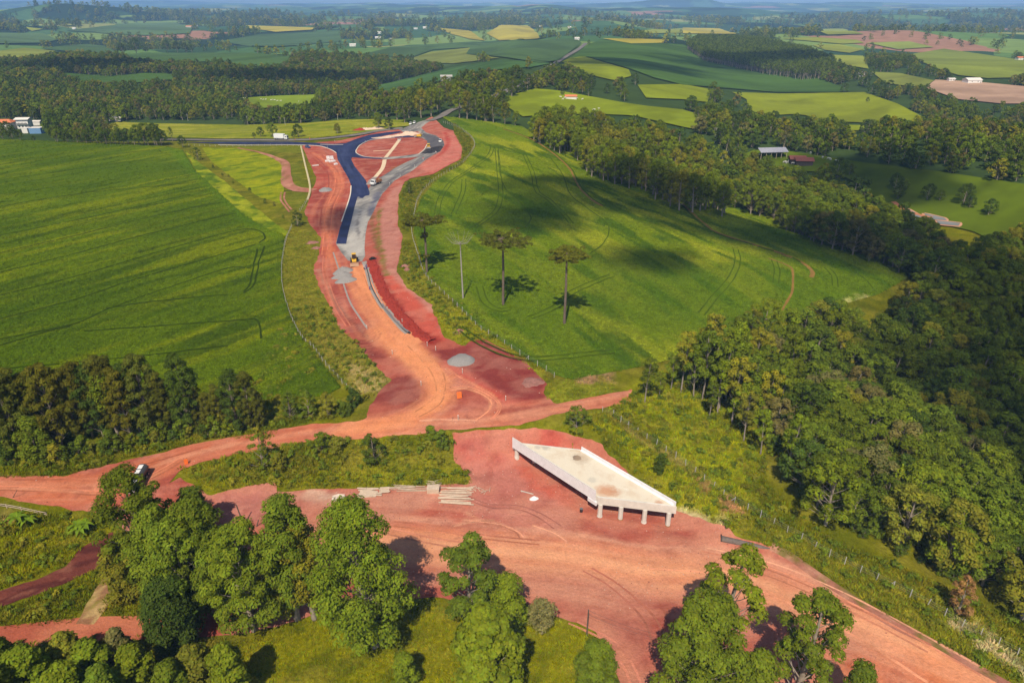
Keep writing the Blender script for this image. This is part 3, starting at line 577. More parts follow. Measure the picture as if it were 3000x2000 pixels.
base_px = cA((1420,208),(1440,186),(1490,158),(1480,140),(1300,148),(1240,112),(1290,108),(1400,62),(1480,30),(1590,0),(1650,0),(1560,50),(1505,98),(1560,152),(1680,188),(1762,248),(1772,300),(1722,372),(1642,412),(1562,462),(1402,592),(1202,702),(1062,852),(1022,922),(962,1052),(902,1170))+[(1080,640),(1071,686),(1068,724),(1070,750),(1061,766),(1045,768),(1020,764),(1000,740),(984,714),(995,672),(1010,630)]+cA((655,1000),(740,990),(780,880),(900,800),(960,702),(1062,652),(1202,562),(1340,490),(1482,430),(1440,436),(1300,446),(1120,460),(1030,452),(1030,440),(1100,436),(1300,420),(1480,394),(1540,345),(1572,290),(1574,250),(1520,216))
kind(sheet('gravel_roadbed', wpoly(base_px, 3), .55, .095, pb, M_grav), 'structure')
po = Paint(alb(128, 122, 118)).mottle(alb(150, 144, 132), 9, 3, 0, .4, .7, .7)
kind(ribbon('old_road', wline([(440,409),(560,410),(640,411),(850,411),(930,408),(1034,397),(1118,383),(1180,376)]), 6.5, .28, M_grav, po, cross=4), 'structure')
kind(ribbon('ridge_road', wline([(1258,356),(1292,342),(1325,323),(1400,300),(1500,262),(1530,250),(1560,228),(1625,187),(1660,165),(1695,145),(1717,127)], 8), 8.0, .5, M_grav, po, cross=2), 'structure')
# kerb lines cast beside the asphalt, culvert strips across the island
KW = .5
for L in (cA((0,294),(180,298),(350,310),(470,350),(528,386)), cA((345,290),(480,293),(610,292)), cA((755,362),(800,300),(900,247),(1000,229),(1200,211)), cA((755,362),(764,390),(830,424),(940,438),(1050,442)),
          cA((700,765),(690,870),(650,1005),(590,1176)), [(640,425),(740,426),(850,425)], cA((1572,290),(1540,348),(1480,397))):
    kind(ribbon('kerb', wline(L, 6), KW, .09, M_conc, thick=.14), 'structure')
# ================================================================== distant fields
TEAL, TEAL2, DGRN, YGRN, PAST, GOLD, BARE, OLV = alb(98, 124, 74), alb(84, 110, 62), alb(50, 92, 34), alb(148, 156, 58), alb(138, 150, 28), alb(186, 172, 62), alb(190, 156, 132), alb(132, 140, 62)
FIELDS = [  # name, colour, outline
 ('crop_field', TEAL, d1((-300,240),(0,230),(300,235),(400,280),(300,300),(0,305),(-300,310))), ('crop_field', YGRN, d1((-200,370),(0,355),(170,335),(380,355),(300,395),(0,405),(-200,410))),
 ('crop_field', TEAL2, d1((290,340),(450,318),(600,308),(720,320),(830,375),(600,370),(380,350))), ('crop_field', alb(82, 110, 54), d1((750,390),(1000,368),(1700,368),(2030,395),(1950,450),(1780,465),(1500,430),(1100,430),(860,400))),
 ('crop_field', alb(80, 110, 46), d1((380,500),(640,522),(750,532),(1000,508),(1150,512),(1290,540),(1150,560),(850,580),(560,570),(450,540))), ('pasture', alb(132, 152, 40), d1((1570,685),(1900,665),(2210,655),(2190,700),(2080,740),(1800,750),(1650,700))),
 ('crop_field', TEAL, d1((450,215),(900,165),(1200,160),(1330,190),(1310,235),(1000,250),(750,235))), ('crop_field', GOLD, d1((1690,180),(1900,185),(2170,195),(2150,210),(1900,225),(1720,200))),
 ('crop_field', TEAL2, d1((1500,290),(1800,240),(2352,215),(2352,290),(1900,330),(1700,320))), ('pasture', YGRN, d1((170,190),(300,205),(220,220))),
 ('crop_field', GOLD, d2((660,195),(880,215),(990,285),(900,275),(760,240))), ('crop_field', GOLD, d2((1000,235),(1100,175),(1290,180),(1380,265),(1090,285))),
 ('crop_field', TEAL2, d2((380,325),(900,290),(1620,272),(1655,300),(1500,420),(1380,440),(1120,400),(860,375),(890,330),(640,345),(480,400),(100,385))),
 ('crop_field', alb(78, 110, 54), d2((1100,415),(1450,440),(1300,470),(1000,490),(750,545),(300,650),(110,625),(560,520),(750,470))), ('scrub', OLV, d2((470,410),(620,360),(890,333),(860,378),(1090,405),(800,440),(540,440))),
 ('crop_field', alb(80, 110, 46), d2((1710,305),(1800,280),(2352,310))+d3((160,380),(300,410),(700,480),(900,530),(1160,630),(1100,640),(660,640),(0,590))+d2((2150,540),(1990,480),(1680,390),(1580,405))),
 ('crop_field', GOLD, d2((1800,270),(2230,275),(2220,300),(2000,305))), ('pasture', PAST, d2((1520,430),(1600,392),(1680,395),(1980,485),(2000,530),(1880,560),(1700,520))),
 ('pasture', alb(136, 150, 28), d2((1060,690),(1340,615),(1500,630),(1930,710),(2100,735),(2352,760))+d3((100,790),(100,900),(0,880))+d2((2000,800),(1700,790),(1250,810))), ('pasture', PAST, d2((2040,590),(2352,585))+d3((200,620),(170,710),(0,690))+d2((2100,680))),
 ('crop_field', YGRN, d2((2030,215),(2352,200),(2352,230),(2100,235))), ('pasture', alb(140, 150, 30), d3((340,640),(660,650),(1250,640),(1480,720),(1730,850),(1450,860),(1000,840),(800,790),(620,800),(450,770),(440,690))),
 ('pasture', PAST, d3((600,835),(900,860),(1300,870),(1700,900),(1950,960),(1880,975),(1700,910),(1200,905),(950,900),(730,870))), ('ploughed_field', BARE, d3((1670,610),(1740,555),(1980,565),(2352,600),(2600,640),(2600,760),(2352,720),(2200,720),(1900,690))),
 ('pasture', alb(136, 148, 58), d3((1560,380),(1800,340),(2352,420),(2600,450),(2600,560),(2352,540),(2100,545),(1900,525),(1700,460))), ('pasture', YGRN, d3((950,380),(1250,390),(1280,480),(1100,450))),
 ('pasture', YGRN, d3((890,315),(1080,310),(1250,345),(1150,370),(980,350))), ('pasture', YGRN, d3((680,270),(900,260),(1200,280),(1250,300),(1100,308))), ('pasture', alb(142, 154, 66), d3((1270,300),(1560,290),(1730,330),(1480,345))),
 ('pasture', GOLD, d3((0,195),(250,200),(370,240),(0,235))), ('pasture', YGRN, d3((900,205),(1100,200),(1250,240),(1000,245))), ('pasture', OLV, d3((1300,500),(1500,510),(1730,560),(1660,610),(1400,580))),
 ('pasture', alb(98, 116, 22), c6((340,262),(480,200),(640,205),(1200,290),(1700,350),(2240,430),(2500,460),(2500,900),(2240,900),(1900,740),(1550,660),(1330,570),(1150,430),(1000,350),(700,345))),
]
plantation = d3((30,300),(100,255),(500,265),(860,340),(1040,410),(1060,480),(850,500),(560,460),(150,375))
for k, (nm, c, px) in enumerate(FIELDS):
    w = wpoly(px, 4); rr_ = np.hypot(w[:, 0], w[:, 1]).mean(); a = random.Random(k).uniform(0, 3)
    pf = Paint(c).mottle(c*1.2, rr_*.10, rr_*.03, a, .4, .68, .8).mottle(c*.72, rr_*.11, rr_*.035, a+.4, .45, .7, .8)
    kind(sheet(nm, w, max(1.6, rr_*.006), .35+rr_*.0006, pf, M_far), 'structure')
EXC = [px for _, _, px in FIELDS]+[plantation]
# ================================================================== vegetation
def leaf_mat(name, col, var=.25, shift=(1.15, 1.0, .6), trans=.2, tint=False):
    m, nt, b = new_mat(name); L = nt.links.new
    vc = nd(nt, 'ShaderNodeVertexColor', layer_name='Col'); oi = nd(nt, 'ShaderNodeObjectInfo')
    r1 = nd(nt, 'ShaderNodeRGB'); r1.outputs[0].default_value = (*col, 1)
    r2_ = nd(nt, 'ShaderNodeRGB'); r2_.outputs[0].default_value = (col[0]*shift[0], col[1]*shift[1], col[2]*shift[2], 1)
    mx = nd(nt, 'ShaderNodeMix', data_type='RGBA'); L(oi.outputs['Random'], mx.inputs[0]); L(r1.outputs[0], mx.inputs[6]); L(r2_.outputs[0], mx.inputs[7])
    src_col = mx.outputs[2]
    if tint: at_ = nd(nt, 'ShaderNodeAttribute', attribute_type='INSTANCER', attribute_name='tint'); src_col = at_.outputs['Color']
    wv = nd(nt, 'ShaderNodeTexWhiteNoise', noise_dimensions='1D'); L(oi.outputs['Random'], wv.inputs['W'])
    c = mul(nt, src_col, maprange(nt, wv.outputs['Value'], 0, 1, 1-var, 1+var))
    mm = nd(nt, 'ShaderNodeVectorMath', operation='MULTIPLY'); L(c, mm.inputs[0]); L(vc.outputs['Color'], mm.inputs[1])
    L(mm.outputs[0], b.inputs['Base Color']); b.inputs['Roughness'].default_value = .7; b.inputs['Specular IOR Level'].default_value = .08
    t = nd(nt, 'ShaderNodeBsdfTranslucent'); L(mul(nt, mm.outputs[0], maprange(nt, oi.outputs['Random'], 0, 1, 1.3, 1.3)), t.inputs['Color'])
    ms = nd(nt, 'ShaderNodeMixShader'); ms.inputs[0].default_value = trans
    L(b.outputs[0], ms.inputs[1]); L(t.outputs[0], ms.inputs[2]); L(ms.outputs[0], nt.nodes['Material Output'].inputs[0])
    return m
L_euc = leaf_mat('eucalypt_leaf', (0.126, 0.177, 0.012)); L_bright = leaf_mat('bright_leaf', (0.163, 0.222, 0.011), .15, (1.08, 1, .8)); L_dark = leaf_mat('dark_leaf', (0.064, 0.108, 0.014), .2)
L_olive = leaf_mat('olive_leaf', (0.193, 0.206, 0.020)); L_brown = leaf_mat('brownish_leaf', (.15, .15, .045), .2, (1.2, 1, .8)); L_forest = leaf_mat('forest_leaf', (0.119, 0.170, 0.013), .25, (1.12, 1.05, .8))
L_pine = leaf_mat('araucaria_needle', (0.117, 0.134, 0.014), .1); L_yel = leaf_mat('yellow_leaf', (0.234, 0.247, 0.010), .15); L_pale = leaf_mat('pale_leaf', (0.222, 0.221, 0.085), .1)
L_row = leaf_mat('row_leaf', (0.089, 0.106, 0.012), .25, (1.5, 1.2, .7)); L_grass = leaf_mat('grass_blade', (0.351, 0.340, 0.019), .28, (1.35, 1.0, 1.2), tint=True); L_soy = leaf_mat('soy_leaf', (0.175, 0.258, 0.004), .22, (1.3, 1.05, .9), tint=True)
L_ban = leaf_mat('banana_leaf', (0.152, 0.247, 0.017), .1); L_dry = leaf_mat('dry_leaf', (0.328, 0.206, 0.102), .2)
M_bark = flat_mat('grey_bark', (.30, .25, .20), .9, 0, .1, 2.0, .3); M_pbark = flat_mat('pine_bark', (.16, .12, .09), .9, 0, .1, 2.0, .3); M_dead = flat_mat('dead_wood', (.36, .33, .29), .9, 0, .1, 2.0, .2)
def leaves(blobs, per, size, seed, droop=.0, shell=.35, asp=.55, flatz=.85, low=-.45, vary=.25):
    """rhombic leaf sprays spread over the outer part of each clump; blobs: (x,y,z,r)"""
    g = np.random.RandomState(seed); B = np.asarray(blobs, float)
    n = np.maximum(3, (per*(B[:, 3]/B[:, 3].mean())**2)).astype(int); idx = np.repeat(np.arange(len(B)), n); N = len(idx)
    d = g.normal(size=(N, 3)); d /= np.linalg.norm(d, axis=1)[:, None]
    lowm = d[:, 2] < low; d[lowm, 2] *= -1
    rad = B[idx, 3]*(1-shell*g.rand(N)**1.6)*(.85+.3*g.rand(N))
    p = B[idx, :3]+d*rad[:, None]*np.array([1, 1, flatz])
    nn = d*1.0+g.normal(size=(N, 3))*.27+np.array([0, 0, .32]); nn /= np.linalg.norm(nn, axis=1)[:, None]
    t = g.normal(size=(N, 3))+np.array([0, 0, -2.2*droop]); t -= nn*(t*nn).sum(1)[:, None]; t /= np.linalg.norm(t, axis=1)[:, None]+1e-9
    b = np.cross(nn, t); L = size*(.6+.8*g.rand(N)); Wd = L*asp*(.7+.6*g.rand(N))
    V = np.stack([p+t*(L/2)[:, None], p+b*(Wd/2)[:, None], p-t*(L/2)[:, None], p-b*(Wd/2)[:, None]], 1).reshape(-1, 3)
    F = np.arange(4*N).reshape(-1, 4)
    c = (1-vary+2*vary*g.rand(N))[:, None]*np.stack([1+.25*(g.rand(N)-.4), np.ones(N), 1+.3*(g.rand(N)-.5)], 1)*(.85+.3*g.rand(len(B)))[idx][:, None]
    return V, F, np.repeat(c, 4, 0)
def tube(pts, rad, n=6):
    P = np.asarray(pts, float); m = len(P); rad = np.broadcast_to(np.asarray(rad, float), (m,))
    T = np.gradient(P, axis=0); T /= np.linalg.norm(T, axis=1)[:, None]+1e-9
    ref = np.where(np.abs(T[:, 2:3]) > .9, np.array([[1., 0, 0]]), np.array([[0, 0, 1.]])); U = np.cross(T, ref); U /= np.linalg.norm(U, axis=1)[:, None]+1e-9; Vv = np.cross(T, U)
    a = np.arange(n)*2*math.pi/n
    V = (P[:, None, :]+rad[:, None, None]*(np.cos(a)[None, :, None]*U[:, None, :]+np.sin(a)[None, :, None]*Vv[:, None, :])).reshape(-1, 3)
    i, k = np.meshgrid(np.arange(m-1), np.arange(n), indexing='ij'); k2 = (k+1) % n
    F = np.stack([i*n+k, i*n+k2, (i+1)*n+k2, (i+1)*n+k], -1).reshape(-1, 4)
    return V, F
def join(parts):
    V = []; F = []; o = 0
    for v, f in parts: V.append(v); F.append(f+o); o += len(v)
    return np.concatenate(V), np.concatenate(F)
def skeleton(h, base, prof, nb, br_, seed, lean=.04, tr=.018, forks=1, inner=.25):
    """blobs inside an envelope (radius profile over height) and the tapered stem and limbs that reach them"""
    g = np.random.RandomState(seed); ph = g.rand()*6.28; lx, ly = math.cos(ph)*lean*h, math.sin(ph)*lean*h
    def axis(t): return np.array([lx*t*t+.02*h*math.sin(3*t+ph), ly*t*t+.02*h*math.cos(2.5*t+ph), h*t])
    blobs = []; wood = []
    zs = np.linspace(0, .93, 9); wood.append(tube([axis(t) for t in zs], h*tr*(1.25-1.1*zs/1.0)+.02, 7))
    for k in range(nb):
        t = base+(1-base)*((k+.5*g.rand())/nb); u = (t-base)/(1-base); Rm = np.interp(u, *prof)*h
        az = k*2.4+g.rand()*1.2; rd = Rm*(inner+(1-inner)*math.sqrt(g.rand()))
        c = axis(min(t, .95))+np.array([math.cos(az)*rd, math.sin(az)*rd, (g.rand()-.5)*.05*h])
        r = br_*h*(.7+.6*g.rand()); blobs.append((*c, r))
        t0 = max(base*.55, t-.10-.55*rd/h-.05*g.rand()); s = axis(t0); e = c-np.array([0, 0, r*.3]); mid = (s*.5+e*.5)+np.array([0, 0, -.06*rd])
        wood.append(tube([s, mid, e], [h*tr*.32*(1.15-t0)+.012, h*tr*.2*(1.1-t0)+.01, .012], 5))
    return blobs, join(wood)
EUC = ([0, .25, .6, .85, 1], [.16, .26, .24, .15, .04]); OVAL = ([0, .3, .65, 1], [.26, .38, .34, .08]); SLIM = ([0, .35, .7, 1], [.10, .17, .15, .04]); BROAD = ([0, .35, .7, 1], [.30, .40, .30, .06]); COLUMN = ([0, .3, .7, 1], [.13, .17, .15, .05])
def tree_meshes(nm, h, base, prof, nb, br_, per, size, leafm, seed, bark=None, **kw):
    lk = {k: kw.pop(k) for k in ('droop', 'shell', 'asp', 'flatz', 'low', 'vary') if k in kw}
    bl, wd = skeleton(h, base, prof, nb, br_, seed, **kw); V, F, C = leaves(bl, per, size, seed+1, **lk)
    return mesh(nm+'_crown', V, F, leafm, C, False), mesh(nm+'_trunk', wd[0], wd[1], bark or M_bark)
def plant(nm, label, cat, meshes, loc, rz=0.0, sc=1.0, group=None, names=('crown', 'trunk')):
    t = thing(nm, label, cat, loc, rz, group, sc)
    for n_, m_ in zip(names, meshes): obj(n_, m_, t)
    return t
def spot(u, vb, vt):
    """base point on the terrain and height of an upright thing whose top shows at row vt"""
    x, y, z = P1(u, vb); a, b, c = ray(u, vt); t = y/b
    return (x, y, z-.05), max(.3, CAM_H+c*t-z)
HID = bpy.data.collections.new('instance_sources')
def source(name, parts):
    """one mesh with several materials, kept as an instance source"""
    V = []; F = []; fm = []; C = []; o = 0; mats = []
    for k, (v, f, c, m) in enumerate(parts):
        V.append(v); F.append(f+o); o += len(v); fm += [k]*len(f); C.append(c if c is not None else np.ones((len(v), 3))); mats.append(m)
    ob = bpy.data.objects.new(name, mesh(name, np.concatenate(V), np.concatenate(F), None, np.concatenate(C), False, mats, fm)); return ob
_gn = {}
def scatter(name, pts, sc, sources, label, seed=0, tilt=0.0, k_='stuff', tint=None):
    g = np.random.RandomState(seed); n = len(pts)
    key = tuple(s.name for s in sources)
    if key not in _gn:
        col = bpy.data.collections.new('sources_'+name); [col.objects.link(s) for s in sources]
        ng = bpy.data.node_groups.new('scatter_'+name, 'GeometryNodeTree'); L = ng.links.new
        ng.interface.new_socket('Geometry', in_out='INPUT', socket_type='NodeSocketGeometry'); ng.interface.new_socket('Geometry', in_out='OUTPUT', socket_type='NodeSocketGeometry')
        gi = ng.nodes.new('NodeGroupInput'); go = ng.nodes.new('NodeGroupOutput'); ip = ng.nodes.new('GeometryNodeInstanceOnPoints'); ci = ng.nodes.new('GeometryNodeCollectionInfo')
        ci.inputs['Collection'].default_value = col; ci.inputs['Separate Children'].default_value = True; ci.inputs['Reset Children'].default_value = True; ip.inputs['Pick Instance'].default_value = True
        def na(nm, ty):
            q = ng.nodes.new('GeometryNodeInputNamedAttribute'); q.data_type = ty; q.inputs['Name'].default_value = nm; return q.outputs['Attribute']
        L(gi.outputs[0], ip.inputs['Points']); L(ci.outputs[0], ip.inputs['Instance']); L(na('vi', 'INT'), ip.inputs['Instance Index']); L(na('rot', 'FLOAT_VECTOR'), ip.inputs['Rotation']); L(na('sc', 'FLOAT_VECTOR'), ip.inputs['Scale'])
        L(ip.outputs[0], go.inputs[0]); _gn[key] = ng
    me = bpy.data.meshes.new(name); me.vertices.add(n); me.vertices.foreach_set('co', np.asarray(pts, np.float32).ravel())
    rot = np.stack([(g.rand(n)-.5)*tilt, (g.rand(n)-.5)*tilt, g.rand(n)*6.283], 1).astype(np.float32)
    s3 = (np.asarray(sc).reshape(-1, 1)*np.stack([.9+.2*g.rand(n), .9+.2*g.rand(n), .85+.3*g.rand(n)], 1)).astype(np.float32)
    a = me.attributes.new('vi', 'INT', 'POINT'); a.data.foreach_set('value', g.randint(0, len(sources), n).astype(np.int32))
    a = me.attributes.new('rot', 'FLOAT_VECTOR', 'POINT'); a.data.foreach_set('vector', rot.ravel())
    a = me.attributes.new('sc', 'FLOAT_VECTOR', 'POINT'); a.data.foreach_set('vector', s3.ravel())
    if tint is not None:
        a = me.attributes.new('tint', 'FLOAT_VECTOR', 'POINT'); a.data.foreach_set('vector', np.asarray(tint, np.float32).ravel())
    o = obj(name, me); md = o.modifiers.new('scatter', 'NODES'); md.node_group = _gn[key]
    kind(o, k_, label); return o
def grid_in(poly, sp, seed=0, jit=.9):
    g = np.random.RandomState(seed); poly = np.asarray(poly); lo = poly.min(0); hi = poly.max(0)
    x, y = np.meshgrid(np.arange(lo[0], hi[0], sp), np.arange(lo[1], hi[1], sp)); x = x.ravel()+(g.rand(x.size)-.5)*sp*jit; y = y.ravel()+(g.rand(y.size)-.5)*sp*jit
    m = in_poly(x, y, poly); return x[m], y[m]
def at_ground(x, y, dz=0.0): return np.stack([x, y, hgt(x, y)+dz], 1)
# ---- tree kinds used many times
def src_tree(nm, h, base, prof, nb, br_, per, size, lm, seed, **kw):
    lk = {k: kw.pop(k) for k in ('droop', 'shell', 'asp', 'flatz', 'low', 'vary') if k in kw}
    bl, wd = skeleton(h, base, prof, nb, br_, seed, **kw); V, F, C = leaves(bl, per, size, seed+1, **lk)
    return source(nm, [(V, F, C, lm), (wd[0], wd[1], None, M_bark)])
BROADLEAF = [tree_meshes('forest_tree', 12.5, .28, BROAD if k % 2 else OVAL, 30, .092, 130, .5, m, 100+k, inner=.35, lean=.06) for k, m in enumerate((L_forest, L_bright, L_olive, L_euc, L_brown, L_euc, L_forest, L_dark, L_euc, L_forest))]
SLENDER = [tree_meshes('slender_tree', 17, .42, SLIM, 20, .062, 90, .55, m, 140+k, droop=.5, tr=.010) for k, m in enumerate((L_euc, L_olive, L_bright, L_euc, L_forest))]
ROWTREE = [tree_meshes('row_tree', 17, .16, COLUMN, 70, .048, 110, .5, m, 170+k, droop=1.5, asp=.36, inner=.25, tr=.009) for k, m in enumerate((L_row, L_row, L_dark, L_row))]
SHRUBS = [tree_meshes('shrub', 2.6, .08, BROAD, 12, .17, 60, .28, m, 200+k, tr=.012) for k, m in enumerate((L_forest, L_olive, L_euc, L_dark))]
EUCMID = [tree_meshes('eucalyptus', 16, .30, EUC, 26, .085, 95, .62, m, 220+k, droop=.6) for k, m in enumerate((L_euc, L_bright, L_euc, L_olive))]
MIDSRC = [src_tree('wood_tree_source', 10.5, .2, BROAD, 14, .13, 52, .92, m, 300+k, inner=.4) for k, m in enumerate((L_dark, L_forest, L_dark, L_forest, L_brown, L_dark, L_olive, L_forest))]
FARSRC = [src_tree('far_tree_source', 12, .1, BROAD, 8, .2, 22, 2.0, m, 330+k, inner=.5) for k, m in enumerate((L_forest, L_dark, L_forest, L_olive))]
EUCSRC = [src_tree('far_eucalyptus_source', 19, .45, SLIM, 12, .07, 46, .9, m, 350+k) for k, m in enumerate((L_forest, L_dark, L_forest))]
# ================================================================== planting
rnd = random.Random(5)
ORD = 'first second third fourth fifth sixth seventh eighth ninth tenth eleventh twelfth thirteenth fourteenth fifteenth sixteenth seventeenth eighteenth nineteenth twentieth twenty-first twenty-second twenty-third twenty-fourth twenty-fifth'.split()
TONE = {'forest_leaf': 'green', 'bright_leaf': 'bright green', 'olive_leaf': 'olive green', 'eucalypt_leaf': 'fresh green', 'brownish_leaf': 'brownish', 'dark_leaf': 'dark green', 'row_leaf': 'dark'}
def tone(ms): return TONE.get(ms[0].materials[0].name, 'green')
def fg(label, u, vb, vt, wpx, leafm, seed, nm='eucalyptus_tree', base=.10, shape=EUC, nb=46, blob=1.3, size=.44, per=260, cat='tree', group=None, bark=None, **kw):
    loc, h = spot(u, vb, vt); dep = project(*[np.array(q) for q in (loc[0], loc[1], loc[2]+h*.5)])[2]; wid = wpx*float(dep)/FPX
    nb = int(nb*1.3); b = blob/h; mx = max(shape[1]); k = max(.05, (wid/2/h-b*.75))/mx
    prof = (shape[0], [q*k for q in shape[1]])
    ms = tree_meshes(nm, h, base, prof, nb, b, per, size, leafm, seed, bark, **kw)
    return plant(nm, label, cat, ms, loc, 0, 1, group)
# ---- foreground trees
fg('large spreading eucalyptus hiding the rear of the tanker truck', 455, 1690, 1392, 270, L_euc, 1001, nb=60, droop=.3)
fg('small eucalyptus at the right shoulder of the big clump, beside the grass bank', 590, 1570, 1432, 130, L_euc, 1002, nb=24, droop=.3)
fg('eucalyptus in the clump with a rounded top just left of the leaning wooden pole', 640, 1790, 1468, 190, L_euc, 1003, nb=44, droop=.6)
fg('eucalyptus filling the middle of the left clump', 560, 1800, 1520, 250, L_euc, 1004, nb=56, droop=.7)
fg('front eucalyptus of the left clump with pale trunk on the dirt track', 752, 1842, 1545, 260, L_euc, 1005, nb=52, droop=.8, base=.16)
fg('tall domed eucalyptus at the right end of the left clump', 880, 1812, 1448, 170, L_euc, 1006, nb=42, droop=.5, base=.16)
fg('slim eucalyptus leaning out of the left clump towards the central tree', 925, 1806, 1530, 130, L_olive, 1007, nb=30, droop=.8, base=.2)
fg('low olive green eucalyptus at the lower left of the clump', 400, 1740, 1600, 170, L_olive, 1008, nb=34, droop=.6)
fg('dense dark green round tree at the bend of the dirt track', 530, 1893, 1712, 190, L_dark, 1009, 'round_tree', .06, OVAL, 44, 1.35, .42, 230)
fg('large bright eucalyptus standing alone in the middle foreground', 1095, 1885, 1487, 315, L_bright, 1010, nb=86, droop=.6, base=.12, blob=1.6)
fg('open eucalyptus with forked pale limbs right of the central tree', 1385, 1835, 1588, 215, L_euc, 1011, nb=26, blob=1.15, droop=.4, base=.26, inner=.5)
fg('compact yellow green tree against the right of the forked eucalyptus', 1475, 1850, 1695, 150, L_bright, 1012, 'leafy_tree', .08, OVAL, 36, 1.3, .38, 240, droop=.7)
fg('large leafy light green tree at the bottom centre', 1440, 2075, 1808, 250, L_euc, 1013, 'leafy_tree', .05, OVAL, 60, 1.3, .48, 220, asp=.8)
fg('round bushy tree at the bottom edge beside the lane', 1740, 2060, 1888, 150, L_forest, 1014, 'round_tree', .04, OVAL, 50, 1.0, .36, 280)
fg('small pale feathery tree on the bare ground edge', 1590, 1853, 1758, 96, L_pale, 1015, 'feathery_tree', .3, BROAD, 26, .7, .26, 120)
fg('tall eucalyptus with a tufted top and bare trunk at lower right', 2085, 1990, 1598, 220, L_euc, 1016, nb=24, blob=1.15, droop=.3, base=.26, inner=.5)
fg('broad eucalyptus below the tufted one by the lane', 2020, 2100, 1752, 270, L_euc, 1017, nb=66, droop=.6, base=.08)
fg('eucalyptus with open ragged crown beside the haul road at lower right', 2315, 2075, 1738, 215, L_euc, 1018, nb=26, blob=1.1, droop=.5, base=.25, inner=.5)
fg('small eucalyptus top at the bottom edge on the haul road side', 2490, 2130, 1962, 80, L_euc, 1019, nb=14, blob=1.1, base=.4)
fg('low leafy eucalyptus between the two lower right trees', 2190, 2090, 1920, 150, L_euc, 1020, nb=26, base=.15, droop=.5)
fg('light green shrubby tree alone on the bright grass at the bottom', 1192, 2015, 1922, 95, L_bright, 1021, 'shrubby_tree', .08, OVAL, 22, .8, .34, 150)
for k, (u, vb, vt, w, m, lab) in enumerate(((30, 2010, 1870, 120, L_forest, 'dark leafy tree in the bottom left corner'), (120, 2050, 1900, 150, L_bright, 'broad leafy tree second from the bottom left corner'), (215, 1960, 1868, 110, L_olive, 'thin leaved olive tree along the lower side of the dirt track'),
        (300, 2010, 1890, 130, L_bright, 'bright leafy tree below the middle of the dirt track'), (365, 1955, 1852, 80, L_brown, 'thin brownish bush where the dirt track passes the straw strip'), (420, 2040, 1905, 140, L_euc, 'feathery green tree below the dense round tree'),
        (230, 2110, 1950, 150, L_bright, 'leafy crown at the bottom edge under the dirt track trees'), (520, 2080, 1945, 110, L_euc, 'leafy tree at the bottom edge below the round tree'), (600, 2030, 1900, 120, L_olive, 'grey green leafy tree left of the large leaved one'),
        (690, 2060, 1893, 130, L_euc, 'large leaved tree at the edge of the bottom lawn'), (40, 2120, 1960, 150, L_euc, 'leafy crown cut by the left bottom corner of the picture'), (350, 2130, 1965, 120, L_forest, 'leafy crown at the bottom edge between two brighter trees'))):
    fg(lab, u, vb, vt, w, m, 1040+k, 'leafy_tree', .06, OVAL, 28, 1.0, .42, 190, asp=.75)
fg('eucalyptus crown behind the front tree of the left clump', 690, 1770, 1560, 170, L_euc, 1022, nb=36, droop=.7)
fg('lower eucalyptus between the left clump trees above the round tree', 600, 1740, 1560, 180, L_euc, 1023, nb=40, droop=.6)
fg('eucalyptus at the left of the clump below the tanker truck', 500, 1720, 1490, 190, L_euc, 1024, nb=42, droop=.5)
fg('olive green eucalyptus in the gap before the domed tree', 830, 1800, 1600, 150, L_olive, 1025, nb=32, droop=.7)
# ---- tall tree row above the dirt road at left
GR = 'tall trees in the row above the dirt road'
row = [(-60,1330,1100),(-20,1318,1110),(20,1335,1100),(62,1330,1098),(100,1310,1080),(134,1300,1094),(165,1288,1078),(192,1310,1068),(230,1290,1080),(268,1282,1064),(300,1278,1072),(326,1270,1046),(356,1272,1048),(388,1280,1080),(415,1266,1064),(455,1268,1037),(482,1264,1090),(505,1262,1110),(562,1264,1043),(590,1258,1130),(655,1262,1130),(701,1262,1083),(737,1258,1092),(772,1250,1150),(625,1268,1150)]
row.sort()
for k, (u, vb, vt) in enumerate(row):
    loc, h = spot(u, vb, vt)
    plant('row_tree', 'tall dark columnar tree of the row above the dirt road, %s from left' % ORD[k], 'tree', ROWTREE[k % 4], loc, rnd.random()*6, h/17, GR)
fg('yellow green open crowned tree standing out of the dark row', 350, 1278, 1098, 95, L_bright, 1080, 'open_tree', .5, OVAL, 14, 1.4, .42, 130, inner=.6)
fg('pale leafy tree bent towards the left end of the dark row', 120, 1345, 1230, 90, L_forest, 1081, 'leafy_tree', .1, OVAL, 22, 1.2, .42, 140)
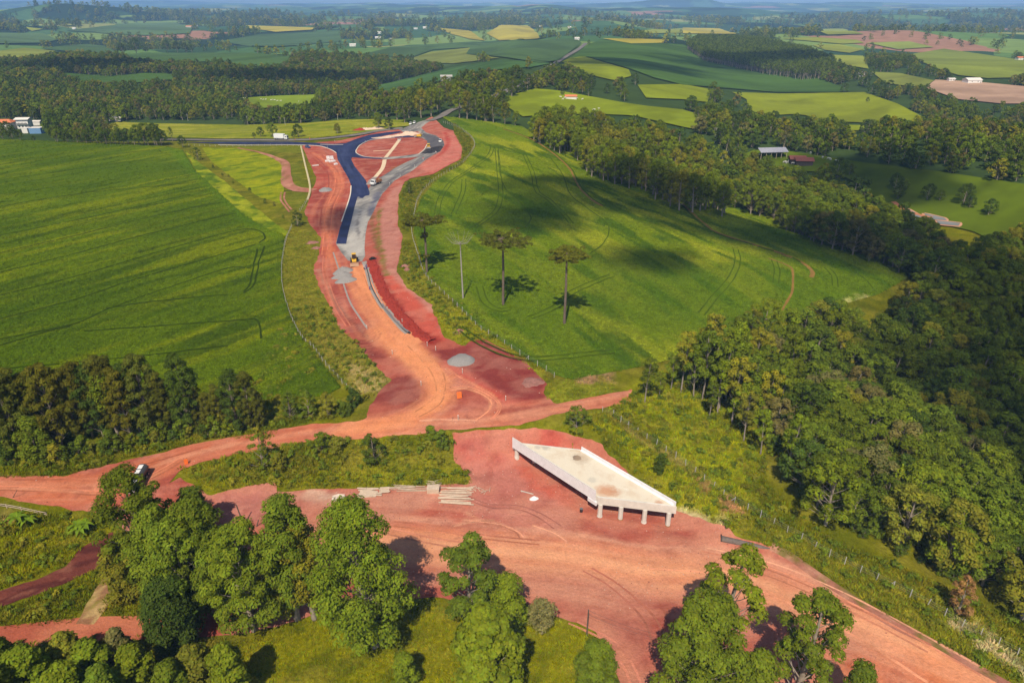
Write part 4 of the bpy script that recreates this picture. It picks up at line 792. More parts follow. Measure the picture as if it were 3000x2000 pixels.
# ---- araucarias in the right field
def araucaria(label, u, vb, vt, wpx, seed, stages=()):
    loc, h = spot(u, vb, vt); dep = float(project(*[np.array(q) for q in (loc[0], loc[1], h)])[2]); Rr = wpx*dep/FPX/2
    Rr *= 1.12; g = np.random.RandomState(seed); t = thing('araucaria_tree', label, 'tree', loc)
    wood = [tube([(0, 0, 0), (.1, .05, h*.5), (0, .1, h*.93)], [.42, .33, .2], 8)]; blobs = []
    for k in range(26):
        az = k*2.4+g.rand()*.5; L = Rr*(.55+.45*g.rand()) if k > 3 else Rr*.3; zb = h*(.85+.07*(k % 5)/5)
        e = np.array([math.cos(az)*L, math.sin(az)*L, zb+.02*h+g.rand()*.03*h]); s = np.array([0, .08, zb]); m_ = (s+e)/2+np.array([0, 0, -.025*h])
        wood.append(tube([s, m_, e], [.12, .08, .04], 5))
        for q in range(6):
            w = .45+.6*q/5; c = (s*(1-w)+e*w)+g.normal(size=3)*np.array([.5, .5, .22]); blobs.append((*c, .5+.35*g.rand()))
    for z0, n, L in stages:
        for k in range(n):
            az = g.rand()*6.28; e = np.array([math.cos(az)*L, math.sin(az)*L, h*z0+.5*g.rand()]); wood.append(tube([(0, 0, h*z0-.3), e], [.06, .03], 5)); blobs.append((*e, .4+.3*g.rand()))
    V, F, C = leaves(blobs, 90, .40, seed, shell=.5, asp=.45, flatz=.6)
    obj('crown', mesh('araucaria_crown', V, F, L_pine, C, False), t); wv = join(wood); obj('trunk', mesh('araucaria_trunk', wv[0], wv[1], M_pbark), t)
araucaria('tall flat topped araucaria with the widest crown in the right field', 1474, 897, 678, 155, 61)
araucaria('araucaria with a smaller parasol crown, rightmost of the tall ones in the field', 1653, 952, 724, 104, 62)
araucaria('araucaria with tufts along its trunk beside the fence posts', 1251, 802, 628, 118, 63, ((.62, 9, 1.0), (.30, 8, .8), (.68, 5, .7)))
loc, h = spot(1357, 878, 678); t = thing('dead_araucaria', 'leafless grey dead araucaria with upcurved bare branches', 'tree', loc)
g = np.random.RandomState(3); obj('trunk', mesh('dead_trunk', *tube([(0, 0, 0), (-.2, 0, h*.5), (-.3, 0, h*.86)], [.26, .2, .13], 8), M_dead), t)
for k in range(16):
    az = k*2.4; L = 3.2+1.2*g.rand(); a = np.array([math.cos(az), math.sin(az), 0])
    obj('branch', mesh('dead_branch', *tube([np.array([-.3, 0, h*.82+.12*(k % 4)]), np.array([-.3, 0, h*.83])+a*L*.55+np.array([0, 0, .4]), np.array([-.3, 0, h*.86])+a*L+np.array([0, 0, h*.1])], [.05, .035, .02], 5), M_dead), t)
# ---- wood in the gully at right: nearest trees one by one, the rest as a mass
gull = wpoly([(2060,1050),(2080,980),(2120,1010),(2167,985),(2208,930),(2346,905),(2463,905),(2514,955),(2640,905),(2650,830),(2760,740),(2900,700),(3250,640),(3400,1740),(3100,1710),(2920,1630),(2740,1560),(2610,1505),(2490,1450),(2390,1380),(2320,1310),(2300,1250),(2290,1190),(2180,1140),(2100,1110)], 2, False, 0, 9.0)
gx_, gy_ = grid_in(gull, 5.4, 11); order = np.argsort(np.hypot(gx_, gy_)); gx_, gy_ = gx_[order], gy_[order]
NI = 175
for k in range(min(NI, len(gx_))):
    x, y = gx_[k], gy_[k]; u, v, dp = project(np.array(x), np.array(y), np.array(hgt(x, y)+8)); slim = u < 2330 and v < 1330
    ms = SLENDER[k % 5] if slim and k % 3 else BROADLEAF[rnd.choice((0, 0, 1, 2, 3, 3, 4, 5, 5, 6, 6, 7, 8, 9, 9))]
    plant('forest_tree', tone(ms)+' slender pale trunked tree in the thin upper corner of the gully wood' if ms in SLENDER else tone(ms)+' broadleaf tree of the dense wood filling the gully at right', 'tree', ms, (x, y, float(hgt(x, y))-.2), rnd.random()*6.28, (.75+.35*rnd.random()), 'trees of the gully wood')
BLSRC = [source('gully_tree_source', [(np.array([v.co for v in c.vertices]), np.array([p.vertices[:] for p in c.polygons]), np.array([d.color[:3] for d in c.color_attributes['Col'].data]), c.materials[0]), (np.array([v.co for v in w.vertices]), np.array([p.vertices[:] for p in w.polygons]), None, M_bark)]) for c, w in (BROADLEAF[0], BROADLEAF[2], BROADLEAF[3], BROADLEAF[6], BROADLEAF[7], BROADLEAF[1], BROADLEAF[5])]
if len(gx_) > NI: scatter('gully_wood', at_ground(gx_[NI:], gy_[NI:]), .75+.4*np.random.RandomState(1).rand(len(gx_)-NI), BLSRC, 'farther crowns of the wood filling the gully at right', 2)
# understorey in front of the wood
ux, uy = grid_in(wpoly([(1960,1130),(2080,1160),(2230,1230),(2240,1330),(2340,1440),(2440,1520),(2570,1590),(2800,1690),(3000,1780),(3000,1710),(2520,1500),(2340,1390),(2270,1200),(2100,1060),(2000,1060)], 2, False, 0, 1.0), 2.3, 4)
SHSRC = [source('shrub_source', [(np.array([v.co for v in c.vertices]), np.array([p.vertices[:] for p in c.polygons]), np.array([d.color[:3] for d in c.color_attributes['Col'].data]), c.materials[0]), (np.array([v.co for v in w.vertices]), np.array([p.vertices[:] for p in w.polygons]), None, M_bark)]) for c, w in SHRUBS]
scatter('undergrowth', at_ground(ux, uy), .5+.9*np.random.RandomState(3).rand(len(ux)), SHSRC, 'tangled undergrowth along the edge of the gully wood', 5)
# belts beyond the right field
belt = wpoly([(1540,335),(1620,318),(1800,345),(1960,378),(2060,430),(2140,520),(2130,560),(2000,545),(1830,480),(1740,458),(1690,412),(1580,375)], 2, False, 0, 12)
bx, by = grid_in(belt, 7.2, 21); o_ = np.argsort(by); bx, by = bx[o_], by[o_]
for k in range(min(70, len(bx))):
    plant('eucalyptus', tone(EUCMID[k % 4])+' sunlit eucalyptus of the tall belt along the far side of the right field', 'tree', EUCMID[k % 4], (bx[k], by[k], float(hgt(bx[k], by[k]))), rnd.random()*6, .8+.3*rnd.random(), 'eucalyptus belt behind the right field')
EUSRC = [source('belt_tree_source', [(np.array([v.co for v in c.vertices]), np.array([p.vertices[:] for p in c.polygons]), np.array([d.color[:3] for d in c.color_attributes['Col'].data]), c.materials[0]), (np.array([v.co for v in w.vertices]), np.array([p.vertices[:] for p in w.polygons]), None, M_bark)]) for c, w in EUCMID]
if len(bx) > 70: scatter('eucalyptus_belt', at_ground(bx[70:], by[70:]), .8+.3*np.random.RandomState(4).rand(len(bx)-70), EUSRC, 'farther crowns of the eucalyptus belt behind the right field', 6)
belt2 = wpoly([(2140,480),(2200,450),(2330,500),(2450,540),(2600,600),(2720,660),(2790,700),(2720,765),(2480,682),(2280,605),(2150,560)], 2, False, 0, 9)
bx, by = grid_in(belt2, 6.0, 22); o_ = np.argsort(by); bx, by = bx[o_], by[o_]
for k in range(min(60, len(bx))):
    plant('forest_tree', tone(BROADLEAF[(0, 3, 7, 7, 4, 5)[k % 6]])+' tree of the belt between the right field and the pond pasture', 'tree', BROADLEAF[(0, 3, 7, 7, 4, 5)[k % 6]], (bx[k], by[k], float(hgt(bx[k], by[k]))), rnd.random()*6, .75+.4*rnd.random(), 'dark tree belt along the right field')
if len(bx) > 60: scatter('tree_belt', at_ground(bx[60:], by[60:]), .8+.3*np.random.RandomState(5).rand(len(bx)-60), BLSRC, 'farther crowns of the dark belt beside the right field', 7)
# ---- woods over the middle and far distance, between the fields
g = np.random.RandomState(9)
def clear_of(x, y, hcan):
    z = hgt(x, y); u0, v0, _ = project(x, y, z); u1, v1, _ = project(x, y, z+hcan*.75); ok = np.ones(len(x), bool)
    for px in EXC: ok &= ~in_poly(u0, v0, px) & ~in_poly(u1, v1, px)
    return ok, u0, v0
MEAD = d1((640,880),(830,842),(1100,852),(1700,862),(2100,850))+[(1000,352),(1090,350),(1250,330),(1350,310),(1330,360),(1200,380),(1100,392),(930,412),(540,424),(370,400)]
EXC += [MEAD, c4((1000,330),(1080,262),(2240,240),(2240,1300),(1700,1000),(1200,500)), d2((1500,470),(1440,470),(1640,290),(1720,290)), c4((-400,260),(-400,100),(330,110),(330,235),(500,235),(500,300),(0,300)), [(380,352),(700,352),(760,395),(480,400)], d2((1600,1010),(1340,1000),(1250,860),(690,800),(740,740),(1000,800),(1250,850),(1800,1100))]
n = 60000; t_ = g.rand(n)*1.9-.95; y_ = 300+1150*g.rand(n)**.8; x_ = t_*(y_+150)
keep = (g.rand(n) < (y_+150)/1600*.9) & ((fbm(x_/70, y_/110, 3) > .47) | (x_ < 60) | (y_ < 560) | (g.rand(n) < .12)); x_, y_ = x_[keep], y_[keep]
ok, u0, v0 = clear_of(x_, y_, 10); nearfield = in_poly(x_, y_, right_field) | in_poly(x_, y_, left_field) | in_poly(x_, y_, gull) | in_poly(x_, y_, belt)
rd_ = seg_dist(x_, y_, wline([(1258,356),(1292,342),(1325,323),(1400,300),(1500,262),(1560,228),(1625,187),(1717,127)])); wk = in_poly(u0, v0, upper) | in_poly(u0, v0, c5((1040,95),(1120,130),(1330,250),(1320,330),(1240,420),(900,560),(840,720),(1000,1150),(1600,1560),(1000,1560),(200,280)))
front = (y_ < 335) & (x_ > -290) & (x_ < 105)
ok &= ~nearfield & (rd_ > 9) & ~wk & ~front
scatter('distant_woods', at_ground(x_[ok], y_[ok], -.3), (.75+.55*g.rand(ok.sum())), MIDSRC, 'mixed woods covering the land between the middle distance fields', 8)
print('mid trees', ok.sum())
n = 90000; t_ = g.rand(n)*1.9-.95; y_ = 1350+4200*g.rand(n)**1.15; x_ = t_*(y_+150)
ok, _, _ = clear_of(x_, y_, 10); ok &= ((wood(x_, y_) > .5) & (g.rand(n) < np.interp(y_, [1350, 2200, 5000], [.85, .4, .25])) & (fbm(x_/120, y_/200, 3) > .46)) | (g.rand(n) < .03)
scatter('far_woods', at_ground(x_[ok], y_[ok], -.3), (.8+.6*g.rand(ok.sum()))*np.interp(y_[ok], [1300, 5000], [.9, 2.0]), FARSRC, 'far woods on the hills towards the horizon', 9)
print('far trees', ok.sum())
px_, py_ = grid_in(wpoly(plantation, 3, False, 0, 12), 6.0, 31, .5)
scatter('eucalyptus_plantation', at_ground(px_, py_), np.full(len(px_), .95), EUCSRC, 'even aged eucalyptus plantation block on the far slope', 10)
print('plantation', len(px_))
# ---- trees that stand out in the middle distance
def lone(label, u, vb, vt, lib, nm='tree', group=None, cat='tree', href=12.5):
    loc, h = spot(u, vb, vt); plant(nm, label, cat, lib, loc, rnd.random()*6, h/href, group)
HG = 'hedge trees along the far edge of the left field'
for k, (u, vb, vt) in enumerate(((10,408,375),(40,410,368),(60,410,382),(100,414,398),(170,418,378),(200,419,384),(228,420,388),(255,421,390),(285,422,388),(312,424,386),(338,425,388),(365,425,384),(395,426,378),(425,427,382),(455,427,372),(475,427,378))):
    lone('rounded hedge tree along the far edge of the left soy field, %s from left' % ORD[k], u, vb, vt, BROADLEAF[(0, 7, 6, 7, 0, 7)[k % 6]], 'hedge_tree', HG)
for u, vb, vt, lab, lib in ((505,414,383,'pale slender tree where the grey road leaves the hedge',SLENDER[2]),(536,432,398,'dark bushy tree at the near corner of the left field and road',BROADLEAF[7]),(155,385,330,'big dark round tree right of the blue building',BROADLEAF[7]),(150,372,322,'yellow green tree behind the big dark round tree',BROADLEAF[1]),
        (195,392,358,'grey green tree left of the small sheds',BROADLEAF[3]),(240,400,352,'dark tree in front of the grey shed roof',BROADLEAF[0]),(340,400,362,'olive tree on the meadow behind the hedge',BROADLEAF[2]),(318,398,362,'brownish olive tree next to the hedge on the meadow',BROADLEAF[4]),(440,404,372,'brown leaved tree at the right end of the meadow hedge',BROADLEAF[4]),
        (765,402,372,'dark tree on the meadow left of the white box truck',BROADLEAF[7]),(800,402,360,'taller dark tree right behind the white box truck',BROADLEAF[0]),(745,405,388,'low bush left of the meadow trees',BROADLEAF[0]),(875,403,364,'dark open tree on the meadow right of the white box truck',BROADLEAF[7]),(860,404,385,'bush at the foot of the open meadow tree',BROADLEAF[7]),
        (990,392,362,'thin brown green tree on the meadow edge',BROADLEAF[2]),(1110,378,330,'big bushy tree beside the road above the roundabout',BROADLEAF[3]),(1140,380,345,'dark bush right of the big tree above the roundabout',BROADLEAF[7]),(1185,360,315,'tall eucalyptus at the roadside left of the parked cars',EUCMID[0]),
        (2450,530,462,'large dark araucaria beside the cattle fence',BROADLEAF[7]),(2488,515,480,'small araucaria like tree near the cattle sheds',BROADLEAF[3]),(2620,558,508,'big rounded dark tree above the pond',BROADLEAF[7]),(2650,556,525,'dark tree touching the big rounded one',BROADLEAF[0]),(2630,585,540,'dark tree below the big rounded one near the pond',BROADLEAF[7]),
        (2715,588,538,'dark tree left in the row on the pond pasture',BROADLEAF[7]),(2752,590,556,'smaller dark tree second in the pasture row',BROADLEAF[0]),(2820,600,538,'tall domed dark tree third in the pasture row',BROADLEAF[7]),(2838,612,572,'low dark tree under the domed one in the pasture row',BROADLEAF[7]),(2895,632,582,'round dark tree at the right end of the pasture row',BROADLEAF[7]),
        (2540,300,285,'single round tree on the bright pasture at right',BROADLEAF[7]),(1647,280,262,'single dark tree on the bright pasture beyond the ridge road',BROADLEAF[7]),(2550,372,350,'pale crowned tree at the lower edge of the bright pasture',BROADLEAF[2]),(2580,372,345,'spreading tree right of the pale crowned one',BROADLEAF[4])):
    lone(lab, u, vb, vt, lib)
RG = 'trees along the ridge road above the roundabout'
for k, (u, vb, vt) in enumerate(((1165,352,275),(1200,345,268),(1235,345,262),(1265,340,255),(1290,330,258),(1345,345,240),(1370,350,268),(1395,352,280),(1420,356,275),(1445,358,285),(1480,365,300),(1510,368,325),(1130,342,285),(1100,338,290),(1320,310,245),(1420,305,230),(1470,295,228),(1500,285,225))):
    lone('eucalyptus along the ridge road above the roundabout, %s from left' % ORD[sorted(q[0] for q in ((1165,),(1200,),(1235,),(1265,),(1290,),(1345,),(1370,),(1395,),(1420.1,),(1445,),(1480,),(1510,),(1130,),(1100,),(1320,),(1420,),(1470,),(1500,))).index(u if k != 8 else 1420.1)], u, vb, vt, EUCMID[(0, 2, 3, 0)[k % 4]], 'eucalyptus', RG, 'tree', 16)
for u, vb, vt, lab in ((1030,145,112,'tall dark tree left in the far clump on the left hills'),):
    pass
FG2 = 'big dark trees on the far green field'
for k, (u, vb, vt) in enumerate(((360,160,128),(400,158,112),(430,155,138),(490,154,118),(520,154,122),(545,153,125),(562,154,132))):
    lone('big dark tree on the edge of the far green field at left, %s from left' % ORD[k], u, vb, vt, BROADLEAF[7], 'field_tree', FG2)
g = np.random.RandomState(31)
for k, (u, vb, vt) in enumerate(((1892,1178,1045),(1999,1150,973),(2030,1165,1010),(2055,1170,968),(2082,1150,985),(2110,1200,1000),(2147,1236,1050),(2167,1160,1004),(1965,1140,1030),(2190,1220,1040),(2215,1190,1010),(2240,1260,1090),(2135,1150,960),(1930,1165,1085),(2075,1225,1120),(2020,1115,985),(2180,1290,1150),(2225,1330,1200))):
    loc, h = spot(u, vb, vt); plant('slender_tree', 'slender bare stemmed tree at the thin edge of the wood above the bright grass', 'tree', SLENDER[k % 5], loc, k*1.3, h/17, 'slender trees at the wood edge')
oh = wpoly(d1((980,715),(1200,710),(1420,735),(1640,800),(1560,815),(1300,770),(1000,750)), 3); q0 = oh.mean(0); ox, oy = [], []
for j in range(-20, 21):
    for i in range(-60, 61):
        ox.append(q0[0]+i*2.2); oy.append(q0[1]+j*6.0+i*.25)
ox, oy = np.array(ox), np.array(oy); m_ = in_poly(ox, oy, oh); ORSRC = [tree_src for tree_src in (source('orchard_source', [(*leaves([(0, 0, 1.2, 1.2)], 60, .6, 91), L_brown)]),)]
if m_.any(): scatter('orchard_rows', at_ground(ox[m_], oy[m_]), np.full(m_.sum(), 1.0), ORSRC, 'rows of a small orchard behind the meadow', 33)
EXC_dummy = None
for k, (u, vb, vt) in enumerate(((5,400,352),(30,402,356),(165,414,372),(190,416,376),(215,417,380),(240,418,378),(268,419,376),(298,421,372),(325,422,378),(350,423,374),(378,424,376),(408,425,366),(435,425,360),(462,425,362),(150,400,352),(280,405,365),(20,352,312),(60,350,310),(100,352,316),(140,350,312),(180,352,318),(230,352,320),(290,345,312),(330,350,318),(370,348,316),(400,352,322),(440,350,322),(480,352,326),(120,345,300),(200,342,302),(260,340,300),(320,338,300),(380,340,304),(450,342,310),(60,338,296))):
    lone(tone(BROADLEAF[(0, 7, 6, 7, 9, 5, 7)[k % 7]])+(' tree in front of the houses beyond the left field' if vb > 395 else ' tree behind the houses beyond the left field'), u, vb, vt, BROADLEAF[(0, 7, 6, 7, 9, 5, 7)[k % 7]], 'garden_tree', 'trees around the left houses')
# ---- shrubs on the bank and verges
for u, vb, vt, w, m, lab in ((772,1368,1270,105,L_forest,'leaning green shrub on the grass bank below the dirt road'),(945,1318,1268,70,L_forest,'round shrub at the top of the grass bank'),(990,1318,1282,60,L_olive,'olive shrub next to the round one on the bank'),(1095,1345,1278,90,L_forest,'wide shrub in the middle of the bank'),
        (1262,1286,1248,36,L_forest,'small shrub at the road edge above the bank'),(1297,1310,1262,52,L_forest,'shrub at the right end of the bank'),(820,1375,1330,60,L_olive,'low brushy shrub on the left of the bank'),(1690,1250,1195,105,L_forest,'broad leaved shrub at the corner of the old road'),
        (1930,1385,1330,40,L_dark,'dark shrub on the bright slope right of the bridge'),(1035,1190,1140,44,L_dark,'dark shrub at the end of the left fence'),(1010,1215,1180,46,L_forest,'green shrub below the end of the left fence'),(960,1218,1150,70,L_olive,'grey green shrub at the lower field corner'),
        (905,1220,1145,80,L_forest,'bluish bushy shrub near the lower field corner'),(850,1225,1150,70,L_forest,'leafy shrub between the tree row and the field corner'),(872,662,618,40,L_dark,'dark bushy tree where the left fence meets the works'),(582,468,430,34,L_dark,'dark shrub in the weedy strip by the yellow meadow'),
        (1200,568,530,26,L_forest,'bush on the weedy bank right of the gravel leg'),(2800,1800,1690,80,L_dry,'dry brown shrub at the foot of the gully wood')):
    fg(lab, u, vb, vt, w, m, int(u*3+vb), 'shrub', .05, BROAD, 20, .55, .3, 90, 'shrub')
for k, (x, y) in enumerate(c4((1250,330),(1290,350),(1310,380),(1400,430),(1460,480),(1500,490),(1530,530),(1640,580),(1740,660),(1800,680),(1860,760))):
    loc, h = spot(x, y, y-8); plant('shrub', 'low weedy bush in the strip between left field and yellow meadow', 'shrub', SHRUBS[k % 4], loc, k, .5+.3*rnd.random(), 'bushes along the weedy strip')
for k in range(34):
    x = 800+rnd.random()*30; u = -40+k*24+rnd.uniform(-8, 8); v = np.interp(u, [0, 200, 400, 600, 780], [1350, 1345, 1300, 1272, 1256])+rnd.uniform(-10, 8); loc, h = spot(u, v, v-40)
    plant('shrub', 'leafy bush at the foot of the tall tree row', 'shrub', SHRUBS[k % 4], loc, k, 1.0+.9*rnd.random(), 'bushes under the tall tree row')
# ---- banana plants
def banana(label, u, v, n, seed):
    g = np.random.RandomState(seed); loc = P1(u, v); t = thing('banana_plant', label, 'plant', loc)
    for s in range(n):
        bx_, by_ = g.normal(size=2)*.9; hh = 1.4+.8*g.rand(); obj('stem', mesh('banana_stem', *tube([(bx_, by_, 0), (bx_, by_, hh)], [.16, .1], 7), L_ban, np.full((14, 3), .8)), t)
        for k in range(7):
            az = k*.9+g.rand()*.5; L = 2.0+.7*g.rand(); V = []; m_ = 6
            for q in range(m_+1):
                w = q/m_; c = np.array([bx_+math.cos(az)*L*w*.8, by_+math.sin(az)*L*w*.8, hh+L*.75*w-L*.85*w*w]); wd = .30*math.sin(math.pi*min(1, .12+.88*w))+.02; sd = np.array([-math.sin(az), math.cos(az), 0])*wd
                V += [c-sd+np.array([0, 0, .08]), c, c+sd+np.array([0, 0, .08])]
            F = [[3*q+j, 3*q+j+1, 3*q+j+4, 3*q+j+3] for q in range(m_) for j in range(2)]
            obj('leaf', mesh('banana_leaf', V, F, L_ban, np.full((len(V), 3), .85+.3*g.rand())), t)
banana('clump of banana plants near the log rail at left', 70, 1535, 3, 1)
banana('banana plant at the upper end of the ploughed strip', 245, 1560, 3, 2)
# ---- grass, weeds and crop leaves
def tuft(nm, n, hgt_, wid, spread, lm, seed):
    g = np.random.RandomState(seed); V = []; C = []
    for k in range(n):
        a = g.rand()*6.28; r = spread*math.sqrt(g.rand()); b0 = np.array([math.cos(a)*r, math.sin(a)*r, -.05]); h_ = hgt_*(.5+.7*g.rand()); ln = np.array([math.cos(a)*.5+g.normal()*.3, math.sin(a)*.5+g.normal()*.3, 1.])*h_
        sd = np.array([-math.sin(a+g.normal()), math.cos(a+g.normal()), 0])*wid; V += [b0-sd*.5, b0+sd*.5, b0+ln*.6+sd*.6, b0+ln]; C += [[.7+.5*g.rand(), .85+.3*g.rand(), .8]]*4
    V = np.array(V); return source(nm, [(V, np.arange(len(V)).reshape(-1, 4), np.array(C), lm)])
GRASS = [tuft('grass_source', 16, .6, .16, .55, L_grass, k) for k in range(3)]+[tuft('dry_grass_source', 14, .55, .15, .5, L_grass, 7)]
WEED = [source('weed_source', [(*[q for q in leaves([(0, 0, .35, .4), (.4, .2, .3, .35), (-.3, .3, .25, .3)], 22, .3, 50+k)], m)]) for k, m in enumerate((L_forest, L_olive, L_euc))]
SOY = [source('soy_source', [(*leaves([(0, 0, .05, .42), (.45, .3, .0, .36), (-.35, .35, .02, .34), (.1, -.4, 0, .36)], 16, .26, 70+k, low=-.1), L_soy)]) for k in range(3)]
g = np.random.RandomState(12)
def cover(name, polys, sp, srcs, lo, hi, label, seed, dz=0.0, fade=None, avoid=(), tracks=(), tint=None, gain=1.45):
    P_ = []
    for p in polys:
        x, y = grid_in(p, sp, seed, 1.0); m = np.ones(len(x), bool)
        for q in avoid: m &= ~in_poly(x, y, q)
        if tracks:
            for T in tracks:
                lo_, hi_ = T.min(0)-1, T.max(0)+1; k_ = np.nonzero(m & (x > lo_[0]) & (x < hi_[0]) & (y > lo_[1]) & (y < hi_[1]))[0]; m[k_[seg_dist(x[k_], y[k_], T) < .85]] = False
        if fade: m &= g.rand(len(x)) < np.interp(np.hypot(x, y), fade[0], fade[1])
        P_.append(at_ground(x[m], y[m], dz))
    P_ = np.concatenate(P_); scatter(name, P_, lo+(hi-lo)*g.rand(len(P_)), srcs, label, seed, .5, 'stuff', None if tint is None else tint(P_[:, 0], P_[:, 1])*gain); print(name, len(P_))
wlow = wpoly(lower, 2); wup = wpoly(upper, 2)
bank_p = wpoly(c7((1180,950),(1660,830),(2240,740),(2240,1080),(1800,1035),(1640,1060),(1400,1110)), 2)
bank_q = wpoly(c8((0,900),(600,865),(1180,830),(1190,1000),(1300,1120),(1280,1165),(700,1185),(0,1195)), 2)
slope_r = wpoly([(1700,1225),(1790,1200),(1870,1140),(1990,1060),(2100,1010),(2240,1330),(2250,1420),(2420,1570),(2700,1690),(3000,1830),(3100,1990),(2950,1990),(2616,1812),(2361,1645),(2160,1560),(2020,1500),(1880,1420),(1780,1310)], 2)
verge_l = wpoly(c8((130,0),(380,0),(430,130),(560,250),(690,410),(760,480),(680,570),(600,640),(480,540),(330,330))+[(800,1290),(640,1280)], 2)
verge_l2 = wpoly(c4((1900,840),(1990,830),(2090,890),(2050,1090),(2090,1250),(2220,1480),(2010,1560),(1890,1300),(1860,1100)), 2)
verge_m = wpoly(c7((0,1000),(400,1000),(850,880),(1400,750),(2000,650),(2240,600),(2240,500),(1700,620),(800,780),(0,880)), 2)
verge_r = wpoly(c5((860,890),(960,1000),(1060,1180),(1250,1330),(1600,1568),(1300,1568),(1130,1480),(1060,1330),(900,1200),(830,1100),(850,1000)), 2)
verge_r2 = wpoly(c8((1040,0),(1200,0),(1560,260),(1860,480),(2240,430),(2240,560),(1870,630),(1790,600),(1810,500),(1400,200),(1230,250),(1120,170)), 2)
verge_t = wpoly(c5((1180,120),(1300,240),(1300,320),(1230,410),(1050,490),(950,620),(920,720),(900,850),(850,850),(830,620),(880,530),(1060,480),(1240,380),(1250,300),(1190,190)), 2)
ll = wpoly([(-300,1560),(100,1500),(330,1540),(240,1600),(190,1660),(0,1725),(-300,1800)], 2); ll2 = wpoly([(-200,1780),(0,1785),(190,1715),(310,1650),(220,1820),(0,1840),(-200,1850)], 2); ll3 = wpoly([(290,1800),(350,1690),(480,1700),(520,1800),(430,1815)], 2); ll4 = wpoly([(-200,1900),(400,1862),(650,1870),(760,1990),(700,2300),(-200,2300)], 2)
cover('tall_grass', [bank_p, bank_q, slope_r, verge_m, ll, ll2, ll3], .62, GRASS, .45, 1.05, 'rough tall grass on the banks and verges', 41, tint=pg)
cover('verge_grass', [verge_l, verge_l2, verge_r, verge_r2, verge_t, ll4], .8, GRASS, .4, .9, 'tussocky grass beside the works', 42, tint=pg)
cover('weeds', [bank_p, bank_q, slope_r, verge_m, verge_r, verge_t, ll, ll2, ll4, verge_l], 2.4, WEED, .7, 1.8, 'broad leaved weeds among the grass', 43)
lawn = wpoly([(690,1880),(780,1855),(1000,1780),(1240,1765),(1400,1775),(1540,1785),(1640,1820),(1725,1845),(1765,1900),(1800,2000),(1850,2300),(600,2300),(640,1950)], 2)
cover('lawn_grass', [lawn], .55, GRASS, .35, .7, 'short bright grass at the bottom centre', 44, tint=pg)
cover('soy_leaves', [left_field], .95, SOY, .7, 1.15, 'leafy tops of the soy crop in the left field', 45, .42, ([130, 200, 330, 460], [.95, .9, .5, .1]), (), TRK, pl, 1.45)
cover('soy_leaves', [right_field], .95, SOY, .7, 1.15, 'leafy tops of the soy crop in the right field', 46, .42, ([130, 200, 330, 460], [.95, .85, .4, .05]), (), TRK, pr, 1.45)
# ================================================================== built things
def bm_mesh(nm, bm, mat, smooth_sh=False):
    me = bpy.data.meshes.new(nm); bm.normal_update(); bm.to_mesh(me); bm.free(); me.materials.append(mat)
    if smooth_sh: me.polygons.foreach_set('use_smooth', [True]*len(me.polygons))
    return me
def box(nm, size, c, mat, parent, bevel=0.0, rz=0.0, taper=(1, 1), rx=0.0, ry=0.0):
    """bevelled box; taper scales the top face in x and y"""
    bm = bmesh.new(); bmesh.ops.create_cube(bm, size=1)
    for v in bm.verts:
        k = taper if v.co.z > 0 else (1, 1); v.co = Vector((v.co.x*size[0]*k[0], v.co.y*size[1]*k[1], v.co.z*size[2]))
    if bevel: bmesh.ops.bevel(bm, geom=bm.edges[:], offset=bevel, segments=1, affect='EDGES')
    return obj(nm, bm_mesh(nm, bm, mat), parent, c, (rx, ry, rz))
def prism(nm, prof, w, mat, parent, y0=0.0, bevel=0.0, axis='y', loc=(0, 0, 0)):
    """a side profile (x,z) extruded across the width"""
    bm = bmesh.new(); a = [bm.verts.new((x, y0-w/2, z)) for x, z in prof]; f = bm.faces.new(a)
    r = bmesh.ops.extrude_face_region(bm, geom=[f]); bmesh.ops.translate(bm, vec=(0, w, 0), verts=[v for v in r['geom'] if isinstance(v, bmesh.types.BMVert)])
    bmesh.ops.recalc_face_normals(bm, faces=bm.faces[:])
    if bevel: bmesh.ops.bevel(bm, geom=bm.edges[:], offset=bevel, segments=2, affect='EDGES')
    return obj(nm, bm_mesh(nm, bm, mat), parent, loc)
def cyl(nm, p0, p1, r0, r1, mat, parent, n=14, cap=True):
    V, F = tube([p0, p1], [r0, r1], n); Fs = [F]
    if cap: Fs += [np.arange(n)[None, ::-1], (np.arange(n)+n)[None, :]]
    return obj(nm, mesh(nm, V, Fs, mat, None, False), parent)
def wheel(parent, x, y, r, w, mats):
    s = 1 if y > 0 else -1
    t = cyl('wheel', (x, y-w/2, r), (x, y+w/2, r), r, r, mats[0], parent, 18)
    cyl('rim', (x, y+s*w/2, r), (x, y+s*(w/2+.02), r), r*.55, r*.5, mats[1], t, 12); return t
def heading(u0, v0, u1, v1):
    a, b = W(np.array([u0, u1], float), np.array([v0, v1], float)); return math.atan2(b[1]-a[1], b[0]-a[0])
WHITE = flat_mat('white_paint', (.78, .78, .77), .35, 0, .5, 1.0, .06); GLASS = flat_mat('dark_glass', (.02, .025, .03), .08, 0, .8, 1, .05); TYRE = flat_mat('tyre_rubber', (.02, .02, .02), .9, 0, .2, 4, .2); RIM = flat_mat('rim_metal', (.45, .45, .45), .4, .6, .5, 3, .1)
CHAS = flat_mat('chassis_metal', (.05, .05, .055), .6, .2, .4, 3, .2); YELLOW = flat_mat('machine_yellow', (.72, .42, .03), .5, 0, .4, 2, .15); BLACKM = flat_mat('black_paint', (.025, .025, .03), .35, 0, .5, 2, .1); BLUEP = flat_mat('pale_blue_paint', (.18, .5, .62), .35, 0, .5, 2, .08); DBLUE = flat_mat('dark_blue_paint', (.05, .08, .2), .35, 0, .5, 2, .1)
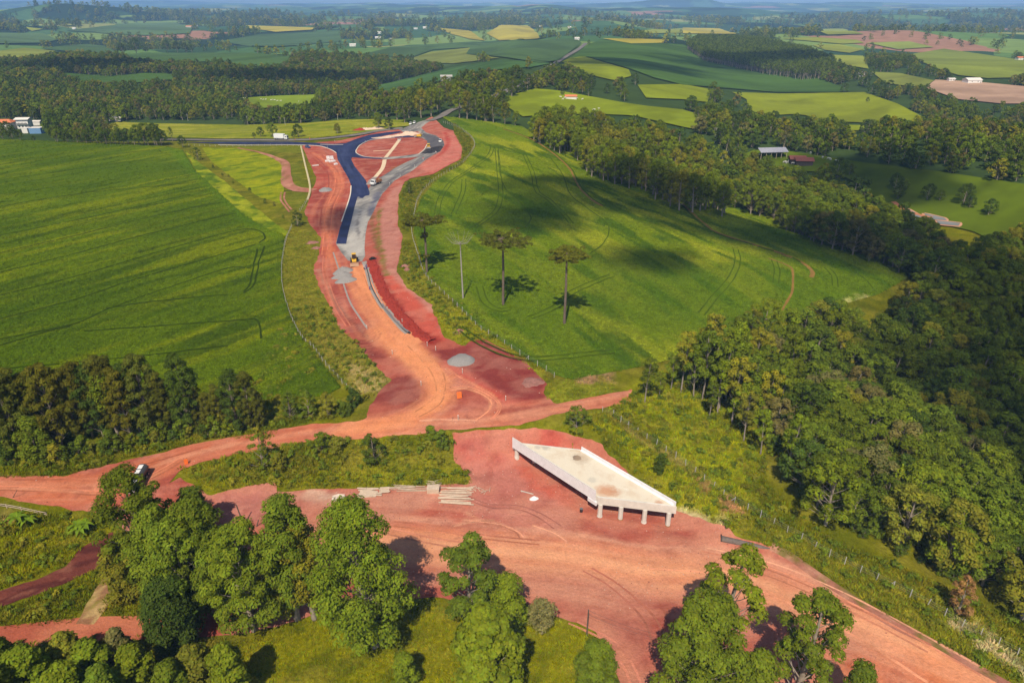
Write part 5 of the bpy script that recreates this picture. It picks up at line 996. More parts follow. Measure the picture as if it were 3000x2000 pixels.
GREYM = flat_mat('grey_steel', (.22, .22, .23), .5, .3, .5, 2, .2); TANK = flat_mat('tank_paint', (.075, .08, .09), .45, .1, .5, 1.2, .2); ORANGEP = flat_mat('signal_orange', (.85, .17, .03), .5, 0, .4, 2, .08); RUST = flat_mat('rusty_steel', (.36, .17, .08), .8, .1, .3, 3, .3); DIRTY = flat_mat('dusty_body', (.42, .26, .17), .8, 0, .3, 2, .2)
CONC = flat_mat('concrete', (.62, .59, .54), .9, 0, .2, .8, .14, .01); CONCW = flat_mat('whitewashed_concrete', (.74, .74, .77), .9, 0, .2, 1.2, .10); POSTM = flat_mat('concrete_post', (.46, .43, .38), .9, 0, .2, 2, .15); WOODM = flat_mat('weathered_timber', (.48, .38, .29), .9, 0, .15, 2.5, .25); PLANK = flat_mat('pale_plank', (.56, .44, .34), .9, 0, .15, 2, .2); DWOOD = flat_mat('dark_pole_wood', (.13, .10, .08), .9, 0, .15, 2, .25); WIRE = flat_mat('fence_wire', (.3, .3, .3), .6, .5, .4, 2, .1)
# ---- skewed concrete bridge
FL, NL, NR, FR = [np.array(p) for p in ((.4, 114.8), (15.2, 98.3), (28.9, 95.7), (13.9, 112.2))]
uL = (NL-FL)/np.linalg.norm(NL-FL); wW = (NR-NL)/np.linalg.norm(NR-NL); nL = np.array([-uL[1], uL[0]])*-1   # nL points left-front
bridge = thing('bridge', 'unfinished skewed concrete bridge with white parapets standing on the excavated ground', 'bridge', (14.5, 105, 0))
O = np.array([14.5, 105, 0])
def hull(nm, lowpts, z0, highpts, z1, mat, parent, bevel=.03):
    n = len(lowpts); V = [(*p, z0) for p in lowpts]+[(*p, z1) for p in highpts]; V = np.array(V)-O
    Fs = [np.array([list(range(n))[::-1]]), np.array([[n+k for k in range(n)]]), np.array([[k, (k+1) % n, n+(k+1) % n, n+k] for k in range(n)])]
    me = mesh(nm, V, Fs, mat, None, False); bm = bmesh.new(); bm.from_mesh(me); bmesh.ops.recalc_face_normals(bm, faces=bm.faces[:])
    if bevel: bmesh.ops.bevel(bm, geom=bm.edges[:], offset=bevel, segments=1, affect='EDGES')
    bm.to_mesh(me); bm.free(); return obj(nm, me, parent)
def band(a, b, d0, d1): return [a+nL*d0, b+nL*d0, b+nL*d1, a+nL*d1]
def deck_mat():
    m, nt, b = new_mat('bridge_deck'); L = nt.links.new; tc = nd(nt, 'ShaderNodeTexCoord'); P = tc.outputs['Object']
    base = nd(nt, 'ShaderNodeRGB'); base.outputs[0].default_value = (.70, .62, .50, 1); col = base.outputs[0]
    def stain(col, f, rgb):
        c2 = nd(nt, 'ShaderNodeRGB'); c2.outputs[0].default_value = (*rgb, 1); mx = nd(nt, 'ShaderNodeMix', data_type='RGBA'); L(f, mx.inputs[0]); L(col, mx.inputs[6]); L(c2.outputs[0], mx.inputs[7]); return mx.outputs[2]
    col = stain(col, maprange(nt, noise(nt, .22, 5, .6, P), .5, .72, 0, .75), (.56, .40, .26))
    col = stain(col, maprange(nt, noise(nt, .55, 5, .65, P), .58, .75, 0, .6), (.78, .74, .66))
    def spotm(cx, cy, r, soft, rgb, a=1.0):
        nonlocal col
        v = nd(nt, 'ShaderNodeVectorMath', operation='DISTANCE'); L(P, v.inputs[0]); v.inputs[1].default_value = (cx, cy, 4.6)
        n2 = math_(nt, 'ADD', v.outputs['Value'], math_(nt, 'MULTIPLY', math_(nt, 'SUBTRACT', noise(nt, 1.3, 4, .6, P), .5), r*1.6))
        col = stain(col, maprange(nt, n2, r-soft, r+soft, a, 0), rgb)
    for u, v, r, s, rgb, a in ((1690,1340,.85,.12,(.13,.09,.07),.95),(1702,1342,1.6,.8,(.42,.30,.2),.6),(1600,1309,.9,.3,(.42,.38,.33),.7),(1575,1310,.6,.2,(.45,.40,.36),.6),(1735,1405,.8,.25,(.5,.46,.4),.6),(1775,1437,1.6,.8,(.55,.26,.14),.8),(1800,1440,1.0,.6,(.5,.24,.13),.7),(1930,1471,.6,.3,(.5,.24,.14),.7)):
        q = flat([(u, v)], 4.6)[0]; spotm(q[0]-O[0], q[1]-O[1], r, s, rgb, a)
    L(col, b.inputs['Base Color']); b.inputs['Roughness'].default_value = .9; b.inputs['Specular IOR Level'].default_value = .2; return m
hull('deck_slab', [FL, NL, NR, FR], 4.25, [FL, NL, NR, FR], 4.6, deck_mat(), bridge, .02)
e = uL*.25
lp = hull('parapet', band(FL-e, NL+e*.4, .02, .26), 3.5, band(FL-e, NL+e*.4, .08, .24), 5.85, CONCW, bridge); lp['label'] = 'tall white left parapet and fascia'
rp = hull('parapet', band(FR-uL*.2, NR+uL*.2, -.26, -.02), 3.9, band(FR-uL*.2, NR+uL*.2, -.2, -.06), 5.4, CONCW, bridge); rp['label'] = 'slim right parapet'
hull('coping', band(FL-e, NL+e*.4, .05, .27), 5.85, band(FL-e, NL+e*.4, .05, .27), 5.92, CONC, lp, .02)
hull('kerb', band(FR-uL*.1, NR-uL*.1, .0, .35), 4.602, band(FR, NR-uL*.1, .0, .22), 4.85, CONCW, bridge, .02)
def endbeam(a, b, out):
    o_ = uL*out; return hull('end_beam', [a, b, b+o_, a+o_], 2.95, [a, b, b+o_, a+o_], 4.62, CONC, bridge, .03)
endbeam(NL+uL*.02, NR+uL*.02, .55); endbeam(FL-uL*.02, FR-uL*.02, -.5)
hull('corner_block', band(NL-uL*1.6, NL+uL*.5, .0, .36), 2.7, band(NL-uL*1.6, NL+uL*.5, .0, .36), 3.5, CONCW, bridge)
for k in range(5):
    s = .12+.19*k; a = FL+(FR-FL)*s; b = NL+(NR-NL)*s; hull('girder', band(a, b, -.25, .25), 3.1, band(a, b, -.25, .25), 4.25, CONC, bridge, .02)
for s_, (a, b, sh) in ((0, (NL, NR, .25)), (1, (FL, FR, -.25))):
    for k in range(4):
        c = a+(b-a)*(.02+.305*k)+uL*sh+(wW*.5 if k == 0 else 0); g0 = float(hgt(*c)); p = cyl('column', np.array([*c, g0-.4])-O, np.array([*c, 2.96])-O, .44, .44, CONC, bridge, 8)
        cyl('pile_base', np.array([*c, g0-.4])-O, np.array([*c, g0+.25])-O, .6, .5, RUST if k % 2 else CONC, p, 8)
# ---- fences
def fence(label, px, step=2.7, hh=1.45, r=.085, mat=POSTM, brace=11, wires=3, dens_n=6, world=None, nm='post_fence', lean=.04):
    P = wline(px, dens_n, True) if world is None else world; d = np.concatenate([[0], np.cumsum(np.hypot(*np.diff(P, axis=0).T))]); n = int(d[-1]/step); s = np.linspace(0, d[-1], n+1)
    X = np.interp(s, d, P[:, 0]); Y = np.interp(s, d, P[:, 1]); Z = hgt(X, Y); t = thing(nm, label, 'fence', (X[0], Y[0], Z[0])); g = np.random.RandomState(n); org = np.array([X[0], Y[0], Z[0]])
    V, F = tube([(0, 0, -.3), (0, 0, hh)], [r, r*.9], 4); pm = mesh('post', V, [F, np.array([[4, 5, 6, 7]])], mat, None, False)
    bm_ = mesh('brace', *tube([(0, 0, -.1), (.9, 0, hh*.85)], [r*.8]*2, 4), mat, None, False)
    for k in range(n+1):
        l = (X[k]-org[0], Y[k]-org[1], Z[k]-org[2]); p = obj('post', pm, t, l, (g.normal()*lean, g.normal()*lean, g.rand()), (1, 1, .9+.2*g.rand()))
        if brace and k % brace == 3:
            an = math.atan2(Y[min(k+1, n)]-Y[k], X[min(k+1, n)]-X[k]); obj('brace', bm_, t, (l[0]-.9*math.cos(an), l[1]-.9*math.sin(an), l[2]), (0, 0, an))
    for w in range(wires):
        V, F = tube(np.stack([X-org[0], Y-org[1], Z-org[2]+hh*(.35+.28*w)], 1), .012, 3); obj('wire', mesh('wire', V, F, WIRE), t)
    return t
fence('white post fence following the edge of the right field along the works', c5((1120,135),(1200,160),(1290,220),(1322,290),(1240,400),(1060,510),(960,620),(930,720),(910,850),(950,1000),(1000,1140),(1100,1240),(1250,1380),(1360,1490))+c8((1480,215),(1560,270),(1680,350),(1780,410),(1845,458)), 3.4)
fence('white post fence between the left soy field and the dry grass verge', c4((1915,820),(1880,900),(1860,1000),(1850,1100),(1860,1240),(1915,1420),(1990,1560))+c7((2050,150),(2130,260),(2240,380))+c8((465,515),(520,560)), 2.9)
fence('white post fence across the grassy slope right of the bridge', br((1075,20),(1160,50),(1275,140),(1400,220),(1527,300),(1655,385),(1780,470),(1905,570),(2040,680),(2200,800),(2325,860))+k3((857,235),(955,290),(1080,355),(1200,430),(1430,550),(1590,625),(1725,695),(1860,770),(1990,850),(2150,930),(2310,1015),(2420,1075)), 2.5, 1.5, .085)
ft = fence('straw coloured netting fence between path and red shoulder near the roundabout', c4((1975,290),(2000,400),(2035,560),(2020,640),(1970,715)), 3.2)
fw = wline(c4((1975,290),(2000,400),(2035,560),(2020,640)), 8); nm_ = ribbon('netting', fw, .9, .06, flat_mat('straw_netting', (.62, .52, .28), .9, 0, .1, 2, .25), thick=.45); nm_.parent = ft; nm_.location = -ft.location
fence('low posts along the kerb of the left roundabout arm', c4((1240,283),(1500,290),(1750,283),(1960,287)), 4.0, 1.1, .1, brace=0)
fence('wooden corral fence running from the cattle sheds down the pasture', [(2365,456),(2390,462),(2420,472),(2450,486),(2480,505),(2520,525)], 4.0, 1.5, .1, DWOOD, 0)
lr = thing('log_rail', 'weathered log rail fence at the left edge below the dirt road', 'fence', P1(60, 1500)); lp_ = wline(l3((-150,190),(0,200),(150,225),(330,265)), 3); org = Vector(lr.location)
for k in range(0, len(lp_), 2):
    x, y = lp_[k]; cyl('post', Vector((x, y, float(hgt(x, y))-.2))-org, Vector((x, y, float(hgt(x, y))+1.0))-org, .08, .07, WOODM, lr, 7)
for hz in (.45, .85):
    obj('rail', mesh('rail', *tube(np.array([(x, y, float(hgt(x, y))+hz) for x, y in lp_])-np.array(org), .06, 6), WOODM), lr)
# ---- heaps and stores
M_gpile = ground_mat('gravel_heap', (.4, 3.0, 12.0), (.08, .12, .2), .08, 6.0, base=alb(158, 154, 152)); M_sand = ground_mat('pale_sand', (.4, 2.0, 8.0), (.08, .1, .12), .1, 3.0, base=alb(236, 204, 180)); M_spoil = ground_mat('spoil_soil', (.4, 2.0, 8.0), (.15, .2, .2), .3, 2.0, base=alb(172, 66, 54)); M_rub = ground_mat('rubble', (.6, 2.5, 9.0), (.2, .25, .25), .3, 2.5, base=alb(170, 120, 110))
def heap(nm, label, cat, u, v, rx, ry, h, mat, rz=0.0, seed=0, peak=1.6, group=None, bumps=.25):
    x0, y0, z0 = P1(u, v); n, m = 28, 12; a = np.linspace(0, 2*math.pi, n, endpoint=False); V = []
    for j in range(m+1):
        q = j/m
        for t in a:
            rr_ = q*(1+bumps*(fbm(np.array(2+math.cos(t)*1.3+seed), np.array(2+math.sin(t)*1.3), 3)-.5)*2); x = math.cos(t)*rx*rr_; y = math.sin(t)*ry*rr_; X = x*math.cos(rz)-y*math.sin(rz); Y = x*math.sin(rz)+y*math.cos(rz)
            z = h*(1-q**peak)*(1-.0*q)+(float(fbm(np.array(X*.9+seed*3), np.array(Y*.9), 3))-.5)*h*bumps*2*(1-q)*(q > 0); V.append((X, Y, float(hgt(x0+X, y0+Y))-z0+z-.04*(q > .95)+.05))
    F = [[j*n+k, j*n+(k+1) % n, (j+1)*n+(k+1) % n, (j+1)*n+k] for j in range(m) for k in range(n)]
    return tag(obj(nm, mesh(nm, V, np.array(F)[:, ::-1], mat), None, (x0, y0, z0)), label, cat, group)
heap('gravel_heap', 'grey gravel heap nearest the wheel loader', 'gravel heap', 1006, 796, 3.4, 2.6, 1.9, M_gpile, .2, 1, 1.25)
heap('gravel_heap', 'grey gravel heap in the middle of the three on the haul road', 'gravel heap', 1004, 810, 3.6, 2.4, 1.8, M_gpile, .1, 2, 1.25)
heap('gravel_heap', 'grey gravel heap lowest of the three on the orange road', 'gravel heap', 1014, 822, 3.6, 2.4, 1.7, M_gpile, .1, 3, 1.25)
heap('gravel_heap', 'small grey gravel heap on the red shoulder left of the asphalt', 'gravel heap', 953, 557, 3.3, 3.6, 1.2, M_gpile, 0, 4, 2.0)
heap('gravel_heap', 'pale grey flat topped gravel heap on the dark red patch', 'gravel heap', 1350, 1056, 3.4, 3.2, 1.3, M_gpile, 0, 5, 2.6)
for k, (x, y, rx, h) in enumerate(((1150,190,7,.8),(1260,180,7,1.2),(1340,168,6,2.2),(1400,165,6,1.8),(1450,172,5,1.4),(1050,205,7,.5))):
    q = cA((x, y+8))[0]; heap('sand_heap', 'pale sand heap tipped inside the far curve of the roundabout', 'sand heap', q[0], q[1], rx, 3.2, h, M_sand, .1, 10+k, 1.3, 'sand heaps in the roundabout', .4)
for k, (x, y, rx) in enumerate(((800,125,6),(880,118,8),(980,110,7))):
    q = cA((x, y))[0]; heap('earth_heap', 'pale pink earth heap on the verge above the roundabout', 'earth heap', q[0], q[1], rx, 3, 1.5, M_sand if k else M_spoil, 0, 20+k, 1.3, 'earth heaps above the roundabout', .4)
for k, (u, v, r) in enumerate(((913,712,2.2),(925,728,1.6),(1187,780,1.4),(1192,790,1.0),(1345,972,1.5),(1560,1120,2.2),(1548,1128,1.6))):
    heap('rubble_heap', 'small heap of grubbed roots and rubble beside the works', 'rubble heap', u, v, r, r*.8, .7, M_rub, 0, 30+k, 1.3, 'rubble heaps beside the works', .7)
sp_ = wline(c5((645,1045),(680,1140),(740,1260),(830,1390),(950,1510),(1040,1568)), 14); V = []
for k, (x, y) in enumerate(sp_):
    T = sp_[min(k+1, len(sp_)-1)]-sp_[max(k-1, 0)]; T /= np.linalg.norm(T); N = np.array([-T[1], T[0]])
    for j in range(7):
        q = (j-3)/3*1.7*(.75+.5*random.Random(k*3+j//6).random()); X, Y = x+N[0]*q, y+N[1]*q; V.append((X, Y, float(hgt(X, Y))+.06+.3*(1-(abs(j-3)/3)**1.5)*(.1+1.8*float(fbm(np.array(X*1.1), np.array(Y*1.1), 3)))*(1 if j not in (0, 6) else 0)+(random.Random(k*7+j).random()*.38-.1 if 0 < j < 6 else 0)))
kind(obj('spoil_bank', mesh('spoil_bank', V, np.array([[k*7+j, (k+1)*7+j, (k+1)*7+j+1, k*7+j+1] for k in range(len(sp_)-1) for j in range(6)])[:, ::-1], M_spoil, None, False)), 'structure')
# drain beside the haul road, culvert strips
M_dr = ground_mat('drain_stone', (.4, 2, 8), (.08, .12, .15), .03, 5, base=alb(168, 158, 152)); dl = wline(cB((870,870),(920,1000),(985,1250),(1080,1440),(1160,1568))+c5((740,1355),(840,1475),(885,1515)), 6)
kind(ribbon('drain_bed', dl, 1.7, .08, M_dr), 'structure'); kind(ribbon('drain_slot', dl[4:], .35, .10, flat_mat('dark_slot', (.05, .05, .05), .9)), 'structure')
pl_ = wline(c5((715,1330),(760,1390),(830,1465),(890,1515)), 8); z_ = hgt(pl_[:, 0], pl_[:, 1])+.35; o3 = np.array([*pl_[0], z_[0]])
pp = thing('drain_pipe', 'dark grey plastic drain pipe lying along the haul road', 'pipe', tuple(o3)); obj('pipe_wall', mesh('pipe_wall', *tube(np.column_stack([pl_, z_])-o3, .27, 12), GREYM), pp); e0 = np.array([*pl_[-1], z_[-1]])-o3; cyl('pipe_end', e0, e0+np.array([.4, -.4, 0]), .34, .3, CHAS, pp)
kind(ribbon('kerb', wline(c5((395,985),(440,1120),(500,1300),(560,1400),(615,1480))), .5, .08, M_dr, thick=.05), 'structure')
M_cs = ground_mat('culvert_concrete', (.4, 2, 8), (.06, .12, .12), .02, 4, base=alb(240, 214, 180))
for L, w in ((cA((1250,245),(1175,345),(1100,437)), 2.3), (cA((1085,465),(1075,520),(1050,580),(980,665)), 2.3), (cA((955,366),(1150,355)), .9), (cA((980,665),(930,705),(900,750)), 2.6)):
    kind(ribbon('culvert_channel', wline(L, 6), w, .08, M_cs if w < 2.5 else M_dr, thick=.12), 'structure')
x, y, z = P1(*cA((1255,238))[0]); mh_ = thing('manhole_ring', 'round concrete manhole ring at the top of the culvert strip', 'manhole', (x, y, z)); cyl('ring_wall', (0, 0, 0), (0, 0, .9), 1.3, 1.3, CONC, mh_, 18, False); cyl('dark_opening', (0, 0, .5), (0, 0, .86), .9, .9, CHAS, mh_, 18)
# stacked culvert blocks, slab
x0, y0, z0 = P1(*cA((450,485))[0])
for k, (u, v, w, l) in enumerate(((437,440,1.9,1.2),(478,440,1.9,1.2),(440,460,1.9,1.2),(482,462,1.9,1.2),(430,486,2.6,1.3),(470,492,2.2,1.3),(500,488,2.0,1.2),(525,522,1.9,1.1))):
    x, y, z = P1(*cA((u, v))[0]); b = thing('culvert_block', 'pale concrete culvert block stored beside the new asphalt', 'concrete block', (x, y, z), .1*k, 'stored culvert blocks'); box('block_body', (w, l, .9), (0, 0, .5), CONCW, b, .06); box('socket', (w*.6, .06, .5), (0, -l/2-.02, .5), CONC, b, .02)
x, y, z = P1(*cA((293,535))[0]); tag(box('concrete_beam', (3.6, .9, .5), (x, y, z+.3), CONC, None, .08, .55), 'single concrete beam lying on the red shoulder left of the stored blocks', 'beam')
# timber
def stack(label, pxs, mat, L, r, nm='timber_stack', part='log', square=False):
    x0, y0, z0 = P1(*pxs[0][:2]); t = thing(nm, label, 'timber', (x0, y0, z0)); g = np.random.RandomState(len(pxs)*7)
    for u, v, a in pxs:
        x, y, z = P1(u, v); l = L*(.8+.4*g.rand()); c = Vector((x-x0, y-y0, z-z0+r+.02+.25*g.rand())); d = Vector((math.cos(a), math.sin(a), 0))*l/2
        if square: box(part, (l, r*3, r*.8), c, mat, t, .01, a)
        else: cyl(part, c-d, c+d, r, r*.85, mat, t, 8)
    return t
g = np.random.RandomState(5)
stack('stack of long debarked poles on the excavated ground', [(*m3((1025+g.normal()*12, 72+k*7))[0], .02+g.normal()*.05-(.12 if k > 12 else 0)) for k in range(17)], PLANK, 5.6, .1)
stack('loose pale planks stacked left of the pole stack', [(*m3((420+g.normal()*18, 78+k*5.5))[0], -.05+g.normal()*.12) for k in range(11)], PLANK, 3.6, .12, 'plank_stack', 'plank', True)
stack('short pile of pale boards between planks and poles', [(*m3((535, 76+k*6))[0], .1+g.normal()*.05) for k in range(6)], PLANK, 2.0, .12, 'board_stack', 'board', True)
stack('brown bundle of thin poles at the foot of the grass bank', [(*m3((700+g.normal()*25, 58+k*3.5))[0], -.03+g.normal()*.06) for k in range(11)], WOODM, 5.8, .07, 'pole_bundle', 'pole')
stack('brushwood heap on top of the bank foot above the wooden crate', [(*m3((870+g.normal()*20, 22+k*4))[0], g.normal()*.4) for k in range(9)], WOODM, 2.2, .06, 'brushwood_heap', 'stick')
stack('scattered sticks and roots right of the pole stack', [(*m3((1190+g.normal()*40, 60+g.rand()*40))[0], g.normal()*.7) for k in range(14)], PLANK, 1.6, .05, 'brushwood_heap', 'stick')
x, y, z = P1(*m3((870,92))[0]); cr_ = thing('wooden_crate', 'pale wooden formwork box between pole bundle and pole stack', 'crate', (x, y, z)); box('lid', (2.4, 1.5, .12), (0, 0, 1.02), PLANK, cr_, .02)
for sx, sy, w, l in ((0, -.7, 2.3, .1), (0, .7, 2.3, .1), (-1.1, 0, .1, 1.3), (1.1, 0, .1, 1.3)): box('side_panel', (w, l, .95), (sx, sy, .48), PLANK, cr_, .01)
x, y, z = P1(*m3((218,140))[0]); bm = bmesh.new(); vs_ = [bm.verts.new(p) for p in ((-1.2, -.8, 0), (.6, -1.1, 0), (1.3, -.2, 0), (1.0, .9, 0), (-.3, 1.1, 0), (-1.3, .5, 0))]; f = bm.faces.new(vs_); r_ = bmesh.ops.extrude_face_region(bm, geom=[f]); bmesh.ops.translate(bm, vec=(0, 0, .3), verts=[q for q in r_['geom'] if isinstance(q, bmesh.types.BMVert)]); bmesh.ops.recalc_face_normals(bm, faces=bm.faces[:]); bmesh.ops.bevel(bm, geom=bm.edges[:], offset=.05, segments=1, affect='EDGES')
tag(obj('concrete_slab', bm_mesh('concrete_slab', bm, flat_mat('slab_concrete', (.7, .58, .48), .9, 0, .2, 1.5, .2)), None, (x, y, z)), 'broken pale concrete slab at the left end of the storage yard', 'slab')
heap('lime_heap', 'small white heap on the ground left of the bridge', 'heap', *m3((1562,142))[0], .9, .6, .5, CONCW, 0, 77, 1.4)
x, y, z = P1(*m3((1515,102))[0]); tag(cyl('broken_post', Vector((-1.2, .5, .12)), Vector((1.2, -.5, .12)), .12, .1, POSTM, None), 'broken white post lying left of the bridge', 'post').location = (x, y, z)
x, y, z = P1(*m3((1888,232))[0]); bk = thing('black_drum', 'small black drum near the first bridge column', 'drum', (x, y, z)); cyl('shell', (0, 0, 0), (0, 0, .75), .3, .3, BLACKM, bk); cyl('rim_ring', (0, 0, .75), (0, 0, .79), .32, .32, GREYM, bk)
x, y, z = P1(1092, 760); ty = thing('tyre_pile', 'black rubber tyres lying beside the red spoil bank', 'tyres', (x, y, z))
for k, (dx, dy, dz) in enumerate(((-.5, 0, .2), (.6, .2, .2), (0, 0, .6))):
    bm = bmesh.new(); n1, n2 = 16, 8; vv = [[bm.verts.new((dx+(.6+.2*math.cos(b_*6.2832/n2))*math.cos(a_*6.2832/n1), dy+(.6+.2*math.cos(b_*6.2832/n2))*math.sin(a_*6.2832/n1), dz+.2*math.sin(b_*6.2832/n2))) for b_ in range(n2)] for a_ in range(n1)]
    for a_ in range(n1):
        for b_ in range(n2): bm.faces.new((vv[a_][b_], vv[(a_+1) % n1][b_], vv[(a_+1) % n1][(b_+1) % n2], vv[a_][(b_+1) % n2]))
    obj('tyre', bm_mesh('tyre', bm, TYRE, True), ty)
q0, q1 = W(*[np.array(c_, float) for c_ in zip(*k3((612,352),(925,408)))]); z0 = float(hgt(*q0)); cp = thing('culvert_pipe', 'half buried dark culvert pipe beside the haul road right of the bridge', 'pipe', (*q0, z0)); d_ = np.array([*(q1-q0), float(hgt(*q1))-z0])
obj('pipe_wall', mesh('pipe_wall', *tube([(0, 0, .2), d_*.5+np.array([0, 0, -.1]), d_+np.array([0, 0, -.55])], .55, 16), flat_mat('dusty_pipe', (.15, .12, .105), .9, 0, .2, 2, .3)), cp); cyl('pipe_mouth', (.02, 0, .35), (-.05, .01, .35), .68, .68, CHAS, cp)
# stakes
for k, (u, v) in enumerate(c8((972,515),(1215,740),(1243,432),(1527,612),(783,310),(1012,255),(848,103),(617,145),(1068,284))+cA((1678,400),(1380,140),(985,235),(1135,215),(1287,210),(865,265),(515,262),(430,330),(1145,755),(1265,655),(1430,550))):
    x, y, z = P1(u, v); s_ = thing('survey_stake', 'white survey stake standing on the red soil of the works', 'stake', (x, y, z), 0, 'survey stakes on the works'); box('shaft', (.14, .08, 1.2), (0, 0, .55), POSTM, s_, .01); box('painted_tip', (.15, .09, .2), (0, 0, 1.2), WHITE, s_, .01)
# signs
def sign_board(label, u, v, w, h, rz, tilt):
    x, y, z = P1(u, v); t = thing('warning_sign', label, 'sign', (x, y, z), rz); box('board', (w, .05, h), (0, 0, h*.6), ORANGEP, t, .01, 0, (1, 1), tilt); box('back_leg', (.06, .06, h*1.2), (-w*.4, .35, h*.5), CHAS, t, 0, 0, (1, 1), -.35); box('back_leg', (.06, .06, h*1.2), (w*.4, .35, h*.5), CHAS, t, 0, 0, (1, 1), -.35)
sign_board('orange sign board on a folding stand inside the dirt junction', 1346, 1167, 1.1, 1.5, .35, -.25)
sign_board('orange marker board at the edge of the dirt road by the bank', 547, 1360, .7, 1.2, .5, -.1)
# poles
def pole(label, u, vb, vt, r=.13, cross=True, du=0, mat=DWOOD, group=None):
    loc, h = spot(u, vb, vt); t = thing('utility_pole', label, 'pole', loc, 0, group); dx = du*float(project(*[np.array(q) for q in loc])[2])/FPX
    cyl('shaft', (0, 0, -.2), (dx, 0, h), r, r*.7, mat, t, 10)
    if cross: box('crossarm', (1.5, .1, .12), (dx, 0, h-.4), mat, t, .01); cyl('insulator', (dx-.6, 0, h-.34), (dx-.6, 0, h-.12), .05, .04, WHITE, t, 8); cyl('insulator', (dx+.6, 0, h-.34), (dx+.6, 0, h-.12), .05, .04, WHITE, t, 8)
    return loc, h
pa_, ph = pole('dark wooden utility pole on the grass beside the lane at bottom centre', 1719, 1860, 1784, .12, False)
pb_, ph2 = pole('leaning dark wooden pole behind the left eucalyptus clump', 716, 1540, 1477, .14, False, -10)
pole('short tilted wooden pole stub right of the leaning pole', 750, 1542, 1521, .12, False, 12)
pole('thin tilted stake at the left edge of the dirt road', 35, 1457, 1434, .07, False, 24)
pc_, ph3 = pole('wooden pole hidden among the lower right eucalyptuses', 2075, 1985, 1880, .12, True)
for k, dz in enumerate((.15, 1.0)):
    a = np.array([pa_[0], pa_[1], pa_[2]+ph-dz]); b = np.array([pc_[0], pc_[1], pc_[2]+ph3-dz]); P = [a+(b-a)*s+np.array([0, 0, -1.2*4*s*(1-s)]) for s in np.linspace(0, 1, 12)]; tag(obj('power_line', mesh('power_line', *tube(np.array(P)-a, .022, 4), CHAS), None, tuple(a)), ('upper' if k == 0 else 'lower')+' wire from the bottom centre pole to the lower right trees', 'wire')
for k, (u, vb, vt, lab) in enumerate(((727,367,340,'grey utility pole at the wood edge left of the white box truck'),(743,364,346,'short grey pole right beside the taller one at the wood edge'),(836,368,345,'grey utility pole at the wood edge above the white box truck'),(551,354,334,'grey utility pole in front of the small orchard'),(420,346,318,'pale pole among the trees left of the orchard'),(990,352,334,'grey pole on the meadow above the roundabout'),(2094,418,374,'white pole in the trees left of the grey barn'),(1273,331,310,'grey pole at the roadside above the parked cars'))):
    pole(lab, u, vb, vt, .16, True, 0, POSTM)
# ponds
mw, nt, b = new_mat('pond_water'); b.inputs['Base Color'].default_value = (.22, .22, .2, 1); b.inputs['Roughness'].default_value = .06; bp = nd(nt, 'ShaderNodeBump'); bp.inputs['Distance'].default_value = .02; nt.links.new(noise(nt, 1.5), bp.inputs['Height']); nt.links.new(bp.outputs[0], b.inputs['Normal'])
for L in (c6((1450,605),(1490,610),(1560,650),(1545,668),(1490,655)), c6((1600,632),(1700,656),(1712,668),(1620,662)), c6((1680,678),(1800,690),(1790,705),(1700,697))):
    w = wpoly(L, 4); w = w.mean(0)+(w-w.mean(0))*1.35
    kind(sheet('pond', w, 1.5, .9, None, mw), 'structure'); kind(ribbon('pond_bank', np.vstack([w, w[:1]]), 2.2, .75, M_soil, Paint(alb(214, 160, 130))), 'structure')
kind(ribbon('cattle_path', wline(c6((1380,550),(1450,600),(1560,640),(1640,650))), 2.5, .9, M_soil, Paint(alb(196, 130, 96))), 'structure')
kind(ribbon('headland_track', wline(c6((330,520),(450,545),(600,600),(760,670),(1050,785),(1200,850),(1370,895),(1590,955))), 3.0, .5, M_soil, Paint(alb(196, 128, 96)).mottle(alb(150, 100, 70), 9, 4, .3, .45, .7, .8), cross=3), 'structure')
# ================================================================== vehicles, buildings, people, cattle
WM = (TYRE, RIM)
def vthing(nm, label, cat, u, v, u1, v1, group=None, dz=.12):
    x, y, z = P1(u, v); return thing(nm, label, cat, (x, y, z+dz), heading(u, v, u1, v1), group)
def box_truck():
    t = vthing('box_truck', 'white box truck driving on the grey road past the works', 'truck', 826, 410.5, 850, 410.5, None, .3)
    b = box('cargo_box', (7.4, 2.5, 2.8), (-1.5, 0, 2.45), WHITE, t, .06); box('rear_door', (.05, 2.3, 2.6), (-5.22, 0, 2.45), GREYM, b.parent, .01)
    c = prism('cab', [(2.5, .7), (4.6, .7), (4.65, 1.7), (4.25, 2.9), (2.5, 3.0)], 2.4, WHITE, t, 0, .06); prism('windscreen', [(4.66, 1.75), (4.3, 2.75), (4.33, 2.76), (4.69, 1.76)], 2.1, GLASS, c); box('side_window', (.9, 2.44, .7), (3.6, 0, 2.2), GLASS, c, .02)
    box('chassis', (9.4, .9, .3), (-.4, 0, .85), CHAS, t, .02); box('side_skirt', (3.5, 2.3, .4), (-.6, 0, .75), GREYM, t, .03)
    for x in (3.4, -3.2, -4.4):
        for y in (-1.05, 1.05): wheel(t, x, y, .5, .32, WM)
    for y in (-.85, .85): box('headlight', (.06, .35, .22), (4.66, y, 1.0), RIM, t, .02)
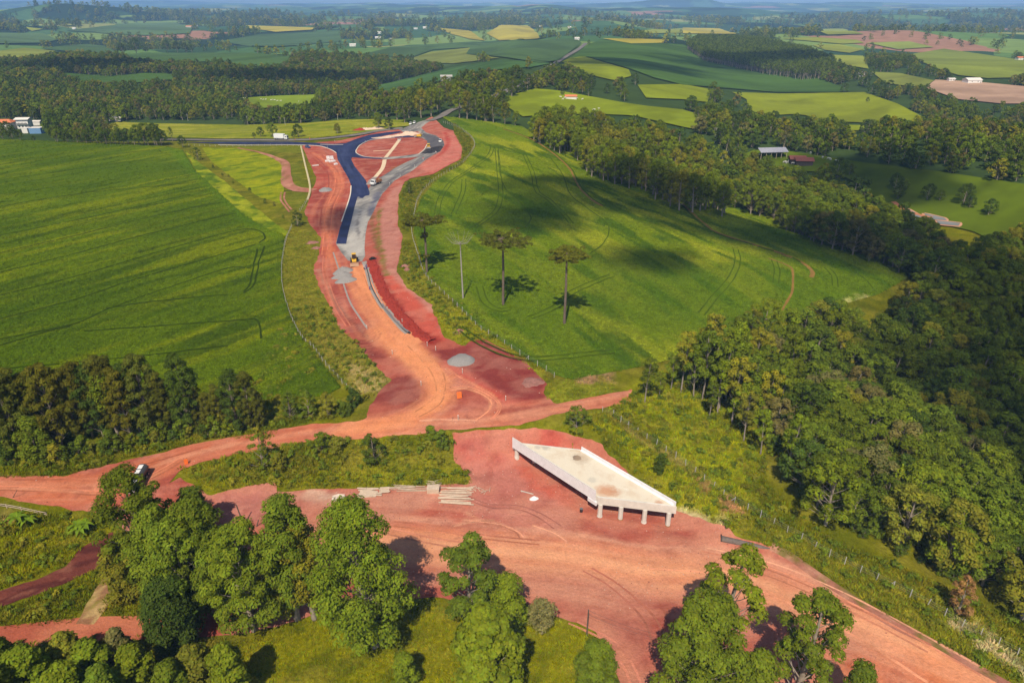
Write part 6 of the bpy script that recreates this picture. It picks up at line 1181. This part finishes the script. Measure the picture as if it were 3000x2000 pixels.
def dump_truck():
    t = vthing('dump_truck', 'white cab dump truck with rusty tipper parked on the gravel roadbed', 'truck', 1103, 541, 1086, 548)
    c = prism('cab', [(1.6, .8), (3.9, .8), (3.95, 1.5), (3.2, 1.7), (2.85, 2.65), (1.6, 2.7)], 2.3, WHITE, t, 0, .07); prism('windscreen', [(3.2, 1.72), (2.9, 2.55), (2.94, 2.56), (3.24, 1.74)], 2.0, GLASS, c); box('side_window', (.8, 2.34, .6), (2.2, 0, 2.15), GLASS, c, .02); box('bumper', (.25, 2.3, .4), (3.98, 0, .75), GREYM, t, .03)
    b = box('tipper_body', (4.4, 2.4, .16), (-1.1, 0, 1.2), RUST, t, .02)
    for y in (-1.17, 1.17): box('side_board', (4.4, .08, 1.0), (-1.1, y, 1.75), RUST, t, .02)
    box('tail_board', (.08, 2.3, 1.0), (-3.28, 0, 1.75), RUST, t, .02); box('head_board', (.08, 2.3, 1.3), (1.12, 0, 1.9), RUST, t, .02); box('chassis', (6.9, .8, .3), (.2, 0, .85), CHAS, t, .02)
    for x in (2.9, -1.3, -2.5):
        for y in (-1.0, 1.0): wheel(t, x, y, .5, .35, WM)
    for y in (-.8, .8): cyl('headlight', (3.96, y, 1.15), (4.0, y, 1.15), .13, .13, RIM, t)
def loader():
    t = vthing('wheel_loader', 'yellow wheel loader with lowered bucket at the end of the gravel roadbed', 'loader', 1039, 772, 1039, 779)
    box('rear_frame', (2.6, 1.7, 1.1), (-1.4, 0, 1.35), YELLOW, t, .1); box('engine_hood', (1.5, 1.4, .6), (-2.0, 0, 2.1), YELLOW, t, .1, 0, (.9, .85)); box('front_frame', (1.6, 1.2, .8), (1.0, 0, 1.2), YELLOW, t, .08)
    c = box('cab', (1.3, 1.4, 1.5), (-.2, 0, 2.6), GLASS, t, .05, 0, (.9, .9)); box('cab_roof', (1.45, 1.5, .14), (-.2, 0, 3.42), YELLOW, c, .03); c.children[0].location = (0, 0, .82)
    prism('bucket', [(2.6, .15), (3.7, .1), (3.75, .2), (2.9, .5), (2.75, 1.1), (3.0, 1.5), (2.6, 1.35), (2.4, .6)], 2.9, DIRTY, t, 0, .02)
    for y in (-.55, .55): prism('lift_arm', [(.6, 1.7), (1.0, 1.9), (2.7, .8), (2.5, .5)], .2, YELLOW, t, y, .02)
    cyl('exhaust', (-2.2, .4, 2.3), (-2.2, .4, 3.2), .07, .07, CHAS, t, 8)
    for x in (1.2, -1.6):
        for y in (-1.05, 1.05): wheel(t, x, y, .75, .5, WM)
def roller():
    t = vthing('road_roller', 'ochre road roller on the dark ring of the roundabout', 'roller', 1256, 437, 1258, 444, None, .15)
    cyl('drum', (1.7, -1.05, .75), (1.7, 1.05, .75), .75, .75, GREYM, t, 22); box('drum_yoke', (.3, 2.5, .5), (.75, 0, .95), YELLOW, t, .04)
    for y in (-1.2, 1.2): box('yoke_arm', (1.4, .16, .3), (1.2, y, .8), YELLOW, t, .03)
    box('body', (2.8, 1.9, 1.0), (-1.1, 0, 1.3), YELLOW, t, .1); box('engine_cover', (1.5, 1.7, .5), (-1.9, 0, 2.0), YELLOW, t, .1, 0, (.9, .9)); box('canopy', (1.9, 1.9, .12), (-.2, 0, 3.0), YELLOW, t, .04)
    for x in (-1.0, .6):
        for y in (-.85, .85): box('canopy_post', (.08, .08, 1.3), (x, y, 2.35), CHAS, t)
    box('seat', (.5, .6, .7), (-.5, 0, 2.1), BLACKM, t, .05)
    for y in (-.85, .85): wheel(t, -1.6, y, .75, .55, WM)
def paver():
    t = vthing('asphalt_paver', 'ochre asphalt paver at the end of the blue black ring lane', 'paver', 1228, 403, 1215, 404, None, .2)
    box('body', (3.2, 2.3, 1.1), (-.2, 0, 1.1), YELLOW, t, .08); prism('hopper', [(1.4, .7), (3.2, .6), (3.3, 1.5), (1.4, 1.5)], 2.9, DIRTY, t, 0, .03); box('screed', (1.0, 3.2, .5), (-2.6, 0, .45), GREYM, t, .04); box('operator_platform', (1.2, 2.2, .5), (-.9, 0, 1.9), YELLOW, t, .04); box('roof', (2.2, 2.4, .1), (-.7, 0, 3.2), PLANK, t, .03)
    for x in (-1.6, .2):
        for y in (-1.0, 1.0): box('roof_post', (.08, .08, 1.5), (x, y, 2.4), CHAS, t)
    for y in (-1.0, 1.0): box('crawler_track', (3.0, .4, .7), (-.2, y, .4), CHAS, t, .15)
def car(label, u, v, u1, v1, mat, kind_='car', dz=.12, group=None):
    t = vthing('pickup_truck' if kind_ == 'pickup' else 'car', label, 'pickup' if kind_ == 'pickup' else 'car', u, v, u1, v1, group, dz)
    L = 5.0 if kind_ == 'pickup' else 4.1
    prism('body', [(-L/2, .35), (-L/2, .9), (-L*.22, .95), (L*.2, .95), (L*.46, .8), (L/2, .6), (L/2, .32)], 1.72, mat, t, 0, .05)
    if kind_ == 'pickup':
        prof = [(-.3, .95), (-.2, 1.6), (.7, 1.65), (1.25, .95)]
        for y in (-.8, .8): box('bed_side', (2.1, .08, .35), (-1.4, y, 1.1), mat, t, .02)
        box('tail_gate', (.08, 1.6, .35), (-2.45, 0, 1.1), mat, t, .02)
    else: prof = [(-L*.44, .93), (-L*.36, 1.42), (L*.06, 1.48), (L*.22, .93)]
    cb = prism('cabin', prof, 1.5, GLASS, t, 0, .05); x0, x1 = prof[1][0], prof[2][0]; box('roof', ((x1-x0)*1.02, 1.5, .06), ((x0+x1)/2, 0, max(prof[1][1], prof[2][1])+.02), mat, t, .02)
    for x in (-L*.31, L*.31):
        for y in (-.8, .8): wheel(t, x, y, .32, .22, WM)
    for y in (-.62, .62): box('headlight', (.05, .3, .14), (L/2-.0, y, .62), RIM, t, .02); box('tail_light', (.05, .22, .16), (-L/2, y, .75), ORANGEP, t, .02)
    return t
def tanker():
    t = vthing('tanker_truck', 'dark water tanker truck with white panel on its tank, half hidden by a eucalyptus', 'truck', 411, 1415, 390, 1452); t.scale = (.85, .85, .85)
    V, F = tube([(-3.4, 0, 1.95), (2.2, 0, 1.95)], 1.0, 16); V[:, 1] *= 1.2; V[:, 2] = 1.95+(V[:, 2]-1.95)*.95; tk = obj('tank', mesh('tank', V, [F, np.arange(16)[None, ::-1], np.arange(16, 32)[None]], TANK, None, False), t)
    box('white_panel', (1.5, 1.0, .05), (-2.2, 0, 2.92), WHITE, tk, .01); box('white_panel', (1.3, 1.0, .05), (-.4, 0, 2.92), WHITE, tk, .01); cyl('manhole', (1.0, 0, 2.85), (1.0, 0, 3.05), .3, .3, GREYM, tk)
    box('chassis', (8.4, .9, .3), (.6, 0, .8), CHAS, t, .02); box('rear_platform', (.5, 2.3, .1), (-3.8, 0, 1.0), CHAS, t)
    for y in (-1.0, -.3, .5, 1.0): box('rear_rail', (.06, .06, 1.0), (-3.95, y, 1.5), RUST, t)
    box('rear_rail', (.06, 2.1, .06), (-3.95, 0, 2.0), RUST, t); box('spray_bar', (.1, 2.6, .12), (-3.8, 0, .7), RUST, t)
    c = prism('cab', [(2.7, .7), (4.8, .7), (4.85, 1.6), (4.45, 2.7), (2.7, 2.75)], 2.3, WHITE, t, 0, .06); prism('windscreen', [(4.87, 1.65), (4.5, 2.6), (4.53, 2.61), (4.9, 1.66)], 2.0, GLASS, c); box('side_window', (.8, 2.34, .6), (3.7, 0, 2.1), GLASS, c, .02)
    for x in (3.6, -1.4, -2.6):
        for y in (-1.0, 1.0): wheel(t, x, y, .5, .35, WM)
box_truck(); dump_truck(); loader(); roller(); paver(); tanker()
car('white pickup on the right side of the roundabout ring', 1290, 416, 1288, 424, WHITE, 'pickup', .15)
car('white car stopped on the road above the roundabout, left of two', 1203, 367, 1196, 376, WHITE, 'car', .5); car('white car stopped on the road above the roundabout, right of two', 1214, 363.5, 1206, 372, WHITE, 'car', .5)
car('blue and white car parked at the kerb of the left roundabout arm', 902, 434, 912, 436, DBLUE)
car('black car parked left of the white wing of the blue building', 62, 388, 78, 389, BLACKM, 'car', .3); car('dark car at the left edge of the yard before the blue building', 46, 394, 60, 395, BLACKM, 'car', .3); car('dark car parked against the blue wall', 107, 390, 118, 390, DBLUE, 'car', .3); car('light blue car parked at the right corner of the blue wall', 127, 389, 138, 389, BLUEP, 'car', .3)
car('black car with pale roof half hidden behind the forked eucalyptus', 1422, 1752, 1440, 1740, BLACKM)
x, y, z = P1(1388, 1760); hs = thing('board_shelter', 'pale boards leaning behind the forked eucalyptus', 'boards', (x, y, z), .3)
for k in range(7): box('board', (.32, .06, 2.0), (-.9+.3*k, .05*k, .9), PLANK, hs, .01, .05*k, (1, 1), -.3)
# ---- buildings
ROOF_T = flat_mat('terracotta_tiles', (.62, .20, .09), .85, 0, .2, 2.5, .15); ROOF_G = flat_mat('grey_sheet_roof', (.42, .40, .37), .7, 0, .3, 1, .12); ROOF_W = flat_mat('pale_sheet_roof', (.75, .70, .64), .7, 0, .3, 1, .08); WALL_W = flat_mat('white_render', (.75, .73, .70), .9, 0, .2, 1.0, .08); WALL_B = flat_mat('blue_wall', (.16, .30, .52), .9, 0, .2, 1.2, .14); WALL_G = flat_mat('grey_block_wall', (.42, .42, .44), .9, 0, .2, 1.2, .12); ROOF_R = flat_mat('red_brown_roof', (.32, .11, .08), .85, 0, .2, 2, .2); ROOF_B = flat_mat('blue_grey_roof', (.30, .30, .36), .7, 0, .3, 1, .15); WALL_D = flat_mat('dark_board_wall', (.10, .08, .07), .9, 0, .2, 2, .2)
def house(nm, label, cat, u, v, L, Wd, H, wall, roof, rz=0.0, rise=1.6, over=.5, flat_=False, wins=3, group=None, hip=0.0, dz=0.0):
    x, y, z = P1(u, v); t = thing(nm, label, cat, (x, y, z+dz), rz, group); w = box('wall', (L, Wd, H+.6), (0, 0, H/2-.3), wall, t, .02)
    if flat_: r = box('roof', (L+over, Wd+over, .2), (0, 0, H+.12), roof, t, .03, 0, (1, 1), flat_ if isinstance(flat_, float) else 0)
    else:
        a, b = L/2+over, Wd/2+over; hx = a-hip; V = [(-a, -b, H-.05), (a, -b, H-.05), (a, b, H-.05), (-a, b, H-.05), (-hx, 0, H+rise), (hx, 0, H+rise)]; V2 = [(p[0], p[1], p[2]+.16) for p in V]
        n = 6; F4 = np.array([[0, 1, 5, 4], [2, 3, 4, 5]]); F3 = np.array([[1, 2, 5], [3, 0, 4]]); E = [(0, 1), (1, 2), (2, 3), (3, 0)]
        r = obj('roof', mesh('roof', V+V2, [F4+n, F3+n, F4[:, ::-1], F3[:, ::-1], np.array([[i, j, j+n, i+n] for i, j in E])], roof, None, False), t)
    for k in range(wins):
        f = box('window', (1.1, .08, 1.1), (-L/2+L*(k+.7)/(wins+.4), -Wd/2-.03, H*.55), WALL_W if wall is not WALL_W else GREYM, t, .01); p_ = box('pane', (.9, .05, .9), (0, -.03, 0), GLASS, f)
    if wins: box('door', (1.0, .08, 2.1), (L*.42, -Wd/2-.03, 1.05), DWOOD, t, .01)
    return t
house('house', 'house with orange hipped tile roof at the left edge', 'house', 22, 378, 13, 9, 6.0, WALL_W, ROOF_T, .1, 2.4, .8, False, 3, None, 3.5)
h2 = house('house', 'two storey house with pale sheet roof behind the blue building', 'house', 76, 374, 10, 8, 7.6, WALL_W, ROOF_W, .1, 1.2, 1.2, False, 3)
for k in range(3): box('lower_window', (1.2, .08, 1.2), (-3+2.8*k, -4.04, 1.6), GLASS, h2, .01)
box('balcony', (10, 1.6, .2), (0, -4.6, 3.7), WALL_W, h2, .02); box('balcony_rail', (10, .1, .9), (0, -5.35, 4.2), GREYM, h2, .02)
house('blue_building', 'flat roofed blue walled building facing the yard', 'building', 111, 390, 9.5, 7, 4.6, WALL_B, ROOF_W, .08, 0, .2, True, 0)
house('building_wing', 'white walled wing with open garage left of the blue wall', 'building', 80, 389, 4.6, 6, 4.0, WALL_W, ROOF_W, .08, 0, .2, True, 0)
house('outbuilding', 'small white roofed outbuilding behind the blue building', 'building', 112, 366, 7, 5, 3.2, WALL_W, ROOF_W, 0, .8, .4, False, 0)
house('shed', 'grey roofed low shed among the trees left of the block walled house', 'shed', 262, 352, 9, 6, 2.6, WALL_G, ROOF_G, 0, 1.4, .5, False, 0)
house('block_house', 'grey block walled house with a sloping sheet roof', 'house', 300, 353, 8, 6, 4.6, WALL_G, ROOF_G, 0, 0, .3, .12, 2)
house('warehouse', 'low warehouse with pale fibre sheet roof right of the block house', 'building', 343, 352, 11, 8, 2.2, WALL_G, ROOF_W, 0, 1.3, .5, False, 0)
house('cottage', 'cottage with small orange roof among trees above the hedge', 'house', 207, 347, 4.5, 4, 4.2, WALL_W, ROOF_T, .3, 1.2, .4, False, 1)
for u, v, L, H, wl, rf, lab in ((1112, 99, 14, 5, WALL_W, ROOF_W, 'white farm shed at the top of the far farmyard'), (1108, 113, 20, 3, WALL_W, ROOF_W, 'long pale shed in the middle of the far farmyard'), (1145, 117, 10, 3, WALL_G, ROOF_G, 'low grey shed at the right of the far farmyard'), (555, 82, 26, 5, WALL_W, ROOF_T, 'far farmhouse with red roof on the pale hill field at left'), (577, 80, 10, 6, WALL_W, ROOF_W, 'white building next to the far red roofed farmhouse'), (255, 168, 12, 4, WALL_W, ROOF_T, 'cottage with orange roof in the far wood at left'), (220, 171, 8, 4, WALL_W, ROOF_T, 'smaller orange roof left in the far wood'), (218, 86, 14, 5, WALL_W, ROOF_W, 'tiny white farm building far on the upper left hill'), (1245, 84, 16, 5, WALL_W, ROOF_W, 'white house on the far ridge left of the yellow fields'), (1218, 86, 16, 4, WALL_W, ROOF_G, 'pale low house on the far ridge beside the white one'), (1034, 136, 16, 4, WALL_W, ROOF_W, 'white roofed shed below the far farmyard'), (1308, 237, 12, 4, WALL_G, ROOF_G, 'grey roofed shed at the wood edge below the teal field'), (2846, 244, 20, 4, WALL_W, ROOF_W, 'long white house on the far bare field at right'), (2785, 239, 9, 3, WALL_W, ROOF_W, 'small white hut on the far bare field'), (2988, 178, 16, 5, WALL_W, ROOF_T, 'orange roofed house at the far right edge'), (2515, 224, 14, 4, WALL_W, ROOF_G, 'pale farm building among trees in the right middle distance'), (1668, 83, 12, 4, WALL_W, ROOF_W, 'white house on the far ridge right of the yellow fields'), (1583, 79, 10, 4, WALL_W, ROOF_W, 'small white house on the far ridge above the dark field'), (1690, 118, 10, 4, WALL_W, ROOF_W, 'pale house beside the ridge road at its far end')):
    house('farm_building', lab, 'building', u, v, L, L*.6, H, wl, rf, .1, L*.12, .5, False, 2, dz=.4)
def open_barn(label, u, v, L, Wd, H, roof, rz, nm='open_barn'):
    x, y, z = P1(u, v); t = thing(nm, label, 'barn', (x, y, z+.3), rz); a, b = L/2+.8, Wd/2+.8; V = [(-a, -b, H), (a, -b, H), (a, b, H), (-a, b, H), (-a, 0, H+2.0), (a, 0, H+2.0)]
    V2 = [(p[0], p[1], p[2]+.15) for p in V]; F4 = np.array([[0, 1, 5, 4], [2, 3, 4, 5]]); obj('roof', mesh('roof', V+V2, [F4+6, F4[:, ::-1], np.array([[0, 1, 7, 6], [2, 3, 9, 8]])], roof, None, False), t)
    for k in range(6):
        for s in (-1, 1): cyl('post', (-L/2+L*k/5, s*Wd/2, -.5), (-L/2+L*k/5, s*Wd/2, H+.1), .16, .16, WOODM, t, 8)
    for s in (-1, 1): box('tie_beam', (L, .2, .25), (0, s*Wd/2, H-.1), WOODM, t)
open_barn('open sided barn with blue grey sheet roof on the dark pasture', 2256, 462, 17, 9, 4.0, ROOF_B, .12)
house('cattle_shed', 'cattle shed with red brown roof, upper one beside the corral', 'shed', 2333, 479, 9, 6, 2.8, WALL_D, ROOF_R, -.1, 1.7, .7, False, 0, dz=.3); house('cattle_shed', 'cattle shed with red brown roof, lower one beside the corral', 'shed', 2352, 484, 10, 6, 2.8, WALL_D, ROOF_R, -.1, 1.7, .7, False, 0, dz=.3)
house('feeder_roof', 'small red roofed feeder on the pasture beyond the ridge road', 'shed', 1672, 292, 10, 5, 2.4, WALL_W, ROOF_T, 0, 1.2, .5, False, 0, dz=.4)
# ---- people
def skinned(nm, pts, edges, rad, mat, parent, sub=1):
    me = bpy.data.meshes.new(nm); me.from_pydata(pts, edges, []); me.materials.append(mat); o = obj(nm, me, parent); md = o.modifiers.new('skin', 'SKIN'); md.use_smooth_shade = True
    for k, r in enumerate(rad): me.skin_vertices[0].data[k].radius = (r, r) if not isinstance(r, tuple) else r
    me.skin_vertices[0].data[0].use_root = True
    s = o.modifiers.new('sub', 'SUBSURF'); s.levels = sub; s.render_levels = sub; return o
SKIN = flat_mat('skin', (.30, .17, .11), .6, 0, .3, 2, .05); HAIR = flat_mat('dark_hair', (.02, .015, .012), .7)
def person(label, u, v, rz, shirt, trousers, hat=None, bend=0.0, arm=.15):
    x, y, z = P1(u, v); t = thing('person', label, 'person', (x, y, z+.1), rz); cb, sb = math.cos(bend), math.sin(bend)
    def up(px, py, pz):                                          # bend the trunk forward at the hip
        q = pz-.92; return (px*1.0+q*sb if True else px, py, .92+q*cb-px*sb*.2)
    P = [(0, 0, .92), up(0, 0, 1.15), up(0, 0, 1.42), up(.01, 0, 1.52), up(.02, 0, 1.60), up(.03, 0, 1.72)]; E = [(0, 1), (1, 2), (2, 3), (3, 4), (4, 5)]; Rr = [(.15, .12), (.14, .11), (.15, .11), .055, .085, .075]
    for s in (-1, 1):
        i = len(P); P += [(0, s*.09, .86), (.03, s*.11, .48), (-.02+.06*s, s*.12, .09), (.15+.06*s, s*.13, .04)]; E += [(0, i), (i, i+1), (i+1, i+2), (i+2, i+3)]; Rr += [.095, .065, .045, .04]
        i = len(P); P += [up(0, s*.20, 1.40), up(.04, s*.27, 1.12), up(.12+arm, s*.25, .90), up(.16+arm, s*.24, .83)]; E += [(2, i), (i, i+1), (i+1, i+2), (i+2, i+3)]; Rr += [.06, .045, .034, .036]
        for f in range(5):                                       # four fingers and a thumb from the side of the palm
            j = len(P); o_ = np.array(P[i+3]); w = (f-1.5)*.018
            a = o_+np.array([.02, w, -.05-.006*(2-abs(f-1.5))]) if f < 4 else o_+np.array([.045, -s*.02, -.015]); b = a+np.array([.012, 0, -.035+.004*abs(f-1.5)]) if f < 4 else a+np.array([.02, 0, -.03]); P += [tuple(a), tuple(b)]; E += [(i+3, j), (j, j+1)]; Rr += [.009, .008]
    skinned('body', P, E, Rr, SKIN, t)
    S = [P[0], P[1], P[2], up(0, 0, 1.47)]; SE = [(0, 1), (1, 2), (2, 3)]; SR = [(.165, .13), (.16, .125), (.168, .125), .09]
    for s, b0 in ((-1, 10), (1, 0)):
        pass
    for s in (-1, 1):
        i = len(S); S += [up(0, s*.20, 1.40), up(.04, s*.27, 1.12), up(.09+arm*.6, s*.26, .98)]; SE += [(2, i), (i, i+1), (i+1, i+2)]; SR += [.075, .058, .05]
    skinned('shirt', S, SE, SR, shirt, t)
    T_ = [(0, 0, .95), (0, 0, .90)]; TE = [(0, 1)]; TR = [(.16, .125), (.16, .125)]
    for s in (-1, 1):
        i = len(T_); T_ += [(0, s*.09, .84), (.03, s*.11, .48), (-.02+.06*s, s*.12, .12)]; TE += [(1, i), (i, i+1), (i+1, i+2)]; TR += [.108, .08, .062]
    skinned('trousers', T_, TE, TR, trousers, t)
    hd = P[5]; bm = bmesh.new(); bmesh.ops.create_uvsphere(bm, u_segments=12, v_segments=8, radius=.105); [setattr(q, 'co', Vector((q.co.x*1.05, q.co.y*.9, max(q.co.z, -.01)*.8))) for q in bm.verts]; obj('helmet' if hat else 'hair', bm_mesh('hair', bm, hat or HAIR, True), t, (hd[0], hd[1], hd[2]+.0))
    for s in (-1, 1): box('eye', (.015, .02, .015), (hd[0]+.075*cb, s*.03, hd[2]-.06), HAIR, t)
    box('nose', (.03, .02, .035), (hd[0]+.088, 0, hd[2]-.085), SKIN, t, .005); box('mouth', (.012, .045, .01), (hd[0]+.082, 0, hd[2]-.125), RUST, t)
    for s in (-1, 1): box('ear', (.03, .012, .05), (hd[0]+.0, s*.085, hd[2]-.07), SKIN, t, .004)
PURP = flat_mat('purple_cloth', (.12, .07, .35), .9, 0, .1, 4, .15); PALEC = flat_mat('pale_cloth', (.7, .7, .75), .9, 0, .1, 4, .1); JEAN = flat_mat('dark_cloth', (.05, .05, .09), .9, 0, .1, 4, .2); REDC = flat_mat('red_cloth', (.75, .12, .12), .9, 0, .1, 4, .1)
person('worker in white shirt and dark trousers standing on the drain bed', 1067, 791, 1.0, PALEC, JEAN, WHITE); person('worker in purple clothes beside the one in white on the drain', 1074, 788, 2.5, PURP, PURP)
person('worker in purple clothes bending over beside the drain', 1083, 850, -.6, PURP, PURP, None, .9, .2); person('worker in red shirt walking on the gravel leg of the roundabout', 1240, 470, -1.5, REDC, PALEC)
person('worker in white at the edge of the dark ring', 1277, 452, -1.6, PALEC, JEAN, WHITE); person('flagman in orange clothes crouching near the box truck', 865, 413, 0, ORANGEP, ORANGEP, None, .5); person('flagman in orange clothes standing on the verge right of the box truck', 908, 410, 1, ORANGEP, ORANGEP)
# ---- cattle
def cow_mesh():
    P = [(0, 0, 1.05), (.5, 0, 1.05), (.85, 0, 1.1), (1.15, 0, 1.3), (1.35, 0, 1.38), (1.6, 0, 1.25), (-.45, 0, 1.05), (-.8, 0, 1.1), (-.92, 0, 1.1), (-.98, 0, .6)]; E = [(0, 1), (1, 2), (2, 3), (3, 4), (4, 5), (0, 6), (6, 7), (7, 8), (8, 9)]; Rr = [(.36, .40), (.34, .38), (.27, .33), .18, .15, .09, (.35, .38), (.26, .3), .05, .03]
    for b0, xs in ((2, ((.72, .75), (.70, .38), (.72, .05))), (7, ((-.68, .72), (-.82, .40), (-.76, .05)))):
        for s in (-1, 1):
            i = len(P); P += [(x_, s*.2, z_) for x_, z_ in xs]; E += [(b0, i), (i, i+1), (i+1, i+2)]; Rr += [.13 if b0 == 2 else .16, .07, .06]
    for s in (-1, 1): i = len(P); P += [(1.3, s*.24, 1.44)]; E += [(4, i)]; Rr += [.04]
    o = skinned('cow_source', P, E, Rr, flat_mat('white_hide', (.72, .68, .60), .8, 0, .2, 2, .12), None, 1); dg = bpy.context.evaluated_depsgraph_get(); m = bpy.data.meshes.new_from_object(o.evaluated_get(dg)); bpy.data.objects.remove(o); return m
cow = cow_mesh(); cq = crop(2150, 400, 3.36)
herds = [(cq((490,275),(520,277),(535,264),(577,287),(652,292),(628,332),(245,200),(750,185),(945,245),(925,240),(870,227),(1013,265),(398,327),(510,284)), 'white cow near the cattle sheds on the dark pasture', 'cattle near the sheds'), (d1((1655,684),(1680,686),(1700,689),(1800,694),(1815,698),(1832,697),(1870,701),(1880,698),(1895,701),(1912,706),(1935,706),(2060,711)), 'white cow in the herd on the far bright pasture at left', 'cattle on the far left pasture'), (d2((1512,682),(1525,697),(1540,687),(1625,690),(1660,697),(1730,772),(1745,769),(1775,763),(1600,690)), 'white cow on the bright pasture beyond the ridge road', 'cattle beyond the ridge road')]
for pts, lab, gr in herds:
    for u, v in pts:
        x, y, z = P1(u, v); tag(obj('cow', cow, None, (x, y, z+.55+.0005*y), (0, 0, rnd.random()*6.28)), lab, 'cow', gr)
# ---- loose stones on the excavated floor
bm = bmesh.new(); bmesh.ops.create_icosphere(bm, subdivisions=1, radius=.5); [setattr(q, 'co', Vector((q.co.x*(1+.3*math.sin(7*q.co.y)), q.co.y*.8, q.co.z*.6))) for q in bm.verts]; bm.faces.ensure_lookup_table()
Vs = np.array([q.co[:] for q in bm.verts]); Fs = np.array([[v.index for v in f.verts] for f in bm.faces]); bm.free()
STONE = [source('stone_source', [(Vs, Fs, None, m)]) for m in (flat_mat('pale_stone', (.5, .34, .27), .9, 0, .2), flat_mat('red_clod', (.34, .12, .09), .95, 0, .1), flat_mat('dark_clod', (.2, .075, .06), .95, 0, .1))]
g = np.random.RandomState(77)
def pebbles(name, poly, n, lo, hi, label, seed):
    x, y = grid_in(poly, math.sqrt(abs(((poly[:, 0]*np.roll(poly[:, 1], 1)-poly[:, 1]*np.roll(poly[:, 0], 1)).sum()/2))/n), seed, 1.0); c = fbm(x/9+seed, y/9, 3) > .5; x, y = x[c], y[c]; scatter(name, at_ground(x, y, .08), lo+(hi-lo)*g.rand(len(x))**2.5, STONE, label, seed)
pebbles('loose_stones', wlow, 5200, .06, .26, 'stones and clods strewn over the excavated floor', 3); pebbles('loose_clods', wup, 4200, .08, .34, 'clods and stones strewn over the red earthworks', 4)
# ================================================================== air: haze box, clouds above
def closed_box(nm, x0, x1, y0, y1, z0, z1, mat):
    V = [(x, y, z) for x in (x0, x1) for y in (y0, y1) for z in (z0, z1)]
    F = [(0, 1, 3, 2), (4, 6, 7, 5), (0, 4, 5, 1), (2, 3, 7, 6), (0, 2, 6, 4), (1, 5, 7, 3)]
    return obj(nm, mesh(nm, V, np.array(F), mat, None, False))
mh = bpy.data.materials.new('haze'); mh.use_nodes = True; nt = mh.node_tree; nt.nodes.remove(nt.nodes['Principled BSDF'])
pv = nt.nodes.new('ShaderNodeVolumePrincipled'); pv.inputs['Color'].default_value = (.30, .53, 1.0, 1); pv.inputs['Density'].default_value = HAZE; pv.inputs['Anisotropy'].default_value = -.45
nt.links.new(pv.outputs[0], nt.nodes['Material Output'].inputs['Volume'])
zt = 330
kind(closed_box('haze', -26500, 26500, -700, 24600, -190, zt, mh), 'stuff', 'blue haze thickening towards the horizon')

# clouds high above and behind the camera, whose shadows drift over the right field and the hills
mc = bpy.data.materials.new('cloud'); mc.use_nodes = True; nt = mc.node_tree; b = nt.nodes['Principled BSDF']; b.inputs['Base Color'].default_value = (.9, .9, .9, 1); b.inputs['Roughness'].default_value = 1
tr = nd(nt, 'ShaderNodeBsdfTransparent'); ms = nd(nt, 'ShaderNodeMixShader'); tc = nd(nt, 'ShaderNodeTexCoord'); nf = noise(nt, 1.9, 7, .66, tc.outputs['Object'])
vl = nd(nt, 'ShaderNodeVectorMath', operation='LENGTH'); nt.links.new(tc.outputs['Object'], vl.inputs[0])
sh = math_(nt, 'ADD', vl.outputs['Value'], math_(nt, 'MULTIPLY', math_(nt, 'SUBTRACT', nf, .5), 1.9))
nt.links.new(maprange(nt, sh, .6, .85, CLOUD_A, 0), ms.inputs[0]); nt.links.new(tr.outputs[0], ms.inputs[1]); nt.links.new(b.outputs[0], ms.inputs[2]); nt.links.new(ms.outputs[0], nt.nodes['Material Output'].inputs[0])
cz = 900.0
for k, (u, v, sx, sy, rz) in enumerate(CLOUDS):
    x, y, z = P1(u, v); s = (cz-z)/SUN_DIR.z; c = Vector((x, y, z))+SUN_DIR*s; bm = bmesh.new(); bmesh.ops.create_icosphere(bm, subdivisions=4, radius=1.0)
    for q in bm.verts:
        n_ = float(fbm(np.array(q.co.x*1.6+k*7+20), np.array(q.co.y*1.6+q.co.z+20), 4)); q.co *= .8+.5*n_; q.co.z *= .8 if q.co.z > 0 else .25
    o = obj('cloud', bm_mesh('cloud', bm, mc, True), None, c, (0, 0, rz), (sx, sy, min(sx, sy)*.5)); tag(o, 'drifting cumulus cloud above the land, out of the picture', 'cloud', 'drifting clouds')
